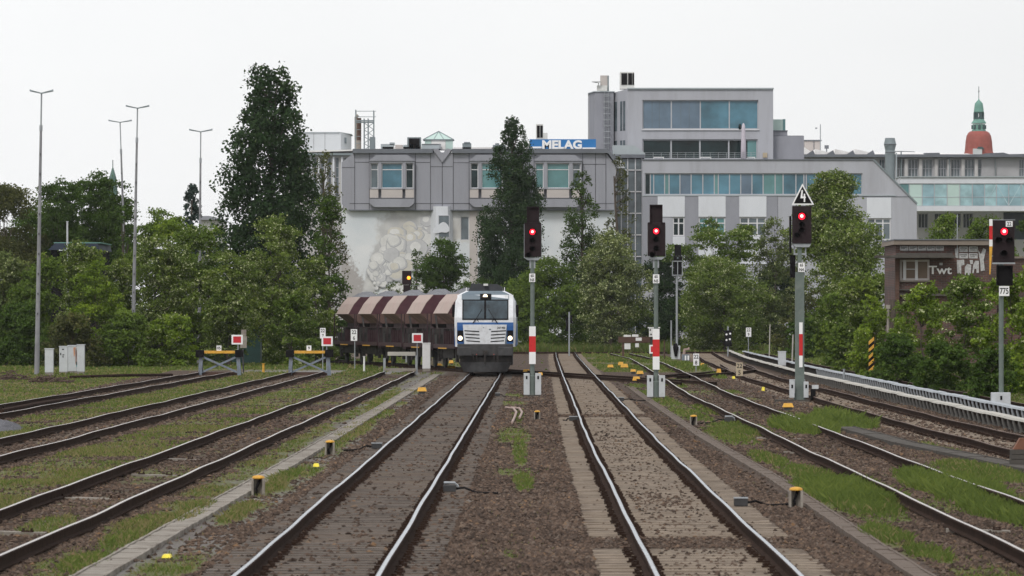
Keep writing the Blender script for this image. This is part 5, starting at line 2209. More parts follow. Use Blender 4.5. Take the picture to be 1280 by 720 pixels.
# ------------------------------------------------------------------ buildings
def wall(mb, px0, px1, pz0, pz1, Y, depth, holes=(), reveal=.22):
    """front wall at distance Y with real openings; px/pz in survey units; holes (px0,p0,px1,p1)"""
    X = sorted({W(px0, Y), W(px1, Y)} | {W(h[0], Y) for h in holes} | {W(h[2], Y) for h in holes})
    H = [(W(h[0], Y), Z(h[3], Y), W(h[2], Y), Z(h[1], Y)) for h in holes]
    zb, zt = Z(pz1, Y), Z(pz0, Y)
    Zs = sorted({zb, zt} | {h[1] for h in H} | {h[3] for h in H})
    for zi in range(len(Zs) - 1):
        z0, z1 = Zs[zi], Zs[zi + 1]
        if z1 - z0 < 1e-4 or z0 < zb - 1e-5 or z1 > zt + 1e-5: continue
        run = None
        for xi in range(len(X) - 1):
            x0, x1 = X[xi], X[xi + 1]
            cx, cz = (x0 + x1) / 2, (z0 + z1) / 2
            ins = any(h[0] < cx < h[2] and h[1] < cz < h[3] for h in H)
            if not ins:
                run = (run[0] if run else x0, x1)
            if (ins or xi == len(X) - 2) and run:
                mb.add([(run[0], Y, z0), (run[1], Y, z0), (run[1], Y, z1), (run[0], Y, z1)], [(0, 1, 2, 3)])
                run = None
    for (a, c, b, d_) in H:
        y = Y + reveal
        mb.add([(a, Y, c), (b, Y, c), (b, Y, d_), (a, Y, d_), (a, y, c), (b, y, c), (b, y, d_), (a, y, d_)], [(0, 4, 5, 1), (1, 5, 6, 2), (2, 6, 7, 3), (3, 7, 4, 0)])
    x0, x1 = W(px0, Y), W(px1, Y)
    y = Y + depth
    mb.add([(x0, Y, zb), (x1, Y, zb), (x1, Y, zt), (x0, Y, zt), (x0, y, zb), (x1, y, zb), (x1, y, zt), (x0, y, zt)], [(0, 3, 7, 4), (1, 5, 6, 2), (3, 2, 6, 7), (5, 4, 7, 6)])


def window(parent, px0, p0, px1, p1, Y, frame='frame_white', pane='glass_blue', nx=1, ny=1, fw=.06, rec=.12, xs=None, zs=None, name='window', panes=None):
    """frame with mullions set back in the opening, panes as children"""
    x0, x1, z1, z0 = W(px0, Y), W(px1, Y), Z(p0, Y), Z(p1, Y)
    y = Y + rec
    XS = [W(q, Y) for q in xs] if xs else [x0 + (x1 - x0) * i / nx for i in range(1, nx)]
    ZS = [Z(q, Y) for q in zs] if zs else [z0 + (z1 - z0) * i / ny for i in range(1, ny)]
    m = MB()
    m.box(x0, x1, y, y + .08, z0, z0 + fw)
    m.box(x0, x1, y, y + .08, z1 - fw, z1)
    m.box(x0, x0 + fw, y, y + .08, z0 + fw, z1 - fw)
    m.box(x1 - fw, x1, y, y + .08, z0 + fw, z1 - fw)
    for q in XS:
        m.box(q - fw * .6, q + fw * .6, y + .003, y + .08, z0 + fw, z1 - fw)
    for q in ZS:
        m.box(x0 + fw, x1 - fw, y + .006, y + .077, q - fw * .5, q + fw * .5)
    f = m.build(name, frame, parent)
    if panes:
        ed = [x0] + XS + [x1]
        for i, pm_ in enumerate(panes):
            if pm_ is None: continue
            m = MB()
            m.box(ed[i], ed[i + 1], y + .05, y + .065, z0 + .01, z1 - .01)
            m.build('pane', pm_, f)
    else:
        m = MB()
        m.box(x0 + .01, x1 - .01, y + .05, y + .065, z0 + .01, z1 - .01)
        m.build('pane', pane, f)
    return f


EACH = {'white_square', 'grey_field', 'pilaster', 'pillar', 'bay_pillar', 'bay_apron', 'duct_band', 'drain_pipe', 'sign_leg', 'glass_wall', 'fascia', 'bay_frame', 'ledge', 'white_stripe', 'louvre', 'annexe_edge', 'fan_plate', 'housing', 'tower_bar'}


def pbox(mb, a, b, c, d_, Y, depth, y0=0.):
    mb.box(W(a, Y), W(c, Y), Y + y0, Y + y0 + depth, Z(d_, Y), Z(b, Y))


def part(parent, name, m_, boxes, Y, depth, y0=0., bevel=0.):
    if name in EACH and len(boxes) > 1:
        for q in boxes:
            last = part(parent, name, m_, [q], Y, depth, y0, bevel)
        return last
    m = MB()
    for q in boxes:
        pbox(m, *q, Y, depth, y0)
    return m.build(name, m_, parent, bevel=bevel)


def melag():
    Y = 440.
    zz = lambda py: Z(py, Y)
    xx = lambda q: W(q, Y)
    r = thing('factory_building', 'low mauve grey factory building with a blue roof sign and a painted smoke mural', 'building', (xx(600), Y, 0))
    # ground floor with the mural
    m = MB()
    wall(m, 427, 770, 262, 441, Y + .5, 16, [(576, 271, 586, 300)], .3)
    lw = m.build('lower_wall', 'mural', r)
    # the painted plume: layered flat patches of paint, dark crease under pale crown
    rs = random.Random(12)
    m = MB()
    path = [(470, 361, 3), (473, 352, 6), (480, 341, 16), (489, 330, 22), (501, 318, 26), (514, 307, 25), (528, 298, 22), (540, 289, 18), (552, 284, 12)]
    kx = Y / F
    yy = Y + .497
    puffs = []
    for i in range(120):
        t = rs.random() ** .85 * (len(path) - 1.001)
        j = int(t)
        a, b, w = [path[j][q] + (path[j + 1][q] - path[j][q]) * (t - j) for q in range(3)]
        an, rd = rs.uniform(0, 2 * PI), w * math.sqrt(rs.random())
        puffs.append((t, a + rd * math.cos(an), b + rd * .8 * math.sin(an), max(1.8, w * rs.uniform(.28, .5))))
    puffs.sort(key=lambda q: -q[0] - q[2] * .012 + rs.uniform(-.8, .8))
    for t, a, b, rr_ in puffs:
        body = 3 if (a > 492 and rs.random() < .4) else rs.choice((1, 2, 2))
        for sl_, k_, ox, oz in ((0, 1., 0, 0), (1 if body != 1 else 1, .93, -.04, -.06), (body, .80, -.10, -.14), (4 if rs.random() < .5 else body, .48, -.2, -.26)):
            yy -= .00035
            m.slot(sl_)
            n_ = 12
            cx, cz, R_ = xx(a + ox * rr_), zz(b + oz * rr_), rr_ * k_ * kx
            m.add([(cx + R_ * math.cos(2 * PI * q / n_) * (1.12 + .08 * math.sin(q * 2.1 + a)), yy, cz + R_ * (1 + .07 * math.sin(q * 1.7 + b)) * math.sin(2 * PI * q / n_)) for q in range(n_)], [tuple(range(n_))])
    # pale snowy bank painted below the plume
    m.slot(4).add([(xx(a), Y + .498, zz(b)) for a, b in ((474, 372), (540, 372), (540, 350), (522, 351), (500, 352), (486, 357), (477, 364))], [tuple(range(7))])
    m.build('painted_plume', ['puff_crease', 'puff_grey', 'puff_pale', 'puff_cream', 'puff_white'], lw)
    # canted corner bay in the mural wall
    m = MB()
    m.prism_z([(xx(538), Y + .5), (xx(545), Y - .5), (xx(560), Y - .5), (xx(566), Y + .5)], 0, zz(258))
    m.build('corner_bay', 'white_panel', r)
    f = window(r, 548, 269, 562, 297, Y - .56, 'frame_grey', 'glass_grey', rec=-.02, name='window')
    m = MB()
    m.prism([(xx(541), zz(291)), (xx(545), zz(292)), (xx(552), zz(290.5)), (xx(558), zz(291)), (xx(562), zz(289)), (xx(562), zz(285.5)), (xx(560), zz(281.5)), (xx(557), zz(278.5)), (xx(554), zz(277.6)), (xx(551), zz(279)), (xx(548), zz(281.5)), (xx(544.5), zz(283.5)), (xx(541.5), zz(287))], Y - .64, Y - .60)
    m.build('painted_cloud', 'white_panel', f)
    window(r, 576, 271, 586, 300, Y + .5, 'frame_grey', 'glass_grey', rec=.1)
    part(r, 'pillar', 'apron_beige', [(587, 262, 597, 441), (600, 262, 606, 441)], Y + .42, .075)
    # upper storey shell
    bays = [(462, 518), (587, 643), (668, 727)]
    m = MB()
    holes = [(a + 1.5, 203.5, b - 1.5, 235.5) for a, b in bays]
    # chamfered outline: build as strips
    m.prism([(xx(435), zz(262)), (xx(427), zz(255)), (xx(427), zz(203)), (xx(443), zz(190.5)), (xx(443), zz(262))][::-1], Y, Y + 12)
    m2 = MB()
    wall(m2, 443, 757, 190.5, 262, Y, 12, [(h[0], h[1], h[2], h[3]) for h in holes], .6)
    m2.prism([(xx(757), zz(262)), (xx(768), zz(262)), (xx(771), zz(208)), (xx(757), zz(190.5))], Y, Y + 12)
    m2.v, off = m2.v, None
    base = len(m.v)
    m.v += m2.v
    m.f += [tuple(i + base for i in q) for q in m2.f]
    m.m += m2.m
    m.build('upper_wall', 'facade', r)
    part(r, 'soffit_edge', 'facade_dark', [(436, 262, 768, 263.2)], Y, .6, -.02)
    part(r, 'panel_seams', 'seam', [(q, 191, q + .7, 262) for q in (443, 461.3, 519, 537.8, 552.5, 566.3, 586, 656, 667.2, 728, 744, 757)] +
         [(427.5, 209, 443, 209.6), (443, 202.5, 461, 203.1), (519.5, 202.7, 537.5, 203.3), (538, 208, 566, 208.6), (567, 203, 586, 203.6), (728, 205, 757, 205.6), (437, 254, 462, 254.6), (518, 254, 587, 254.6), (727, 254, 768, 254.6)], Y, .05, -.025)
    m = MB()
    pbox(m, 441, 186.2, 541, 191.5, Y, 12.4, -.4)
    pbox(m, 565, 186.2, 760, 191.5, Y, 12.4, -.4)
    m.prism([(xx(760), zz(191.4)), (xx(760), zz(186.2)), (xx(771), zz(202)), (xx(771), zz(207))][::-1], Y - .4, Y + 12)
    m.build('cornice', 'facade_dark', r)
    m = MB()
    m.prism([(xx(541), zz(187)), (xx(552.8), zz(203)), (xx(565), zz(187)), (xx(559), zz(185.5)), (xx(553), zz(192)), (xx(547), zz(185.5))], Y - .2, Y + 3)
    m.prism([(xx(541.1), zz(191.4)), (xx(552.8), zz(203.1)), (xx(564.9), zz(191.4)), (xx(564.9), zz(208)), (xx(541.1), zz(208))][::-1], Y - .01, Y + 2.9)
    m.build('roof_valley', 'facade', r)
    # projecting window bays
    for i, (a, b) in enumerate(bays):
        bay = part(r, 'window_bay', 'facade', [(a, 235.5, b, 236.5)], Y, .8, -.5)
        part(bay, 'bay_lintel', 'facade', [(a, 201.5, b, 204)], Y, .8, -.5)
        m = MB()
        m.prism([(xx(a - .6), zz(201.4)), (xx(b + .6), zz(201.4)), (xx(b - 8), zz(193.8)), (xx(a + 8), zz(193.8))], Y - .6, Y + .2)
        m.build('bay_roof', 'plaster_mid', bay)
        x1, x2 = a + (b - a) * .23, a + (b - a) * .77
        part(bay, 'bay_pillar', 'facade', [(a, 204, a + 1.2, 235.4), (x1 - 2, 204, x1 + 2, 235.4), (x2 - 2, 204, x2 + 2, 235.4), (b - 1.2, 204, b, 235.4)], Y, .45, -.48)
        part(bay, 'bay_apron', 'apron_beige', [(a + .4, 236.7, x1 - 1.8, 247.5), (x1 + 2, 236.7, x2 - 2, 247.5), (x2 + 1.8, 236.7, b - .4, 247.5)], Y, .5, -.46)
        m = MB()
        m.prism([(xx(a), zz(254)), (xx(a + 6), zz(259)), (xx(b - 6), zz(259)), (xx(b), zz(254)), (xx(b), zz(247.7)), (xx(a), zz(247.7))], Y - .5, Y)
        m.build('bay_foot', 'facade', bay)
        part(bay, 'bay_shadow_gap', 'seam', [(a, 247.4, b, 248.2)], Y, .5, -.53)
        glas = [('glass_grey', 'glass_blue', 'glass_dark'), ('glass_dark', 'glass_teal', 'glass_teal'), ('glass_teal', 'glass_teal', 'glass_grey')][i]
        for (c, d_, g_) in ((a + 1.2, x1 - 2, glas[0]), (x1 + 2, x2 - 2, glas[1]), (x2 + 2, b - 1.2, glas[2])):
            window(bay, c, 204, d_, 235.4, Y - .4, 'frame_white', g_, fw=.07, rec=.1, zs=[212])
    # roof plant
    rr = random.Random(5)
    part(r, 'roof_edge_light', 'roof_white', [(478, 183.5, 540, 186.1), (567, 184, 668, 186.1)], Y + 4, 3)
    def rp(nm, lab, cat_, mats, boxes, dY=5., depth=2.):
        q = thing(nm, lab, cat_, (W(boxes[0][0], Y + dY), Y + dY, Z(boxes[0][3], Y + dY)))
        for k, (pn, m_, bx) in enumerate(mats):
            part(q, pn, m_, bx, Y + dY, depth, -.0 if k == 0 else -.06)
        return q
    rp('ventilation_unit', 'dark framed roof unit with two blue fan openings above the first bay', 'roof unit', [('housing', 'duct', [(509, 171.5, 526, 186.1)]), ('front', 'black', [(511, 173, 524.5, 186)]), ('fan_plate', 'sign_blue', [(512.5, 180, 516.5, 186.05), (519, 180, 523, 186.05)])], [(509, 171.5, 526, 186.1)], 4)
    rp('ventilation_unit', 'row of low grey roof boxes left of the dark framed roof unit', 'roof unit', [('housing', 'parapet', [(476, 180, 492, 186.1), (487, 178, 493, 181), (504, 181, 509, 186.1)]), ('tank', 'apron_beige', [(494, 181, 503, 186.05)])], [(476, 180, 492, 186)], 4)
    rp('ventilation_unit', 'tall blue grey flue box beside the scaffold tower', 'roof unit', [('housing', 'duct', [(462, 171, 468.5, 186.1)])], [(462, 171, 468.5, 186)], 4)
    rp('ventilation_unit', 'long pale roof box with a railing left of the glass pyramid', 'roof unit', [('housing', 'parapet', [(527, 181, 550, 186.1)]), ('rail', 'galv', [(527, 179.8, 551, 180.4), (549, 180, 551, 186)])], [(527, 181, 550, 186)], 3)
    rp('ventilation_unit', 'dark rounded roof fan between the pyramid and the tall poplar', 'roof unit', [('housing', 'duct', [(578, 179, 589, 186.1)]), ('hood', 'duct', [(580, 177.5, 587.5, 179)])], [(578, 179, 589, 186)], 4)
    rp('ventilation_unit', 'low dark roof machine just left of the tall poplar', 'roof unit', [('housing', 'duct', [(616, 181, 632, 186.1), (619, 179, 624, 181)])], [(616, 181, 632, 186)], 4)
    rp('ventilation_unit', 'slim roof unit with dark louvres behind the blue sign', 'roof unit', [('housing', 'dish', [(670, 155, 679, 174), (679, 166, 684.5, 174)]), ('louvre', 'black', [(671.2, 157, 674.6, 172), (675.4, 157, 678.4, 172)])], [(670, 155, 679, 186)], 5)
    # glass pyramid rooflight
    Y2 = Y + 5
    q = thing('rooflight', 'pale green glass rooflight with a pyramid roof', 'rooflight', (W(548, Y2), Y2, Z(187, Y2)))
    m = MB()
    a = [(W(529, Y2), Y2, Z(174.5, Y2)), (W(567, Y2), Y2, Z(174.5, Y2)), (W(567, Y2), Y2 + 2.6, Z(174.5, Y2)), (W(529, Y2), Y2 + 2.6, Z(174.5, Y2)), (W(548, Y2), Y2 + 1.3, Z(163.6, Y2))]
    m.add(a, [(0, 1, 4), (1, 2, 4), (2, 3, 4), (3, 0, 4), (0, 3, 2, 1)])
    m.build('glass_roof', 'glass_green', q)
    part(q, 'glass_wall', 'glass_green', [(531, 174.6, 539, 187), (557, 174.6, 566, 187)], Y2, 2.4, .1)
    part(q, 'white_wall', 'roof_white', [(539.2, 174.6, 556.8, 187)], Y2, 2.3, .1)
    m = MB()
    for k in range(4):
        m.tube([a[k], a[4]], .05, 5)
        m.tube([a[k], a[(k + 1) % 4]], .05, 5)
    m.tube([(W(542, Y2), Y2 - .02, Z(174.5, Y2)), a[4]], .03, 4)
    m.tube([(W(555, Y2), Y2 - .02, Z(174.5, Y2)), a[4]], .03, 4)
    m.build('glazing_bars', 'duct', q)
    # roof sign
    Y3 = Y + 1.2
    sx0, sx1 = W(662, Y3), W(745, Y3)
    q = thing('roof_sign', 'blue roof sign with white letters reading MELAG', 'sign', ((sx0 + sx1) / 2, Y3, Z(187, Y3)))
    m = MB()
    m.box(sx0, sx1, Y3, Y3 + .35, Z(188.3, Y3), Z(174, Y3))
    bd = m.build('sign_board', 'sign_blue', q)
    text('lettering', 'MELAG', (11.2) * Y3 / F, W(702.5, Y3), Y3 - .06, Z(180.8, Y3), 'sign_white', bd, .045, .06, 1.12)
    part(bd, 'white_stripe', 'sign_white', [(662, 183.2, 677, 185.4), (728, 184.4, 744.5, 186.2), (662, 187.7, 745, 188.6)], Y3, .04, -.05)
    for a_ in (672, 705, 738):
        part(q, 'sign_leg', 'galv', [(a_, 188.6, a_ + 1, 191)], Y3, .1, .1)


melag()


def left_wing():
    Y = 458.
    zz = lambda py: Z(py, Y)
    xx = lambda q: W(q, Y)
    r = thing('factory_building', 'pale ribbed factory wing with a white flat roof behind the tall dark tree', 'building', (xx(405), Y, 0))
    holes = [(a, 197, a + 4.2, 246) for a in (383, 392, 401, 410, 419.5, 430, 438)]
    m = MB()
    wall(m, 360, 445, 190.5, 440, Y, 18, holes, .3)
    m.build('wall', 'plaster_side', r)
    for h in holes:
        window(r, h[0], h[1], h[2], h[3], Y, 'frame_grey', 'glass_grey', fw=.05, rec=.15, ny=4)
    part(r, 'pilaster', 'white_panel', [(a - 3.6, 196, a - 1.4, 260) for a in (392, 401, 410, 419.5, 430)], Y, .25, -.252)
    m = MB()
    m.add([(xx(355), Y - .5, zz(191.5)), (xx(470), Y - .5, zz(188)), (xx(470), Y + 16, zz(184.5)), (xx(355), Y + 16, zz(188.5)),
           (xx(355), Y - .5, zz(189.6)), (xx(470), Y - .5, zz(186.2)), (xx(470), Y + 16, zz(183)), (xx(355), Y + 16, zz(187))],
          [(0, 3, 2, 1), (4, 5, 6, 7), (0, 1, 5, 4), (1, 2, 6, 5), (2, 3, 7, 6), (3, 0, 4, 7)])
    m.build('roof', 'roof_white', r)
    part(r, 'eaves', 'duct', [(356, 191.6, 444, 194.2)], Y, .6, -.55)
    # pale box on the roof
    Y2 = 472.
    q = thing('roof_building', 'pale metal clad box standing on the flat white roof beside the tall dark tree', 'roof building', (W(410, Y2), Y2, Z(188, Y2)))
    m = MB()
    pts = [(W(365, Y2), Y2), (W(426, Y2), Y2), (W(435.5, Y2), Y2 + 5), (W(435.5, Y2), Y2 + 9), (W(365, Y2), Y2 + 9)]
    m.prism_z(pts, Z(189, Y2), Z(166, Y2))
    m.build('walls', 'shed_white', q)
    m = MB()
    m.prism_z([(a + (.15 if a > -16 else -.1), b - .12 if b < Y2 + 1 else b) for a, b in pts], Z(166, Y2) + .002, Z(165, Y2))
    m.build('roof_trim', 'parapet', q)
    part(q, 'cladding_seams', 'seam', [(392, 167, 392.4, 187), (406, 167, 406.4, 187)], Y2, .03, -.012)
    m = MB()
    m.box(W(430, Y2), W(432, Y2), Y2 + 2.0, Y2 + 3.3, Z(178, Y2), Z(171, Y2))
    m.build('side_vent', 'duct', q)
    # scaffold tower with a flue
    Y3 = 462.
    q = thing('scaffold_tower', 'scaffolded roof tower with a dark flue and thin aerials', 'scaffold tower', (W(455, Y3), Y3, Z(186, Y3)))
    m = MB()
    for a, h in ((444.5, 137), (455, 148), (460, 148), (467, 138)):
        for dy in (0, 1.4):
            m.tube([(W(a, Y3), Y3 + dy, Z(187, Y3)), (W(a, Y3), Y3 + dy, Z(h, Y3))], .045, 5)
    for py in (139, 146, 151, 153):
        m.tube([(W(444.5, Y3), Y3, Z(py, Y3)), (W(470 if py < 150 else 468, Y3), Y3, Z(py, Y3))], .03 if py < 150 else .07, 5)
    for py in (153.5, 162, 170.5, 179):
        m.tube([(W(455, Y3), Y3, Z(py, Y3)), (W(467, Y3), Y3, Z(py + 8.5, Y3))], .03, 4)
        m.tube([(W(467, Y3), Y3, Z(py, Y3)), (W(455, Y3), Y3, Z(py + 8.5, Y3))], .03, 4)
        m.tube([(W(444.5, Y3), Y3, Z(py, Y3)), (W(451, Y3), Y3, Z(py, Y3))], .03, 4)
    m.build('scaffold', 'duct', q)
    m = MB()
    m.tube([(W(448.7, Y3), Y3 + .8, Z(175, Y3)), (W(448.7, Y3), Y3 + .8, Z(147, Y3))], .2, 10)
    m.build('flue', 'timber', q)
    m = MB()
    m.tube([(W(444.8, Y3), Y3 + .9, Z(175, Y3)), (W(444.8, Y3), Y3 + .9, Z(146, Y3)), (W(447.5, Y3), Y3 + .9, Z(143.5, Y3))], .16, 10)
    m.tube([(W(447, Y3), Y3 + .9, Z(187, Y3)), (W(447, Y3), Y3 + .9, Z(175, Y3))], .33, 10)
    m.build('flue_casing', 'concrete', q)


left_wing()


def office():
    Y = 446.
    zz = lambda py: Z(py, Y)
    xx = lambda q: W(q, Y)
    r = thing('office_building', 'tall light grey office block with two rows of large square windows', 'building', (xx(870), Y, 0))
    h1 = (803, 125, 948, 161.5)
    h2 = (803, 174, 947, 199.3)
    m = MB()
    wall(m, 784.5, 966.5, 111, 441, Y, 20, [h1, h2], .35)
    # receding left flank with its own narrow windows
    m.add([(xx(784.5), Y, 0), (xx(784.5), Y, zz(111)), (xx(767), Y + 2.6, Z(114.5, Y)), (xx(767), Y + 2.6, 0)], [(0, 1, 2, 3)])
    m.add([(xx(784.5), Y, zz(111)), (xx(784.5), Y + 20, zz(111)), (xx(767), Y + 20, zz(114.5)), (xx(767), Y + 2.6, zz(114.5))], [(0, 1, 2, 3)])
    m.build('wall', 'plaster', r)
    def flank(t0, t1, p0, p1):
        a = Vector((xx(784.5), Y, 0)).lerp(Vector((xx(767), Y + 2.6, 0)), t0)
        b = Vector((xx(784.5), Y, 0)).lerp(Vector((xx(767), Y + 2.6, 0)), t1)
        n = Vector((-(b.y - a.y), b.x - a.x, 0)).normalized()
        if n.y > 0: n = -n
        m = MB()
        vs = [(p.x + n.x * k, p.y + n.y * k, z) for k in (.02, -.05) for p in (a, b) for z in (zz(p1), zz(p0))]
        m.add(vs, [(0, 1, 3, 2), (4, 6, 7, 5), (0, 4, 5, 1), (2, 3, 7, 6), (1, 5, 7, 3), (0, 2, 6, 4)])
        m.build('flank_window', 'glass_grey', r)
    for t0, t1 in ((.16, .30), (.36, .50), (.72, .92)):
        flank(t0, t1, 126, 163)
        flank(t0, t1, 175, 186)
    w1 = window(r, *h1, Y, 'frame_grey', nx=4, fw=.09, rec=.2, panes=['glass_steel', 'glass_steel', 'glass_blue', 'glass_blue'])
    part(w1, 'blind_seams', 'glass_grey', [(815, 126, 815.4, 160), (824, 126, 824.4, 160), (851, 126, 851.4, 160), (861.5, 126, 861.9, 160)], Y, .02, .232)
    part(r, 'sill', 'frame_white', [(802, 161.7, 949, 162.8)], Y, .3, -.12)
    window(r, *h2, Y, 'frame_grey', nx=4, fw=.11, rec=.2, panes=['glass_dark', 'glass_dark', 'glass_dark', 'glass_dark'])
    part(r, 'inner_screen', 'glass_teal', [(934.5, 175, 946, 199)], Y, .02, .24)
    part(r, 'roof_edge', 'parapet', [(784, 109.8, 967.2, 111.6)], Y, 20, -.15)
    part(r, 'wall_lamp', 'sign_tan', [(953.5, 191, 959, 197)], Y, .1, -.12)
    # stair tower
    m = MB()
    Yt = Y + 1.9
    x0, x1, x2 = W(737, Yt), W(743.5, Yt), W(767, Yt)
    m.prism_z([(x1, Yt), (x2, Yt), (x2, Yt + 9.5), (x0, Yt + 9.5), (x0, Yt + 3.5)], 0, Z(115, Yt))
    m.build('stair_tower', 'plaster_mid', r)
    m = MB()
    m.box(W(737, Yt) - .03, W(737, Yt) + .25, Yt + 3.45, Yt + 3.55, 0, Z(116, Yt))
    m.build('tower_corner', 'plaster_side', r)
    m = MB()
    m.prism_z([(x1 - .1, Yt - .1), (x2 + .1, Yt - .1), (x2, Yt + 9), (x0, Yt + 9), (x0 - .1, Yt + 3.5)], Z(115, Yt) + .002, Z(114, Yt))
    m.build('tower_roof_edge', 'parapet', r)
    m = MB()
    for a in (755.5, 760.5):
        m.box(W(a, Yt), W(a + .5, Yt), Yt - .2, Yt - .1, Z(188, Yt), Z(115, Yt))
    for k in range(26):
        m.box(W(755.5, Yt), W(761, Yt), Yt - .18, Yt - .14, Z(186 - k * 2.7, Yt), Z(185.6 - k * 2.7, Yt))
    for k in range(9):
        z = Z(180 - k * 7.4, Yt)
        m.box(W(754, Yt), W(762.5, Yt), Yt - .8, Yt - .76, z, z + .05)
        for a in (754, 762.2):
            m.box(W(a, Yt), W(a + .3, Yt), Yt - .76, Yt - .1, z, z + .05)
    m.build('ladder', 'galv', r)
    part(r, 'tower_window', 'glass_grey', [(739.0, 130, 740.8, 165)], Yt, .1, 3.3)
    # right annexe
    Ya = Y + 1.
    part(r, 'annexe', 'plaster_mid', [(966.6, 170, 1005, 300)], Ya, 12)
    part(r, 'annexe_step', 'plaster_mid', [(966.6, 163.2, 985, 169.9)], Ya, 8, 1)
    part(r, 'annexe_edge', 'facade_dark', [(966.7, 169.0, 1005.4, 170.1), (966.7, 162.4, 985.4, 163.3)], Ya, 8, .9)
    g = part(r, 'glass_screen', 'glass_green', [(966.8, 148.3, 979.5, 162.3)], Ya, .06, 1.6)
    part(g, 'screen_end', 'glass_teal', [(979.6, 148, 983, 162.3)], Ya, 1.2, 1.6)
    # roof plant
    Yp = Y + 2.5
    q = thing('roof_unit', 'dark louvred roof box on top of the office block', 'roof unit', (W(784, Yp), Yp, Z(110, Yp)))
    part(q, 'housing', 'dish', [(775, 90, 793, 111)], Yp, 1.6)
    part(q, 'louvre', 'black', [(776.7, 91.5, 784, 106), (785.2, 91.5, 790, 106), (790.6, 91.5, 792.5, 106)], Yp, .1, -.06)
    q = thing('roof_chimney', 'cream flue with dish aerials at its foot on top of the stair tower', 'chimney', (W(757, Yp), Yp, Z(114, Yp)))
    part(q, 'flue', 'apron_beige', [(750.5, 94.3, 761, 113.8)], Yp, 1.)
    part(q, 'flue_side', 'duct', [(759.4, 94.5, 761.2, 113.8)], Yp, .1, -.06)
    m = MB()
    m.tube([(W(748, Yp), Yp - .4, Z(114, Yp)), (W(748, Yp), Yp - .4, Z(104, Yp))], .05, 6)
    m.lathe([(.02, Z(104, Yp)), (.42, Z(103, Yp)), (.45, Z(102.4, Yp))], W(745.5, Yp), Yp - .5, 10)
    m.box(W(746, Yp), W(759, Yp), Yp - .4, Yp - .1, Z(113.8, Yp), Z(107, Yp))
    m.build('aerials', 'dish', q)
    # balcony in front of the dark windows
    Yb = Y - 3.6
    q = thing('balcony_railing', 'thin wire railing on the terrace in front of the dark office windows', 'railing', (W(875, Yb), Yb, Z(199, Yb)))
    m = MB()
    for k in range(15):
        a = 806 + k * 10.2
        m.box(W(a, Yb), W(a, Yb) + .03, Yb, Yb + .03, Z(200, Yb), Z(190.5, Yb))
    m.build('railing_posts', 'galv', q)
    m = MB()
    for py in (190.8, 193, 195.2, 197.4):
        m.box(W(806, Yb), W(950, Yb), Yb + .03, Yb + .045, Z(py, Yb) - .012, Z(py, Yb) + .012)
    m.build('railing_wires', 'galv', q)
    for k, (a, b) in enumerate(((817, 830), (875, 889), (934, 944))):
        q = thing('terrace_bench', ['white framed bench on the terrace, near its left end', 'white framed bench in the middle of the terrace', 'white framed bench on the terrace beside the closed parasol'][k], 'bench', (W(a, Yb + .8), Yb + .8, Z(200, Yb)), group='white benches on the terrace')
        m = MB()
        pbox(m, a, 196.2, b, 197.1, Yb + .8, .5)
        m.build('seat', 'sign_white', q)
        for s_ in (a, b - .7):
            m = MB()
            pbox(m, s_, 197.2, s_ + .7, 200, Yb + .8, .5)
            m.build('leg', 'sign_white', q)
    q = thing('parasol', 'closed lilac grey parasol on the office terrace', 'parasol', (W(929.5, Yb + .3), Yb + .3, Z(200, Yb)))
    m = MB()
    k = Y / F
    m.lathe([(2.1 * k, Z(199.5, Yb)), (3.4 * k, Z(197, Yb)), (3.1 * k, Z(180, Yb)), (2.4 * k, Z(163, Yb)), (2.0 * k, Z(157, Yb)), (.6 * k, Z(153.8, Yb))], W(929.5, Yb), Yb + .3, 10)
    m.build('folded_cloth', 'umbrella', q, smooth=True)
    m = MB()
    m.tube([(W(929.5, Yb), Yb + .3, Z(200.5, Yb)), (W(929.5, Yb), Yb + .3, Z(199, Yb))], .06, 6)
    m.build('pole', 'galv', q)
    q = thing('planter', 'dark plant silhouette on the terrace behind the closed parasol', 'plant', (W(924.8, Y - .4), Y - .4, Z(161.6, Y)))
    m = MB()
    m.lathe([(.1, Z(162, Y)), (.16, Z(159, Y)), (.12, Z(156, Y)), (.03, Z(154.8, Y))], W(924.8, Y), Y - .06, 7)
    m.build('crown', 'glass_dark', q)


office()


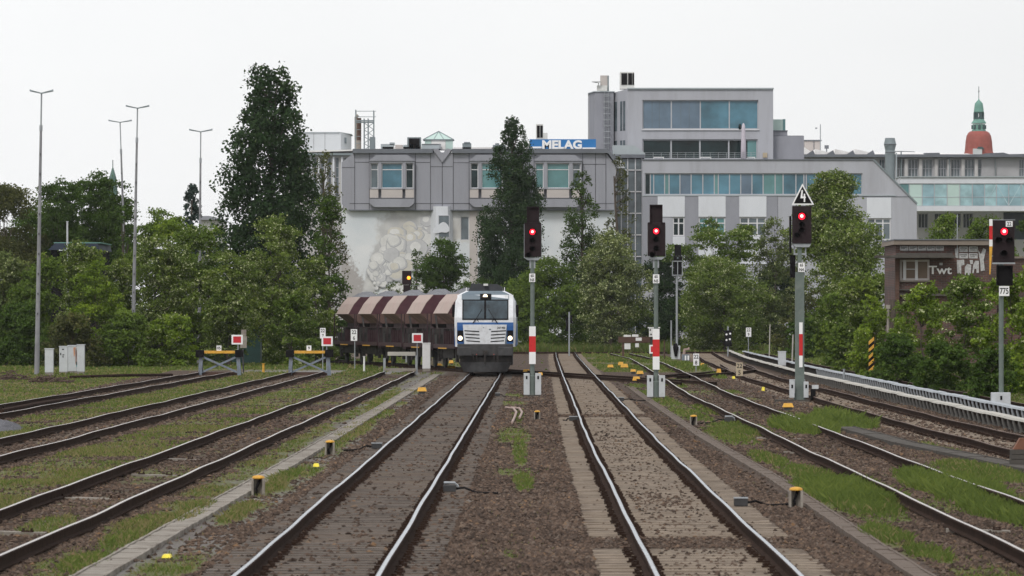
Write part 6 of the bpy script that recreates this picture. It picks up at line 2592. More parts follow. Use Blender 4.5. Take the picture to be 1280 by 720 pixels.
def lower_block():
    Y = 440.
    zz = lambda py: Z(py, Y)
    xx = lambda q: W(q, Y)
    r = thing('office_building', 'long light grey block with a blue window strip, its right end sloping', 'building', (xx(960), Y, 0))
    strip = (806, 216.5, 1078, 243.5)
    wins = [(841, 271.5, 855.5, 295), (873.5, 271.5, 906.5, 295), (924.5, 271.5, 957.5, 295), (1084, 273, 1113.5, 300)]
    m = MB()
    wall(m, 803, 1092, 199.8, 441, Y, 14, [strip] + wins[:3] + [(1084, 273, 1092, 300)], .3)
    # sloping end
    zA = zz(199.8)
    m2 = MB()
    X = xx
    m.add([(X(1092), Y, zz(199.8)), (X(1092), Y, zz(273)), (X(1146), Y, zz(273)), (X(1146), Y, zz(253.5)),
           ], [(0, 1, 2, 3)])
    m.add([(X(1113.5), Y, zz(273)), (X(1113.5), Y, 0), (X(1146), Y, 0), (X(1146), Y, zz(273))], [(0, 1, 2, 3)])
    m.add([(X(1092), Y, zz(300)), (X(1092), Y, 0), (X(1113.5), Y, 0), (X(1113.5), Y, zz(300))], [(0, 1, 2, 3)])
    m.add([(X(1092), Y, zA), (X(1146), Y, zz(253.5)), (X(1146), Y + 14, zz(253.5)), (X(1092), Y + 14, zA)], [(0, 1, 2, 3)])
    m.add([(X(1146), Y, 0), (X(1146), Y + 14, 0), (X(1146), Y + 14, zz(253.5)), (X(1146), Y, zz(253.5))], [(0, 1, 2, 3)])
    m.build('wall', 'plaster', r)
    part(r, 'roof_edge', 'facade_dark', [(803, 198.9, 1092, 200.3)], Y, 14.2, -.1)
    m = MB()
    m.prism([(xx(1091.5), zz(200.4)), (xx(1146), zz(255.5)), (xx(1147), zz(253.7)), (xx(1092.3), zz(198.7))], Y - .12, Y + 14)
    m.build('slope_edge', 'duct', r)
    xs = [806, 813, 817.2, 830.8, 836.4, 850, 864, 878.6, 893, 898, 912, 926, 940, 954, 969, 979, 995, 1005, 1008, 1020, 1034, 1048, 1063, 1078]
    gl = ['glass_dark'] + ['glass_blue', 'glass_blue', 'glass_teal', 'glass_blue', 'glass_steel', 'glass_blue', 'glass_blue', 'glass_teal', 'glass_blue', 'glass_blue', 'glass_steel', 'glass_blue', 'glass_teal', 'glass_teal', 'glass_blue', 'glass_blue', 'glass_steel', 'glass_blue', 'glass_blue', 'glass_blue', 'glass_steel', 'glass_blue']
    window(r, *strip, Y, 'frame_grey', fw=.08, rec=.14, xs=xs[1:-1], panes=gl[:len(xs) - 1])
    part(r, 'belt_course', 'parapet', [(803, 243.7, 1120, 245)], Y, .1, -.08)
    part(r, 'belt_shadow', 'facade_dark', [(1078, 245.4, 1137, 246)], Y, .1, -.05)
    part(r, 'white_square', 'white_panel', [(822, 245.2, 856, 271), (873, 245.2, 907, 271), (924, 245.2, 958, 271), (1083.5, 247, 1114, 272.6), (841, 295.8, 856, 330), (873, 295.8, 907, 330), (924, 295.8, 958, 330)], Y, .1, -.06)
    part(r, 'grey_field', 'plaster_mid', [(803.3, 245.4, 821.8, 330), (856.2, 245.4, 872.8, 330), (907.2, 245.4, 923.8, 330), (958.2, 245.4, 972, 330)], Y, .08, -.035)
    part(r, 'seam', 'seam', [(972, 245.5, 972.4, 330)], Y, .05, -.02)
    for i, q in enumerate(wins):
        a = 822.5 if i == 0 else q[0]
        window(r, q[0], q[1], q[2], q[3], Y, 'frame_white', ['glass_dark', 'glass_teal', 'glass_grey', 'glass_grey'][i], nx=2 if i == 0 else 3, fw=.1, rec=.08, zs=[279])
    # glazed stair link
    Yl = 443.
    q = thing('stair_link', 'glazed stair link with white bars between the two office buildings', 'stair link', (W(790, Yl), Yl, 0))
    part(q, 'glass', 'glass_grey', [(770, 199, 803, 441)], Yl, 3.)
    part(q, 'bars', 'frame_white', [(a, 197, a + 1.2, 441) for a in (769.5, 776, 784, 793.6, 801.8)] + [(769.5, p_, 803, p_ + 1.2) for p_ in (212, 239, 266, 293, 320)], Yl, .12, -.12)
    m = MB()
    Yk = Yl - .3
    m.prism([(W(766, Yk), Z(193, Yk)), (W(806.5, Yk), Z(193, Yk)), (W(806.5, Yk), Z(191.5, Yk)), (W(793, Yk), Z(181.8, Yk)), (W(766, Yk), Z(181.5, Yk))], Yk, Yk + 3)
    m.build('link_roof', 'parapet', q)
    part(q, 'link_fascia', 'facade_dark', [(766, 193.2, 806, 197.4)], Yk, 3.2, -.1)
    m = MB()
    m.prism([(W(753, Yk), Z(200.5, Yk)), (W(758, Yk), Z(210.5, Yk)), (W(781, Yk), Z(210.5, Yk)), (W(775, Yk), Z(200.5, Yk))], Yk - .8, Yk + 1.)
    m.build('porch_roof', 'white_panel', q)


lower_block()


def long_hall():
    Y = 505.
    r = thing('factory_hall', 'long pale old hall with pilasters and saw tooth rooflights on the right', 'building', (W(1150, Y), Y, 0))
    holes = [(a, 199, a + w_, 222.5) for a, w_ in ((1099, 10), (1121.5, 8.5), (1135.5, 12), (1153, 12.5), (1173, 10), (1189, 11), (1206, 12), (1222.5, 4.5), (1274, 8))]
    holes += [(1010, 199.2, 1022, 203.5), (1043, 198, 1057, 203.5), (1060, 198, 1074, 203.5), (1077, 198, 1090, 203.5)]
    m = MB()
    wall(m, 1003, 1420, 195.5, 441, Y, 22, holes, .3)
    m.build('wall', 'hall_wall', r)
    for h in holes:
        ww = h[2] - h[0]
        window(r, *h, Y, 'frame_grey', 'glass_grey', nx=3 if ww > 7 else 1, ny=2 if h[3] > 210 else 1, fw=.06, rec=.2)
    part(r, 'pilaster', 'plaster_side', [(a, 198.5, a + 4, 226) for a in (1130.5, 1148.5, 1168, 1184, 1201.5, 1218)], Y, .25, -.252)
    part(r, 'eaves', 'facade_dark', [(1003, 193.2, 1280, 196.6), (1280, 193, 1420, 196)], Y, 1.2, -.9)
    part(r, 'drain_pipe', 'duct', [(1125.5, 190, 1127, 226), (1186, 197, 1187.2, 226), (1243.4, 198, 1244.2, 226)], Y, .2, -.3)
    m = MB()
    for k, a in enumerate((1004, 1019, 1044, 1069)):
        b = a + (15 if k == 0 else 25)
        m.slot(0).prism([(W(a, Y), Z(193.2, Y)), (W(b, Y), Z(193.2, Y)), (W(b - 2, Y), Z(191.2, Y)), (W(a + .5, Y), Z(186 if k else 183, Y))][::1], Y + .6, Y + 12)
        m.slot(1).prism([(W(b - 11, Y), Z(193.1, Y)), (W(b, Y), Z(193.1, Y)), (W(b - 2.5, Y), Z(187.6, Y))], Y + .2, Y + .59)
    m.build('saw_tooth_rooflight', ['roof_white', 'facade_dark'], r)
    m = MB()
    m = None
    for a, b, c in ((1093, 1106, 188.5), (1120.5, 1155, 188.2), (1176, 1215, 190), (1216, 1228, 191), (1088, 1100, 190)):
        m = MB()
        y0, y1 = Y - .4, Y + 5
        m.add([(W(a, Y), y0, Z(193.15, Y)), (W(b, Y), y0, Z(193.15, Y)), (W(b, Y), y1, Z(c, Y)), (W(a, Y), y1, Z(c - .6, Y)), (W(a, Y), y1, Z(193.15, Y)), (W(b, Y), y1, Z(193.15, Y))], [(0, 1, 2, 3), (0, 3, 4), (1, 5, 2), (3, 2, 5, 4), (0, 4, 5, 1)])
        m.build('white_rooflight', 'roof_white', r)
    m = MB()
    m.prism([(W(1119, Y), Z(190, Y)), (W(1152, Y), Z(190, Y)), (W(1148, Y), Z(187.2, Y)), (W(1119, Y), Z(186.3, Y))], Y + 5.2, Y + 12)
    m.prism([(W(1155, Y), Z(193.3, Y)), (W(1176, Y), Z(193.3, Y)), (W(1175, Y), Z(190.6, Y)), (W(1156, Y), Z(191, Y))], Y + .6, Y + 9)
    m.prism([(W(1228, Y), Z(193.3, Y)), (W(1420, Y), Z(193.3, Y)), (W(1400, Y), Z(190, Y)), (W(1262, Y), Z(192.4, Y)), (W(1255, Y), Z(190.4, Y)), (W(1232, Y), Z(191.5, Y))], Y + .6, Y + 9)
    m.build('dark_roof', 'facade_dark', r)
    part(r, 'roof_lodge', 'apron_beige', [(1006, 176, 1026, 193)], Y + 8, 4)
    part(r, 'lodge_roof', 'facade_dark', [(1005.5, 174.8, 1027, 176.2), (1017, 176.2, 1017.6, 193)], Y + 8, 4.2, -.1)
    q = thing('roof_aerial', 'thin aerial mast on the old hall\'s roof lodge', 'aerial', (W(1025.5, Y + 7), Y + 7, Z(190, Y)))
    m = MB()
    m.tube([(W(1025.5, Y + 7), Y + 7, Z(190, Y)), (W(1025.5, Y + 7), Y + 7, Z(152, Y))], .05, 5)
    m.build('mast', 'galv', q)
    m = MB()
    m.box(W(1024.3, Y), W(1026.8, Y), Y + 6.9, Y + 7.1, Z(158, Y), Z(156, Y))
    m.build('antenna', 'galv', q)
    q = thing('roof_unit', 'small dark box on a post above the saw tooth rooflights', 'roof unit', (W(1033, Y), Y + 6, Z(190, Y)))
    part(q, 'box', 'facade_dark', [(1031, 181.5, 1036, 185.7), (1033, 185.7, 1034, 192)], Y + 6, .5)
    # duct
    Yd = 498.
    q = thing('ventilation_duct', 'thick blue grey ventilation duct with a flared cap beside the sloping wall', 'duct', (W(1113, Yd), Yd, 0))
    m = MB()
    k = Yd / F
    m.lathe([(6.2 * k, 0), (6.2 * k, Z(191, Yd)), (6.0 * k, Z(188, Yd)), (7.6 * k, Z(181, Yd)), (7.6 * k, Z(180, Yd)), (6.0 * k, Z(172.5, Yd))], W(1112.5, Yd), Yd, 14)
    m.build('duct_pipe', 'duct', q)
    part(q, 'duct_band', 'seam', [(1106, 190.4, 1119, 191.2), (1105, 180.2, 1120, 181)], Yd, .02, -.66)
    part(q, 'side_pipe', 'parapet', [(1119.5, 191, 1121, 230)], Yd, .15, -.3)


long_hall()


def glass_bridge():
    Y = 474.
    r = thing('glass_bridge', 'pale glazed footbridge with diagonal struts behind the glass', 'footbridge', (W(1200, Y), Y, 0))
    xs = [1122, 1136.5, 1152.8, 1168, 1184, 1199.8, 1215.5, 1230.8, 1245.7, 1261, 1276.5, 1292, 1308, 1324, 1340]
    part(r, 'fascia', 'white_panel', [(1125, 221.5, 1340, 229.3), (1140, 257.8, 1340, 263.8)], Y, 5)
    part(r, 'roof_sheet', 'parapet', [(1124, 220.4, 1340, 221.6)], Y, 5.3, -.15)
    window(r, 1122, 229.3, 1340, 257.8, Y, 'frame_grey', fw=.06, rec=.05, xs=xs[1:-1], panes=['glass_teal', 'glass_green', 'glass_pale', 'glass_bridge', 'glass_green', 'glass_bridge', 'glass_pale', 'glass_bridge', 'glass_pale', 'glass_pale', 'glass_bridge', 'glass_pale', 'glass_pale', 'glass_pale'])
    m = MB()
    for k in range(7, len(xs) - 1):
        a, b = xs[k], xs[k + 1]
        p, q = (257, 230.5) if k % 2 else (230.5, 257)
        z0, z1 = Z(p, Y), Z(q, Y)
        m.prism([(W(a, Y), z0 - .07), (W(b, Y), z1 - .07), (W(b, Y), z1 + .07), (W(a, Y), z0 + .07)], Y + .075, Y + .095)
    m.build('strut', 'glass_strut', r)
    part(r, 'lower_rail', 'frame_grey', [(1122, 246, 1340, 246.6)], Y, .03, .07)
    # wall under the bridge
    Y2 = 480.
    q = thing('factory_building', 'grey ground floor with dark windows under the glazed footbridge', 'building', (W(1210, Y2), Y2, 0))
    holes = [(1148, 267, 1160, 285), (1168, 267, 1186, 285), (1189, 267, 1201, 285), (1204, 267, 1216, 285), (1254, 264.5, 1340, 300)]
    m = MB()
    wall(m, 1143, 1340, 263.9, 441, Y2, 10, holes, .4)
    m.build('wall', 'plaster_side', q)
    for h in holes:
        window(q, *h, Y2, 'frame_grey', 'glass_dark', nx=3, fw=.06, rec=.25)


glass_bridge()


def church_tower():
    Y = 900.
    k = Y / F
    x = W(1223.5, Y)
    r = thing('church_tower', 'far church tower with a red tiled dome and a green copper lantern', 'tower', (x, Y, 0))
    zz = lambda p: Z(p, Y)
    m = MB()
    m.lathe([(21 * k, 0), (20.5 * k, zz(196)), (19.4 * k, zz(193.2)), (17.8 * k, zz(190)), (17.2 * k, zz(185)), (16.6 * k, zz(177)), (15.4 * k, zz(170)), (13.2 * k, zz(166)), (10.6 * k, zz(164.2))], x, Y, 24)
    m.build('dome', 'tile_red', r, smooth=True)
    m = MB()
    m.lathe([(9.2 * k, zz(164.6)), (9.2 * k, zz(162.5)), (8.2 * k, zz(162)), (8.2 * k, zz(155.3))], x, Y, 8, .5)
    m.build('lower_drum', 'copper', r)
    m = MB()
    for q in range(8):
        a = 2 * PI * q / 8
        cx, cy = x + math.cos(a) * 7.65 * k, Y + math.sin(a) * 7.65 * k
        m.tube([(cx, cy, zz(161.4)), (cx, cy, zz(156.4))], .27, 6)
    m.build('arched_openings', 'copper_dark', r)
    m = MB()
    m.lathe([(9.6 * k, zz(154.4)), (9.6 * k, zz(153.6)), (7.4 * k, zz(150.6)), (6.6 * k, zz(149))], x, Y, 8, .5)
    m.build('skirt_roof', 'copper', r)
    m = MB()
    for q in range(8):
        a = 2 * PI * (q + .5) / 8
        cx, cy = x + math.cos(a) * 5.6 * k, Y + math.sin(a) * 5.6 * k
        m.tube([(cx, cy, zz(149.2)), (cx, cy, zz(141))], .22, 6)
    m.lathe([(6.2 * k, zz(149.2)), (6.2 * k, zz(146.6))], x, Y, 8, .5)
    m.lathe([(6.6 * k, zz(141.6)), (6.6 * k, zz(140.4))], x, Y, 8, .5)
    m.build('open_lantern', 'copper_dark', r)
    m = MB()
    m.lathe([(6.7 * k, zz(140.5)), (6.2 * k, zz(139)), (5.6 * k, zz(134)), (5.0 * k, zz(129.5)), (3.0 * k, zz(127)), (.9 * k, zz(125)), (.35 * k, zz(122.5))], x, Y, 14)
    m.build('cupola', 'copper', r, smooth=True)
    m = MB()
    m.tube([(x, Y, zz(125)), (x, Y, zz(108))], .06, 5)
    m.lathe([(.05, zz(114.6)), (.22, zz(114)), (.05, zz(113.3))], x, Y, 8)
    m.build('finial', 'copper_dark', r)
    m = MB()
    Yd = Y - 2.3
    m.box(W(1216, Yd), W(1227, Yd), Yd - .9, Yd + 1, Z(195, Yd), Z(186, Yd))
    m.build('dormer', 'shed_white', r)
    m = MB()
    m.prism([(W(1221, Yd), Z(186, Yd)), (W(1230, Yd), Z(186.4, Yd)), (W(1227, Yd), Z(183.6, Yd)), (W(1222.5, Yd), Z(183.6, Yd))], Yd - 1, Yd + 1)
    m.build('dormer_roof', 'copper_dark', r)


church_tower()


def left_far():
    Y = 900.
    x = W(141, Y)
    r = thing('church_spire', 'slim green copper spire rising over the left trees', 'spire', (x, Y, 0))
    m = MB()
    k = Y / F
    m.lathe([(6.5 * k, Z(245, Y)), (4.4 * k, Z(222, Y)), (.3 * k, Z(208, Y))], x, Y, 8)
    m.build('spire_roof', 'copper_grey', r)
    m = MB()
    m.box(x - .95, x + .95, Y - .95, Y + .95, 0, Z(245, Y) + .01)
    m.build('tower', 'plaster_mid', r)
    m = MB()
    m.tube([(x, Y, Z(209, Y)), (x, Y, Z(200, Y))], .08, 5)
    m.build('finial', 'copper_dark', r)
    Y = 560.
    r = thing('house', 'white house gable peeping out between the trees left of the tall dark tree', 'house', (W(268, Y), Y, 0))
    m = MB()
    wall(m, 250, 275, 275, 435, Y, 12, [(262.5, 278, 268, 286)], .2)
    m.build('wall', 'plaster_side', r)
    window(r, 262.5, 278, 268, 286, Y, 'frame_white', 'glass_grey', fw=.07, rec=.1)
    m = MB()
    m.prism([(W(248, Y), Z(275, Y)), (W(277.5, Y), Z(275, Y)), (W(276, Y), Z(273, Y)), (W(262, Y), Z(270, Y)), (W(248, Y), Z(270, Y))], Y - .5, Y + 12)
    m.build('roof', 'plaster_mid', r)
    Y = 338.
    r = thing('hall', 'low hall with a dark blue roof edge hidden in the left bushes', 'building', (W(92, Y), Y, 0))
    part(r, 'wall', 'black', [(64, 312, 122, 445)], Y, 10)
    m = MB()
    m.prism([(W(61, Y), Z(312.5, Y)), (W(125, Y), Z(312.5, Y)), (W(123, Y), Z(304.5, Y)), (W(70, Y), Z(304, Y))], Y - .6, Y + 10)
    m.build('roof', mat('dark blue roof', (.02, .03, .055), .5), r)
    part(r, 'roof_trim', 'copper', [(68, 303, 127, 304.2)], Y, 9, -.5)
    part(r, 'roof_light', 'white_panel', [(75, 312.2, 83, 313.6)], Y, .3, -.75)


left_far()


def signal_hut():
    Y = 236.
    zz = lambda py: Z(py, Y)
    xx = lambda q: W(q, Y)
    r = thing('signal_box', 'old red brick signal box lettered Twt among the bushes', 'signal box', (xx(1190), Y, 0))
    m = MB()
    wall(m, 1119.5, 1246, 304, 470, Y, 7, [(1125, 324.5, 1162, 350.5)], .25)
    m.build('wall', 'brick', r)
    m = MB()
    m.add([(xx(1116), Y - .35, zz(306)), (xx(1248), Y - .35, zz(306.6)), (xx(1248), Y + 7.4, zz(306)), (xx(1116), Y + 7.4, zz(306)),
           (xx(1117), Y - .35, zz(300.4)), (xx(1248), Y - .35, zz(300.4)), (xx(1248), Y + 7.4, zz(298)), (xx(1117), Y + 7.4, zz(298))],
          [(0, 3, 2, 1), (4, 5, 6, 7), (0, 1, 5, 4), (1, 2, 6, 5), (2, 3, 7, 6), (3, 0, 4, 7)])
    m.build('roof', 'hut_roof', r)
    part(r, 'roof_felt', 'facade_dark', [(1116.5, 299, 1248, 300.3)], Y, 7.6, -.4)
    part(r, 'low_annexe', 'brick', [(1246.2, 323, 1330, 470)], Y + 1, 5)
    part(r, 'annexe_roof', 'hut_roof', [(1246.2, 320.5, 1332, 323)], Y + 1, 5.2, -.15)
    # canopy over the window
    m = MB()
    m.box(xx(1093), xx(1191), Y - 1.1, Y - .02, zz(322.5), zz(319.5))
    m.box(xx(1120), xx(1190), Y - .5, Y - .021, zz(319.4), zz(316.5))
    m.build('canopy', 'concrete_dark', r)
    f = window(r, 1125, 324.5, 1162, 350.5, Y, 'apron_beige', 'curtain', fw=.10, rec=.06, xs=[1131.5, 1145.5], zs=None)
    part(f, 'mullion', 'frame_white', [(1129, 325, 1132.3, 350), (1144, 325, 1147.4, 350)], Y, .05, .03)
    part(f, 'glazing_bar', 'frame_white', [(1132.4, 336, 1143.9, 336.8)], Y, .04, .05)
    part(r, 'window_sill', 'concrete', [(1124, 350.7, 1163, 352)], Y, .2, -.15)
    text('lettering', 'Twt', 10.5 * Y / F, xx(1175), Y - .02, zz(337.5), 'sign_white', r, .02, .02, 1.2)
    part(r, 'number_plaque', 'graffiti_grey', [(1174.2, 328.5, 1178.2, 331.5)], Y, .02, -.02)
    # vents: row of small louvred plates above the canopy
    m = MB()
    for k in range(5):
        a = 1125 + k * 11.1
        m.slot(0).box(xx(a), xx(a + 10.2), Y - .05, Y - .002, zz(313.2), zz(307.5))
        m.slot(1).box(xx(a + .8), xx(a + 9.4), Y - .056, Y - .049, zz(309.4), zz(308.4))
        m.box(xx(a + 1.4), xx(a + 6), Y - .056, Y - .049, zz(310.9), zz(310.2))
    m.build('vent_plates', ['graffiti_grey', 'text_black'], r)
    # grey block graffiti letters on the right part
    m = MB()
    rr = random.Random(6)
    blocks = [(1199, 308, 1209.5, 315), (1211, 308, 1222, 315), (1199, 316.5, 1210, 323), (1211, 316.5, 1222, 323)]
    for b in blocks:
        m.slot(0).box(xx(b[0]), xx(b[2]), Y - .03, Y - .002, zz(b[3]), zz(b[1]))
        m.slot(1).box(xx(b[0] + 1), xx(b[2] - 1), Y - .036, Y - .029, zz(b[1] + 2.6), zz(b[1] + 1.6))
        m.box(xx(b[0] + 2), xx(b[2] - 3), Y - .036, Y - .029, zz(b[1] + 4.8), zz(b[1] + 4.1))
    P_ = lambda pts: m.slot(0).prism([(xx(a), zz(b)) for a, b in pts][::-1], Y - .03, Y - .002)
    P_([(1196, 325), (1205, 324.5), (1205.5, 331), (1201.5, 332), (1201.5, 342), (1196.5, 341.5)])
    P_([(1206, 334), (1209, 330), (1214, 331), (1213.5, 343), (1211, 344.5), (1206, 343)])
    P_([(1212, 325), (1216, 325), (1216, 330), (1213, 330)])
    P_([(1216.5, 331), (1219, 326), (1223.5, 326), (1223.5, 341), (1220.5, 341), (1220.5, 336), (1218, 336), (1217, 341.5), (1215.2, 341.5)])
    P_([(1222.5, 312), (1226, 318), (1229, 310), (1232.5, 312), (1229.5, 325), (1231, 338), (1226, 339), (1225, 326)])
    P_([(1193.5, 311), (1198, 310), (1198, 323), (1194.5, 322)])
    m.build('painted_letters', ['graffiti_grey', 'text_black'], r)
    part(r, 'ledge', 'concrete_dark', [(1122, 361, 1225, 363), (1122, 367, 1225, 370)], Y, .3, -.25)
    m = MB()
    m.box(xx(1118.5), xx(1123.5), Y - .3, Y - .003, 0, zz(323))
    m.build('corner_pillar', 'timber', r)
    m = MB()
    m.tube([(xx(1196.3), Y - .15, zz(320)), (xx(1196.3), Y - .15, zz(268))], .025, 5)
    m.build('aerial', 'galv', r)
    q = thing('old_post', 'grey weathered timber post standing in the bushes below the signal box', 'post', (xx(1112), Y - 1.5, 0))
    m = MB()
    m.tube([(xx(1110), Y - 1.5, -.1), (xx(1113), Y - 1.5, zz(375))], [.2, .16], 8)
    m.build('trunk', 'bark', q)
    m = MB()
    m.tube([(xx(1106), Y - 1.6, -.1), (xx(1107), Y - 1.6, zz(382))], .07, 6)
    m.box(xx(1104.5), xx(1109.5), Y - 1.7, Y - 1.5, zz(386), zz(381))
    m.build('side_post', 'concrete', q)


signal_hut()

# ------------------------------------------------------------------ trees
LEAF = {
    'dark': leaf_mat('dark leaves', (.032, .058, .026), 0.18, (.07, .10, .04)),
    'deep': leaf_mat('deep green leaves', (.062, .106, .026), 0.22, (.10, .13, .045)),
    'mid': leaf_mat('mid green leaves', (0.110, 0.167, 0.034), 0.24, (.15, .18, .06)),
    'bright': leaf_mat('bright green leaves', (0.150, 0.224, 0.032), 0.27, (.21, .24, .06)),
    'olive': leaf_mat('olive leaves', (.085, .092, .038), 0.23, (.16, .15, .06)),
    'locust': leaf_mat('locust leaves', (0.126, 0.178, 0.040), 0.24, (.18, .20, .09)),
    'grey': leaf_mat('grey green leaves', (0.126, 0.161, 0.058), 0.23, (.18, .19, .11)),
    'blue': leaf_mat('blue green needles', (.040, .066, .058), 0.13, (.07, .09, .08)),
}
M['blossom'] = mat('cream blossom', (.35, .38, .19), .8, 0, .15, 3)


def lobes_for(kind, H, R, rng, n):
    out = []
    for i in range(n):
        a = rng.uniform(0, 2 * PI)
        if kind in ('poplar', 'slender', 'column'):
            t = (i + .5) / n
            prof = np.interp(t, [0, .08, .25, .5, .75, .92, 1], [.6, .9, 1., .95, .78, .58, .30] if kind == 'column' else [.5, .85, 1., .92, .68, .42, .15])
            cb = .18 if kind == 'slender' else .05
            h = H * (cb + (1 - cb) * t)
            rad = R * prof * (rng.uniform(.2, .75) ** .7)
            r = max(.4, R * prof * rng.uniform(.34, .56))
            sz = 1.35
        elif kind == 'broad':
            t = rng.uniform(0, 1)
            prof = math.sqrt(max(0, 1 - ((t - .55) / .62) ** 2)) * (1.05 if t > .4 else 1)
            h = H * (.25 + .75 * t * .93)
            rad = R * prof * math.sqrt(rng.uniform(.1, 1)) * .85
            r = R * rng.uniform(.2, .36)
            sz = .6
        elif kind == 'bush':
            t = rng.uniform(0, 1)
            prof = math.sqrt(max(0, 1 - (t * .98) ** 2.2))
            h = H * t * .90
            rad = R * prof * math.sqrt(rng.uniform(.05, 1)) * .88
            r = min(R, H) * rng.uniform(.2, .36)
            sz = .85
        else:  # round
            t = rng.uniform(0, 1)
            prof = math.sqrt(max(.02, 1 - ((t - .42) / .64) ** 2))
            h = H * (.08 + .84 * t)
            rad = R * prof * math.sqrt(rng.uniform(.02, 1)) * .8
            r = R * rng.uniform(.28, .46)
            sz = .85
        out.append((rad * math.cos(a), rad * math.sin(a), min(h, H - r * sz * .8), r, sz))
    return out


NLEAF = [0]


def crown_mesh(name, lobes, leaf, size, dens, rng, flower=0., droop=.15):
    Ps, T, F_ = [], [], []
    top = max(l[2] for l in lobes) + .01
    for (x, y, z, r, sz) in lobes:
        n = int(dens * r * r / (size * size) * 21) + 20
        # sprays inside the lobe: a leafy branch is a handful of small bunches
        k = max(5, int(9 + r * 7))
        dirs = unit(rng.normal(size=(k, 3)) + np.array([0, 0, .25]))
        cen = dirs * (r * rng.uniform(.35, 1., k) ** .6)[:, None]
        w = rng.integers(0, k, n)
        p = cen[w] + rng.normal(0, 1, (n, 3)) * np.array([1, 1, .7]) * (r * .21)
        p[:, 2] *= sz
        p[:, 2] -= droop * np.maximum(0, np.hypot(p[:, 0], p[:, 1]) - r * .6)
        p += np.array([x, y, z])
        Ps.append(p)
        tb = rng.uniform(.12, .72)
        ts = np.clip(tb + rng.normal(0, .10, k)[w] + rng.normal(0, .09, n), 0, .93)
        ts = np.where(rng.uniform(size=n) < .03, 1., ts)
        T.append(ts)
        fl = np.zeros(n, int)
        if flower:
            d = np.linalg.norm(p - np.array([x, y, z]), axis=1) / r
            fk = rng.uniform(size=k) < flower * 1.1
            fl = ((rng.uniform(size=n) < .30) & fk[w] & (d > .45)).astype(int)
        F_.append(fl)
    P = np.concatenate(Ps)
    P[:, 2] = np.maximum(P[:, 2], .05)
    T = np.concatenate(T)
    F_ = np.concatenate(F_)
    s = np.full(len(P), size)
    s = np.where(F_ == 1, s * .85, s)
    V, Fc = leaf_quads(P, s, np.array([0, -.25, .55]), rng)
    NLEAF[0] += len(P)
    return np_mesh(name, V, Fc, [LEAF[leaf], 'blossom'] if flower else [LEAF[leaf]], tint=T, midx=F_ if flower else None)


def trunk_mesh(lobes, H, R, kind, rng):
    m = MB()
    r0 = max(.06, H * .017) if kind != 'bush' else max(.04, H * .012)
    top = H * (.9 if kind in ('poplar', 'slender', 'column') else .55)
    lean = rng.normal(0, .02, 2) * H
    N = 6
    axis = [Vector((lean[0] * (i / N) ** 2 + rng.normal(0, .02) * R * (i > 0), lean[1] * (i / N) ** 2, top * i / N - (.15 if i == 0 else 0))) for i in range(N + 1)]
    m.tube(axis, [r0 * (1.25 if i == 0 else 1 - .8 * i / N) for i in range(N + 1)], 7)
    sel = lobes if len(lobes) < 26 else [lobes[i] for i in rng.choice(len(lobes), 26, replace=False)]
    for (x, y, z, r, sz) in sel:
        t = min(.95, max(.15, (z - math.hypot(x, y) * (1.1 if kind in ('poplar', 'slender', 'column') else .55)) / top))
        b = axis[0].lerp(axis[-1], t)
        k = t * N
        i = min(N - 1, int(k))
        b = axis[i].lerp(axis[i + 1], k - i)
        e = Vector((x, y, z + r * .3))
        mid = (b + e) / 2 + Vector((0, 0, -.06 * (e - b).length)) + Vector(rng.normal(0, .08, 3) * r)
        rr = r0 * (.5 - .3 * t)
        m.tube([b, mid, e], [rr, rr * .65, rr * .22], 5, False)
    return m


def tree(name, label, cat, px, topy, hw, Y, kind='round', leaf='mid', n=22, size=.17, dens=1., flower=0., group=None, seed=0, gap=1., ground=0.):
    rng = np.random.default_rng(seed * 17 + 5)
    if kind in ('round', 'bush'): n = int(n * 1.5)
    H = Z(topy, Y)
    R = hw * Y / F
    lobes = lobes_for(kind, H, R, rng, n)
    r = thing(name, label, cat, (W(px, Y), Y, ground), group=group)
    cm = crown_mesh('crown', lobes, leaf, size, dens, rng, flower)
    link('crown', cm, r)
    t = trunk_mesh(lobes, H, R, kind, rng)
    t.build('trunk', 'bark', r, local=True)
    return r


# far left row
TL = 'trees of the back row on the left'
tree('olive_tree', 'dull olive brown tree at the left edge of the back row', 'tree', 14, 228, 52, 352, 'round', 'olive', 26, seed=1, group=TL)
tree('broadleaf_tree', 'dark green tree with a pointed top just right of the nearest lamp post', 'tree', 72, 217, 44, 356, 'round', 'deep', 24, seed=2, group=TL)
tree('broadleaf_tree', 'wide green tree under the slim copper spire', 'tree', 128, 206, 56, 360, 'round', 'deep', 32, seed=3, group=TL)
tree('broadleaf_tree', 'small loose green tree between the two middle lamp posts', 'tree', 158, 236, 20, 350, 'round', 'deep', 14, seed=4, dens=.7, group=TL)
tree('broadleaf_tree', 'low dark tree in the dip right of the middle lamp posts', 'tree', 190, 256, 42, 348, 'round', 'mid', 22, seed=5, group=TL)
tree('broadleaf_tree', 'fresh green tree in front of the blue green conifer', 'tree', 222, 254, 38, 345, 'round', 'bright', 22, seed=6, group=TL)
tree('conifer', 'blue green pointed tree just left of the shortest lamp post, far behind the others', 'tree', 240, 230, 18, 430, 'poplar', 'blue', 60, .2, 1.5, seed=7)
tree('broadleaf_tree', 'dark tree filling the gap behind the dark roofed hall', 'tree', 60, 250, 70, 370, 'round', 'deep', 30, seed=8, group=TL)
tree('broadleaf_tree', 'green tree behind the white flowering bushes near the shortest lamp post', 'tree', 258, 278, 36, 335, 'round', 'bright', 18, seed=9, group=TL)
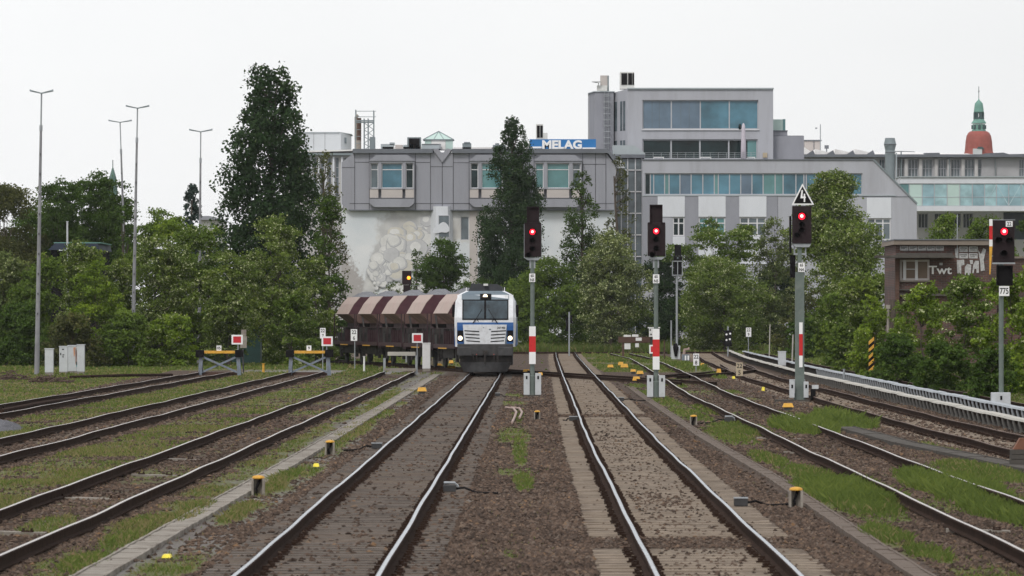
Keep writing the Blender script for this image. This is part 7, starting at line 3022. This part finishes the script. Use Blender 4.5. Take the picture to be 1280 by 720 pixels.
# big dark tree
tree('poplar', 'highest tree, a dark green poplar left of the factory', 'tree', 338, 86, 62, 322, 'column', 'dark', 84, .23, .85, seed=11)
tree('birch', 'thin branched loose tree in front of the pale ribbed factory wing', 'tree', 405, 190, 30, 332, 'slender', 'olive', 34, .15, .40, seed=12)
tree('poplar', 'short dark side tree leaning out of the highest poplar over the mural edge', 'tree', 412, 232, 28, 318, 'round', 'deep', 26, .16, .6, seed=13)

# front row left
FL = 'bushy trees along the left edge of the yard'
spec = [
    (8, 318, 44, 300, 'round', 'grey', .25, 'pale grey green locust at the left picture edge'),
    (50, 308, 44, 297, 'bush', 'mid', .0, 'mid green bush behind the lone grey cabinet'),
    (104, 299, 40, 304, 'round', 'locust', .5, 'locust with cream blossom above the group of grey cabinets'),
    (120, 322, 46, 292, 'bush', 'bright', .0, 'bright green maple bush with yellowish tips behind the grey cabinets'),
    (150, 318, 32, 306, 'round', 'locust', .5, 'blossoming locust half behind the middle lamp posts'),
    (200, 288, 46, 299, 'round', 'locust', .55, 'locust full of cream blossom between the middle and the shortest lamp post'),
    (242, 278, 42, 303, 'round', 'mid', .3, 'green locust with scattered blossom at the shortest lamp post'),
    (286, 302, 40, 297, 'round', 'locust', .5, 'blossoming locust above the green shed'),
    (345, 262, 46, 306, 'round', 'locust', .55, 'tall blossoming locust in front of the highest dark poplar'),
    (312, 318, 36, 330, 'round', 'mid', .2, 'dense green tree behind the dark green shed'),
    (395, 318, 34, 312, 'round', 'locust', .45, 'blossoming locust at the far end of the wagons'),
    (365, 360, 40, 300, 'bush', 'mid', .2, 'green bush behind the buffer stop nearest the wagons'),
    (25, 380, 46, 293, 'bush', 'deep', .0, 'dark low bush at the left picture edge'),
    (160, 390, 42, 290, 'bush', 'mid', .0, 'low green bush at the foot of the middle lamp posts'),
    (215, 392, 36, 293, 'bush', 'bright', .2, 'light green low bush with some blossom left of the wire fence'),
    (262, 388, 34, 322, 'bush', 'deep', .0, 'dark bush behind the wire fence'),
    (90, 392, 40, 288, 'bush', 'olive', .0, 'brownish dark undergrowth bush just behind the grey cabinets'),
    (330, 385, 30, 318, 'bush', 'locust', .3, 'pale bush right of the green shed'),
    (425, 395, 22, 330, 'bush', 'deep', .0, 'dark bush behind the last wagon'),
]
for i, (px, ty, hw, Y, kd, lf, fl, lb) in enumerate(spec):
    tree('locust_tree' if fl else 'bush', lb, 'tree' if kd == 'round' else 'bush', px, ty, hw, Y, kd, lf, 24 if kd == 'round' else 26, .155, .95, fl, FL, seed=30 + i)

# middle
ML = 'trees in front of the factory and office buildings'
mid = [
    ('broadleaf_tree', 552, 298, 36, 402, 'round', 'deep', 26, .9, 0, 'bushy tree with thin pointed shoots in front of the smoke mural'),
    ('broadleaf_tree', 522, 312, 14, 400, 'slender', 'deep', 16, .5, 0, 'thin shoot of a young tree in front of the mural, above the amber signal'),
    ('poplar', 641, 152, 40, 402, 'poplar', 'dark', 92, 1.15, 0, 'tall dark poplar in front of the factory, left of the blue sign'),
    ('young_tree', 727, 221, 28, 412, 'slender', 'deep', 36, .85, 0, 'slim young tree below the blue sign'),
    ('birch', 775, 202, 21, 418, 'slender', 'olive', 34, .38, 0, 'see-through slender tree in front of the glazed stair link'),
    ('bush', 683, 332, 56, 385, 'bush', 'mid', 34, 1., 0, 'large round green bush right behind the locomotive and the first signal'),
    ('locust_tree', 765, 288, 46, 380, 'round', 'grey', 34, .9, .75, 'locust covered in cream blossom left of the second signal'),
    ('broadleaf_tree', 826, 322, 34, 410, 'round', 'dark', 22, 1., 0, 'dark tree behind the second signal and the unlit signal'),
    ('acacia', 895, 281, 58, 394, 'broad', 'mid', 34, .9, .15, 'broad flat topped acacia in front of the white wall squares'),
    ('locust_tree', 905, 330, 54, 386, 'round', 'locust', 28, .9, .4, 'blossoming locust below the flat topped acacia'),
    ('broadleaf_tree', 968, 274, 36, 398, 'round', 'grey', 26, .8, .2, 'loose pale grey green tree left of the tallest signal'),
    ('locust_tree', 1040, 208, 50, 352, 'round', 'locust', 46, .8, .45, 'tall blossoming locust right behind the tallest signal'),
    ('locust_tree', 1070, 268, 46, 344, 'round', 'locust', 30, .8, .45, 'lower blossoming locust right of the tallest signal'),
    ('broadleaf_tree', 1000, 330, 40, 372, 'bush', 'olive', 22, .8, .1, 'dull brownish bush behind the mast of the tallest signal'),
    ('bush', 850, 375, 40, 400, 'bush', 'dark', 24, 1., 0, 'dark undergrowth bush behind the unlit signal'),
    ('bush', 740, 370, 44, 396, 'bush', 'deep', 24, 1., 0, 'dark green bush at the foot of the cream blossoming locust'),
    ('bush', 930, 375, 46, 402, 'bush', 'dark', 26, 1., 0, 'very dark bush behind the small numbered board at the grass bank'),
    ('bush', 1010, 392, 34, 345, 'bush', 'deep', 22, 1., 0, 'low dark bush behind the conductor rail at the tallest signal'),
    ('bush', 600, 350, 40, 408, 'round', 'deep', 24, 1., 0, 'dark green tree between the mural and the tall poplar, behind the locomotive'),
    ('bush', 790, 385, 34, 402, 'bush', 'mid', 20, 1., 0, 'green bush behind the timber buffer beam'),
    ('bush', 655, 385, 34, 402, 'bush', 'deep', 20, 1., 0, 'dark bush low behind the locomotive\'s right side'),
    ('bush', 978, 326, 44, 425, 'bush', 'dark', 30, 1., 0, 'tall dark bush filling the gap left of the tallest signal'),
    ('bush', 480, 330, 30, 425, 'bush', 'grey', 12, .5, 0, 'low grey bush in front of the mural behind the wagons'),
]
for i, (nm, px, ty, hw, Y, kd, lf, n, dn, fl, lb) in enumerate(mid):
    if 380 <= Y <= 412: Y += 22 if px > 600 else 14
    Y = min(Y, 428)
    tree(nm, lb, 'bush' if nm == 'bush' else 'tree', px, ty, hw, Y, kd, lf, n, .175, dn, fl, ML, seed=70 + i, ground=.4 if Y > 404 and px > 640 else 0)

# right side
RL = 'bushes and trees along the suburban track on the right'
right = [
    ('locust_tree', 1140, 272, 34, 300, 'round', 'locust', 26, .9, .5, 'yellow green blossoming locust behind the left end of the signal box roof'),
    ('broadleaf_tree', 1190, 262, 36, 320, 'round', 'mid', 24, .9, .1, 'green tree behind the signal box roof with the aerial'),
    ('broadleaf_tree', 1238, 254, 36, 325, 'round', 'mid', 26, .9, 0, 'green tree directly behind the 775 signal'),
    ('broadleaf_tree', 1282, 262, 34, 318, 'round', 'deep', 22, .9, 0, 'dark tree at the right picture edge behind the 775 signal'),
    ('bush', 1050, 352, 40, 290, 'bush', 'mid', 26, 1., .15, 'soft green bush right of the tallest signal\'s mast'),
    ('locust_tree', 1085, 332, 40, 262, 'round', 'locust', 28, 1., .4, 'blossoming bush left of the signal box'),
    ('bush', 1092, 368, 36, 235, 'bush', 'bright', 28, 1., .1, 'bright green bush in front of the weathered timber post'),
    ('bush', 1152, 344, 40, 214, 'bush', 'bright', 30, 1., .3, 'bright bush with pale tips below the window of the signal box'),
    ('bush', 1207, 338, 46, 200, 'bush', 'mid', 30, 1., .3, 'green bush below the painted letters of the signal box'),
    ('bush', 1264, 326, 46, 182, 'bush', 'bright', 34, 1., .15, 'big bright bush behind the mast of the 775 signal'),
    ('bush', 1296, 318, 40, 178, 'bush', 'bright', 34, 1., .1, 'bright green bush cut by the right picture edge'),
    ('bush', 1128, 366, 24, 226, 'bush', 'mid', 22, 1., .2, 'narrow bush at the left corner pillar of the signal box'),
    ('bush', 1060, 410, 34, 262, 'bush', 'mid', 22, 1., 0, 'low bush beside the yellow and black striped post'),
    ('bush', 1120, 418, 40, 212, 'bush', 'deep', 24, 1., 0, 'low dark bush right of the yellow and black striped post'),
    ('bush', 1180, 428, 40, 190, 'bush', 'deep', 26, 1., 0, 'low dark bush along the outermost track left of the 775 signal'),
    ('bush', 1240, 432, 40, 172, 'bush', 'deep', 26, 1., 0, 'low dark bush right behind the grey cabinet of the 775 signal'),
]
for i, (nm, px, ty, hw, Y, kd, lf, n, dn, fl, lb) in enumerate(right):
    tree(nm, lb, 'bush' if nm == 'bush' else 'tree', px, ty, hw, Y, kd, lf, n, .16 if Y > 240 else .125, dn, fl, RL, seed=120 + i)

# tall grass along the back bank
def bank_grass():
    n = 26000
    x = RNG.uniform(-1, 32, n)
    y = 399 + RNG.uniform(0, 1, n) ** 1.3 * 14 + np.clip((x - 18) * -3.2, -60, 0)
    ok = (np.abs(x - tx('G', y)) > 2.5) & (np.abs(x - tx('H', y)) > 2.) & ((y > 398) | (x > 19.5))
    x, y = x[ok], y[ok]
    n = len(x)
    h = RNG.uniform(.3, .85, n) * (.6 + .9 * vnoise(x, y, 2.2, 5))
    w = .05
    a = RNG.uniform(0, 6.28, n)
    z = ground_h(x, y)
    dx, dy = np.cos(a) * w, np.sin(a) * w
    lx_, ly_ = RNG.normal(0, .3, n) * h, RNG.normal(0, .3, n) * h
    V = np.stack([np.stack([x - dx, y - dy, z], 1), np.stack([x + dx, y + dy, z], 1), np.stack([x + dx * .6 + lx_ * .5, y + ly_ * .5, z + h * .6], 1), np.stack([x + lx_, y + ly_, z + h], 1)], 1).reshape(-1, 3)
    t = np.clip(vnoise(x, y, 3, 6) * .6 + RNG.normal(.15, .12, n), 0, .9)
    t = np.where(RNG.uniform(size=n) < .12, 1, t)
    o = link('tall_grass', np_mesh('tall_grass', V, np.arange(n * 4).reshape(n, 4), ['grass_blade'], tint=t))
    tag(o, 'tall grass on the low bank at the back of the yard', 'grass', kind='stuff')


bank_grass()
print('leaves', NLEAF[0])

# ------------------------------------------------------------------ sky, sun, camera
SUN_EL, SUN_AZ = math.radians(48), math.radians(205)     # azimuth measured from +Y towards +X


def world():
    w = bpy.data.worlds.new('World')
    SC.world = w
    w.use_nodes = True
    nt = w.node_tree
    nt.nodes.clear()
    out = nt.nodes.new('ShaderNodeOutputWorld')
    bg = nt.nodes.new('ShaderNodeBackground')
    sky = nt.nodes.new('ShaderNodeTexSky')
    sky.sky_type = 'NISHITA'
    sky.sun_disc = False
    sky.sun_elevation = SUN_EL
    sky.sun_rotation = SUN_AZ
    sky.dust_density = 3
    co = nt.nodes.new('ShaderNodeTexCoord')
    # closed overcast layer, slightly brighter towards the left, thin cloud structure
    n1 = noise(nt, co.outputs['Generated'], 1.6, 5, .55, (1, 1, 2.6))
    cloud = ramp(nt, n1, [(.3, (7.4, 7.5, 7.65)), (.7, (9.3, 9.3, 9.3))])
    sx = nt.nodes.new('ShaderNodeSeparateXYZ')
    nt.links.new(co.outputs['Generated'], sx.inputs[0])
    mp = nt.nodes.new('ShaderNodeMapRange')
    mp.inputs['From Min'].default_value = -.10
    mp.inputs['From Max'].default_value = .10
    mp.inputs['To Min'].default_value = 1.045
    mp.inputs['To Max'].default_value = .955
    nt.links.new(sx.outputs[0], mp.inputs[0])
    cl = nt.nodes.new('ShaderNodeVectorMath')
    cl.operation = 'SCALE'
    nt.links.new(cloud, cl.inputs[0])
    nt.links.new(mp.outputs[0], cl.inputs['Scale'])
    c = mixrgb(nt, .90, sky.outputs[0], cl.outputs[0])
    nt.links.new(c, bg.inputs[0])
    bg.inputs[1].default_value = .110
    nt.links.new(bg.outputs[0], out.inputs[0])


world()


def haze():
    m = bpy.data.materials.new('thin air haze')
    m.use_nodes = True
    nt = m.node_tree
    nt.nodes.clear()
    o = nt.nodes.new('ShaderNodeOutputMaterial')
    v = nt.nodes.new('ShaderNodeVolumePrincipled')
    v.inputs['Color'].default_value = (.93, .96, 1., 1)
    v.inputs['Density'].default_value = .00006
    v.inputs['Anisotropy'].default_value = .2
    nt.links.new(v.outputs[0], o.inputs['Volume'])
    mb = MB()
    mb.box(-3100, 3100, -100, 4600, -1.2, 60)
    ob = mb.build('haze', m)
    ob['kind'] = 'stuff'


haze()
sl = bpy.data.lights.new('sun', 'SUN')
sl.energy = 1.5
sl.angle = math.radians(14)
sl.color = (1., .965, .92)
so = bpy.data.objects.new('sun', sl)
COL.objects.link(so)
dirv = Vector((math.sin(SUN_AZ) * math.cos(SUN_EL), math.cos(SUN_AZ) * math.cos(SUN_EL), math.sin(SUN_EL)))
so.rotation_euler = dirv.to_track_quat('Z', 'Y').to_euler()
so.location = (0, 0, 60)

cam = bpy.data.cameras.new('camera')
co_ = bpy.data.objects.new('camera', cam)
COL.objects.link(co_)
co_.location = (0, 0, CZ)
co_.rotation_euler = (PI / 2, 0, 0)
cam.sensor_width = 36
cam.lens = F / 1280 * 36
cam.shift_y = (HY - 360) / 1280
cam.dof.use_dof = True
cam.dof.focus_distance = 230
cam.dof.aperture_fstop = 9
cam.clip_start = 1.
cam.clip_end = 8000
SC.camera = co_

SC.render.engine = 'CYCLES'
SC.view_settings.view_transform = 'Standard'
SC.view_settings.look = 'None'
SC.view_settings.gamma = 1
SC.view_settings.use_curve_mapping = False
SC.view_settings.exposure = .12
SC.cycles.max_bounces = 5
SC.cycles.diffuse_bounces = 3
SC.cycles.glossy_bounces = 2
SC.cycles.transmission_bounces = 2
SC.cycles.use_denoising = True
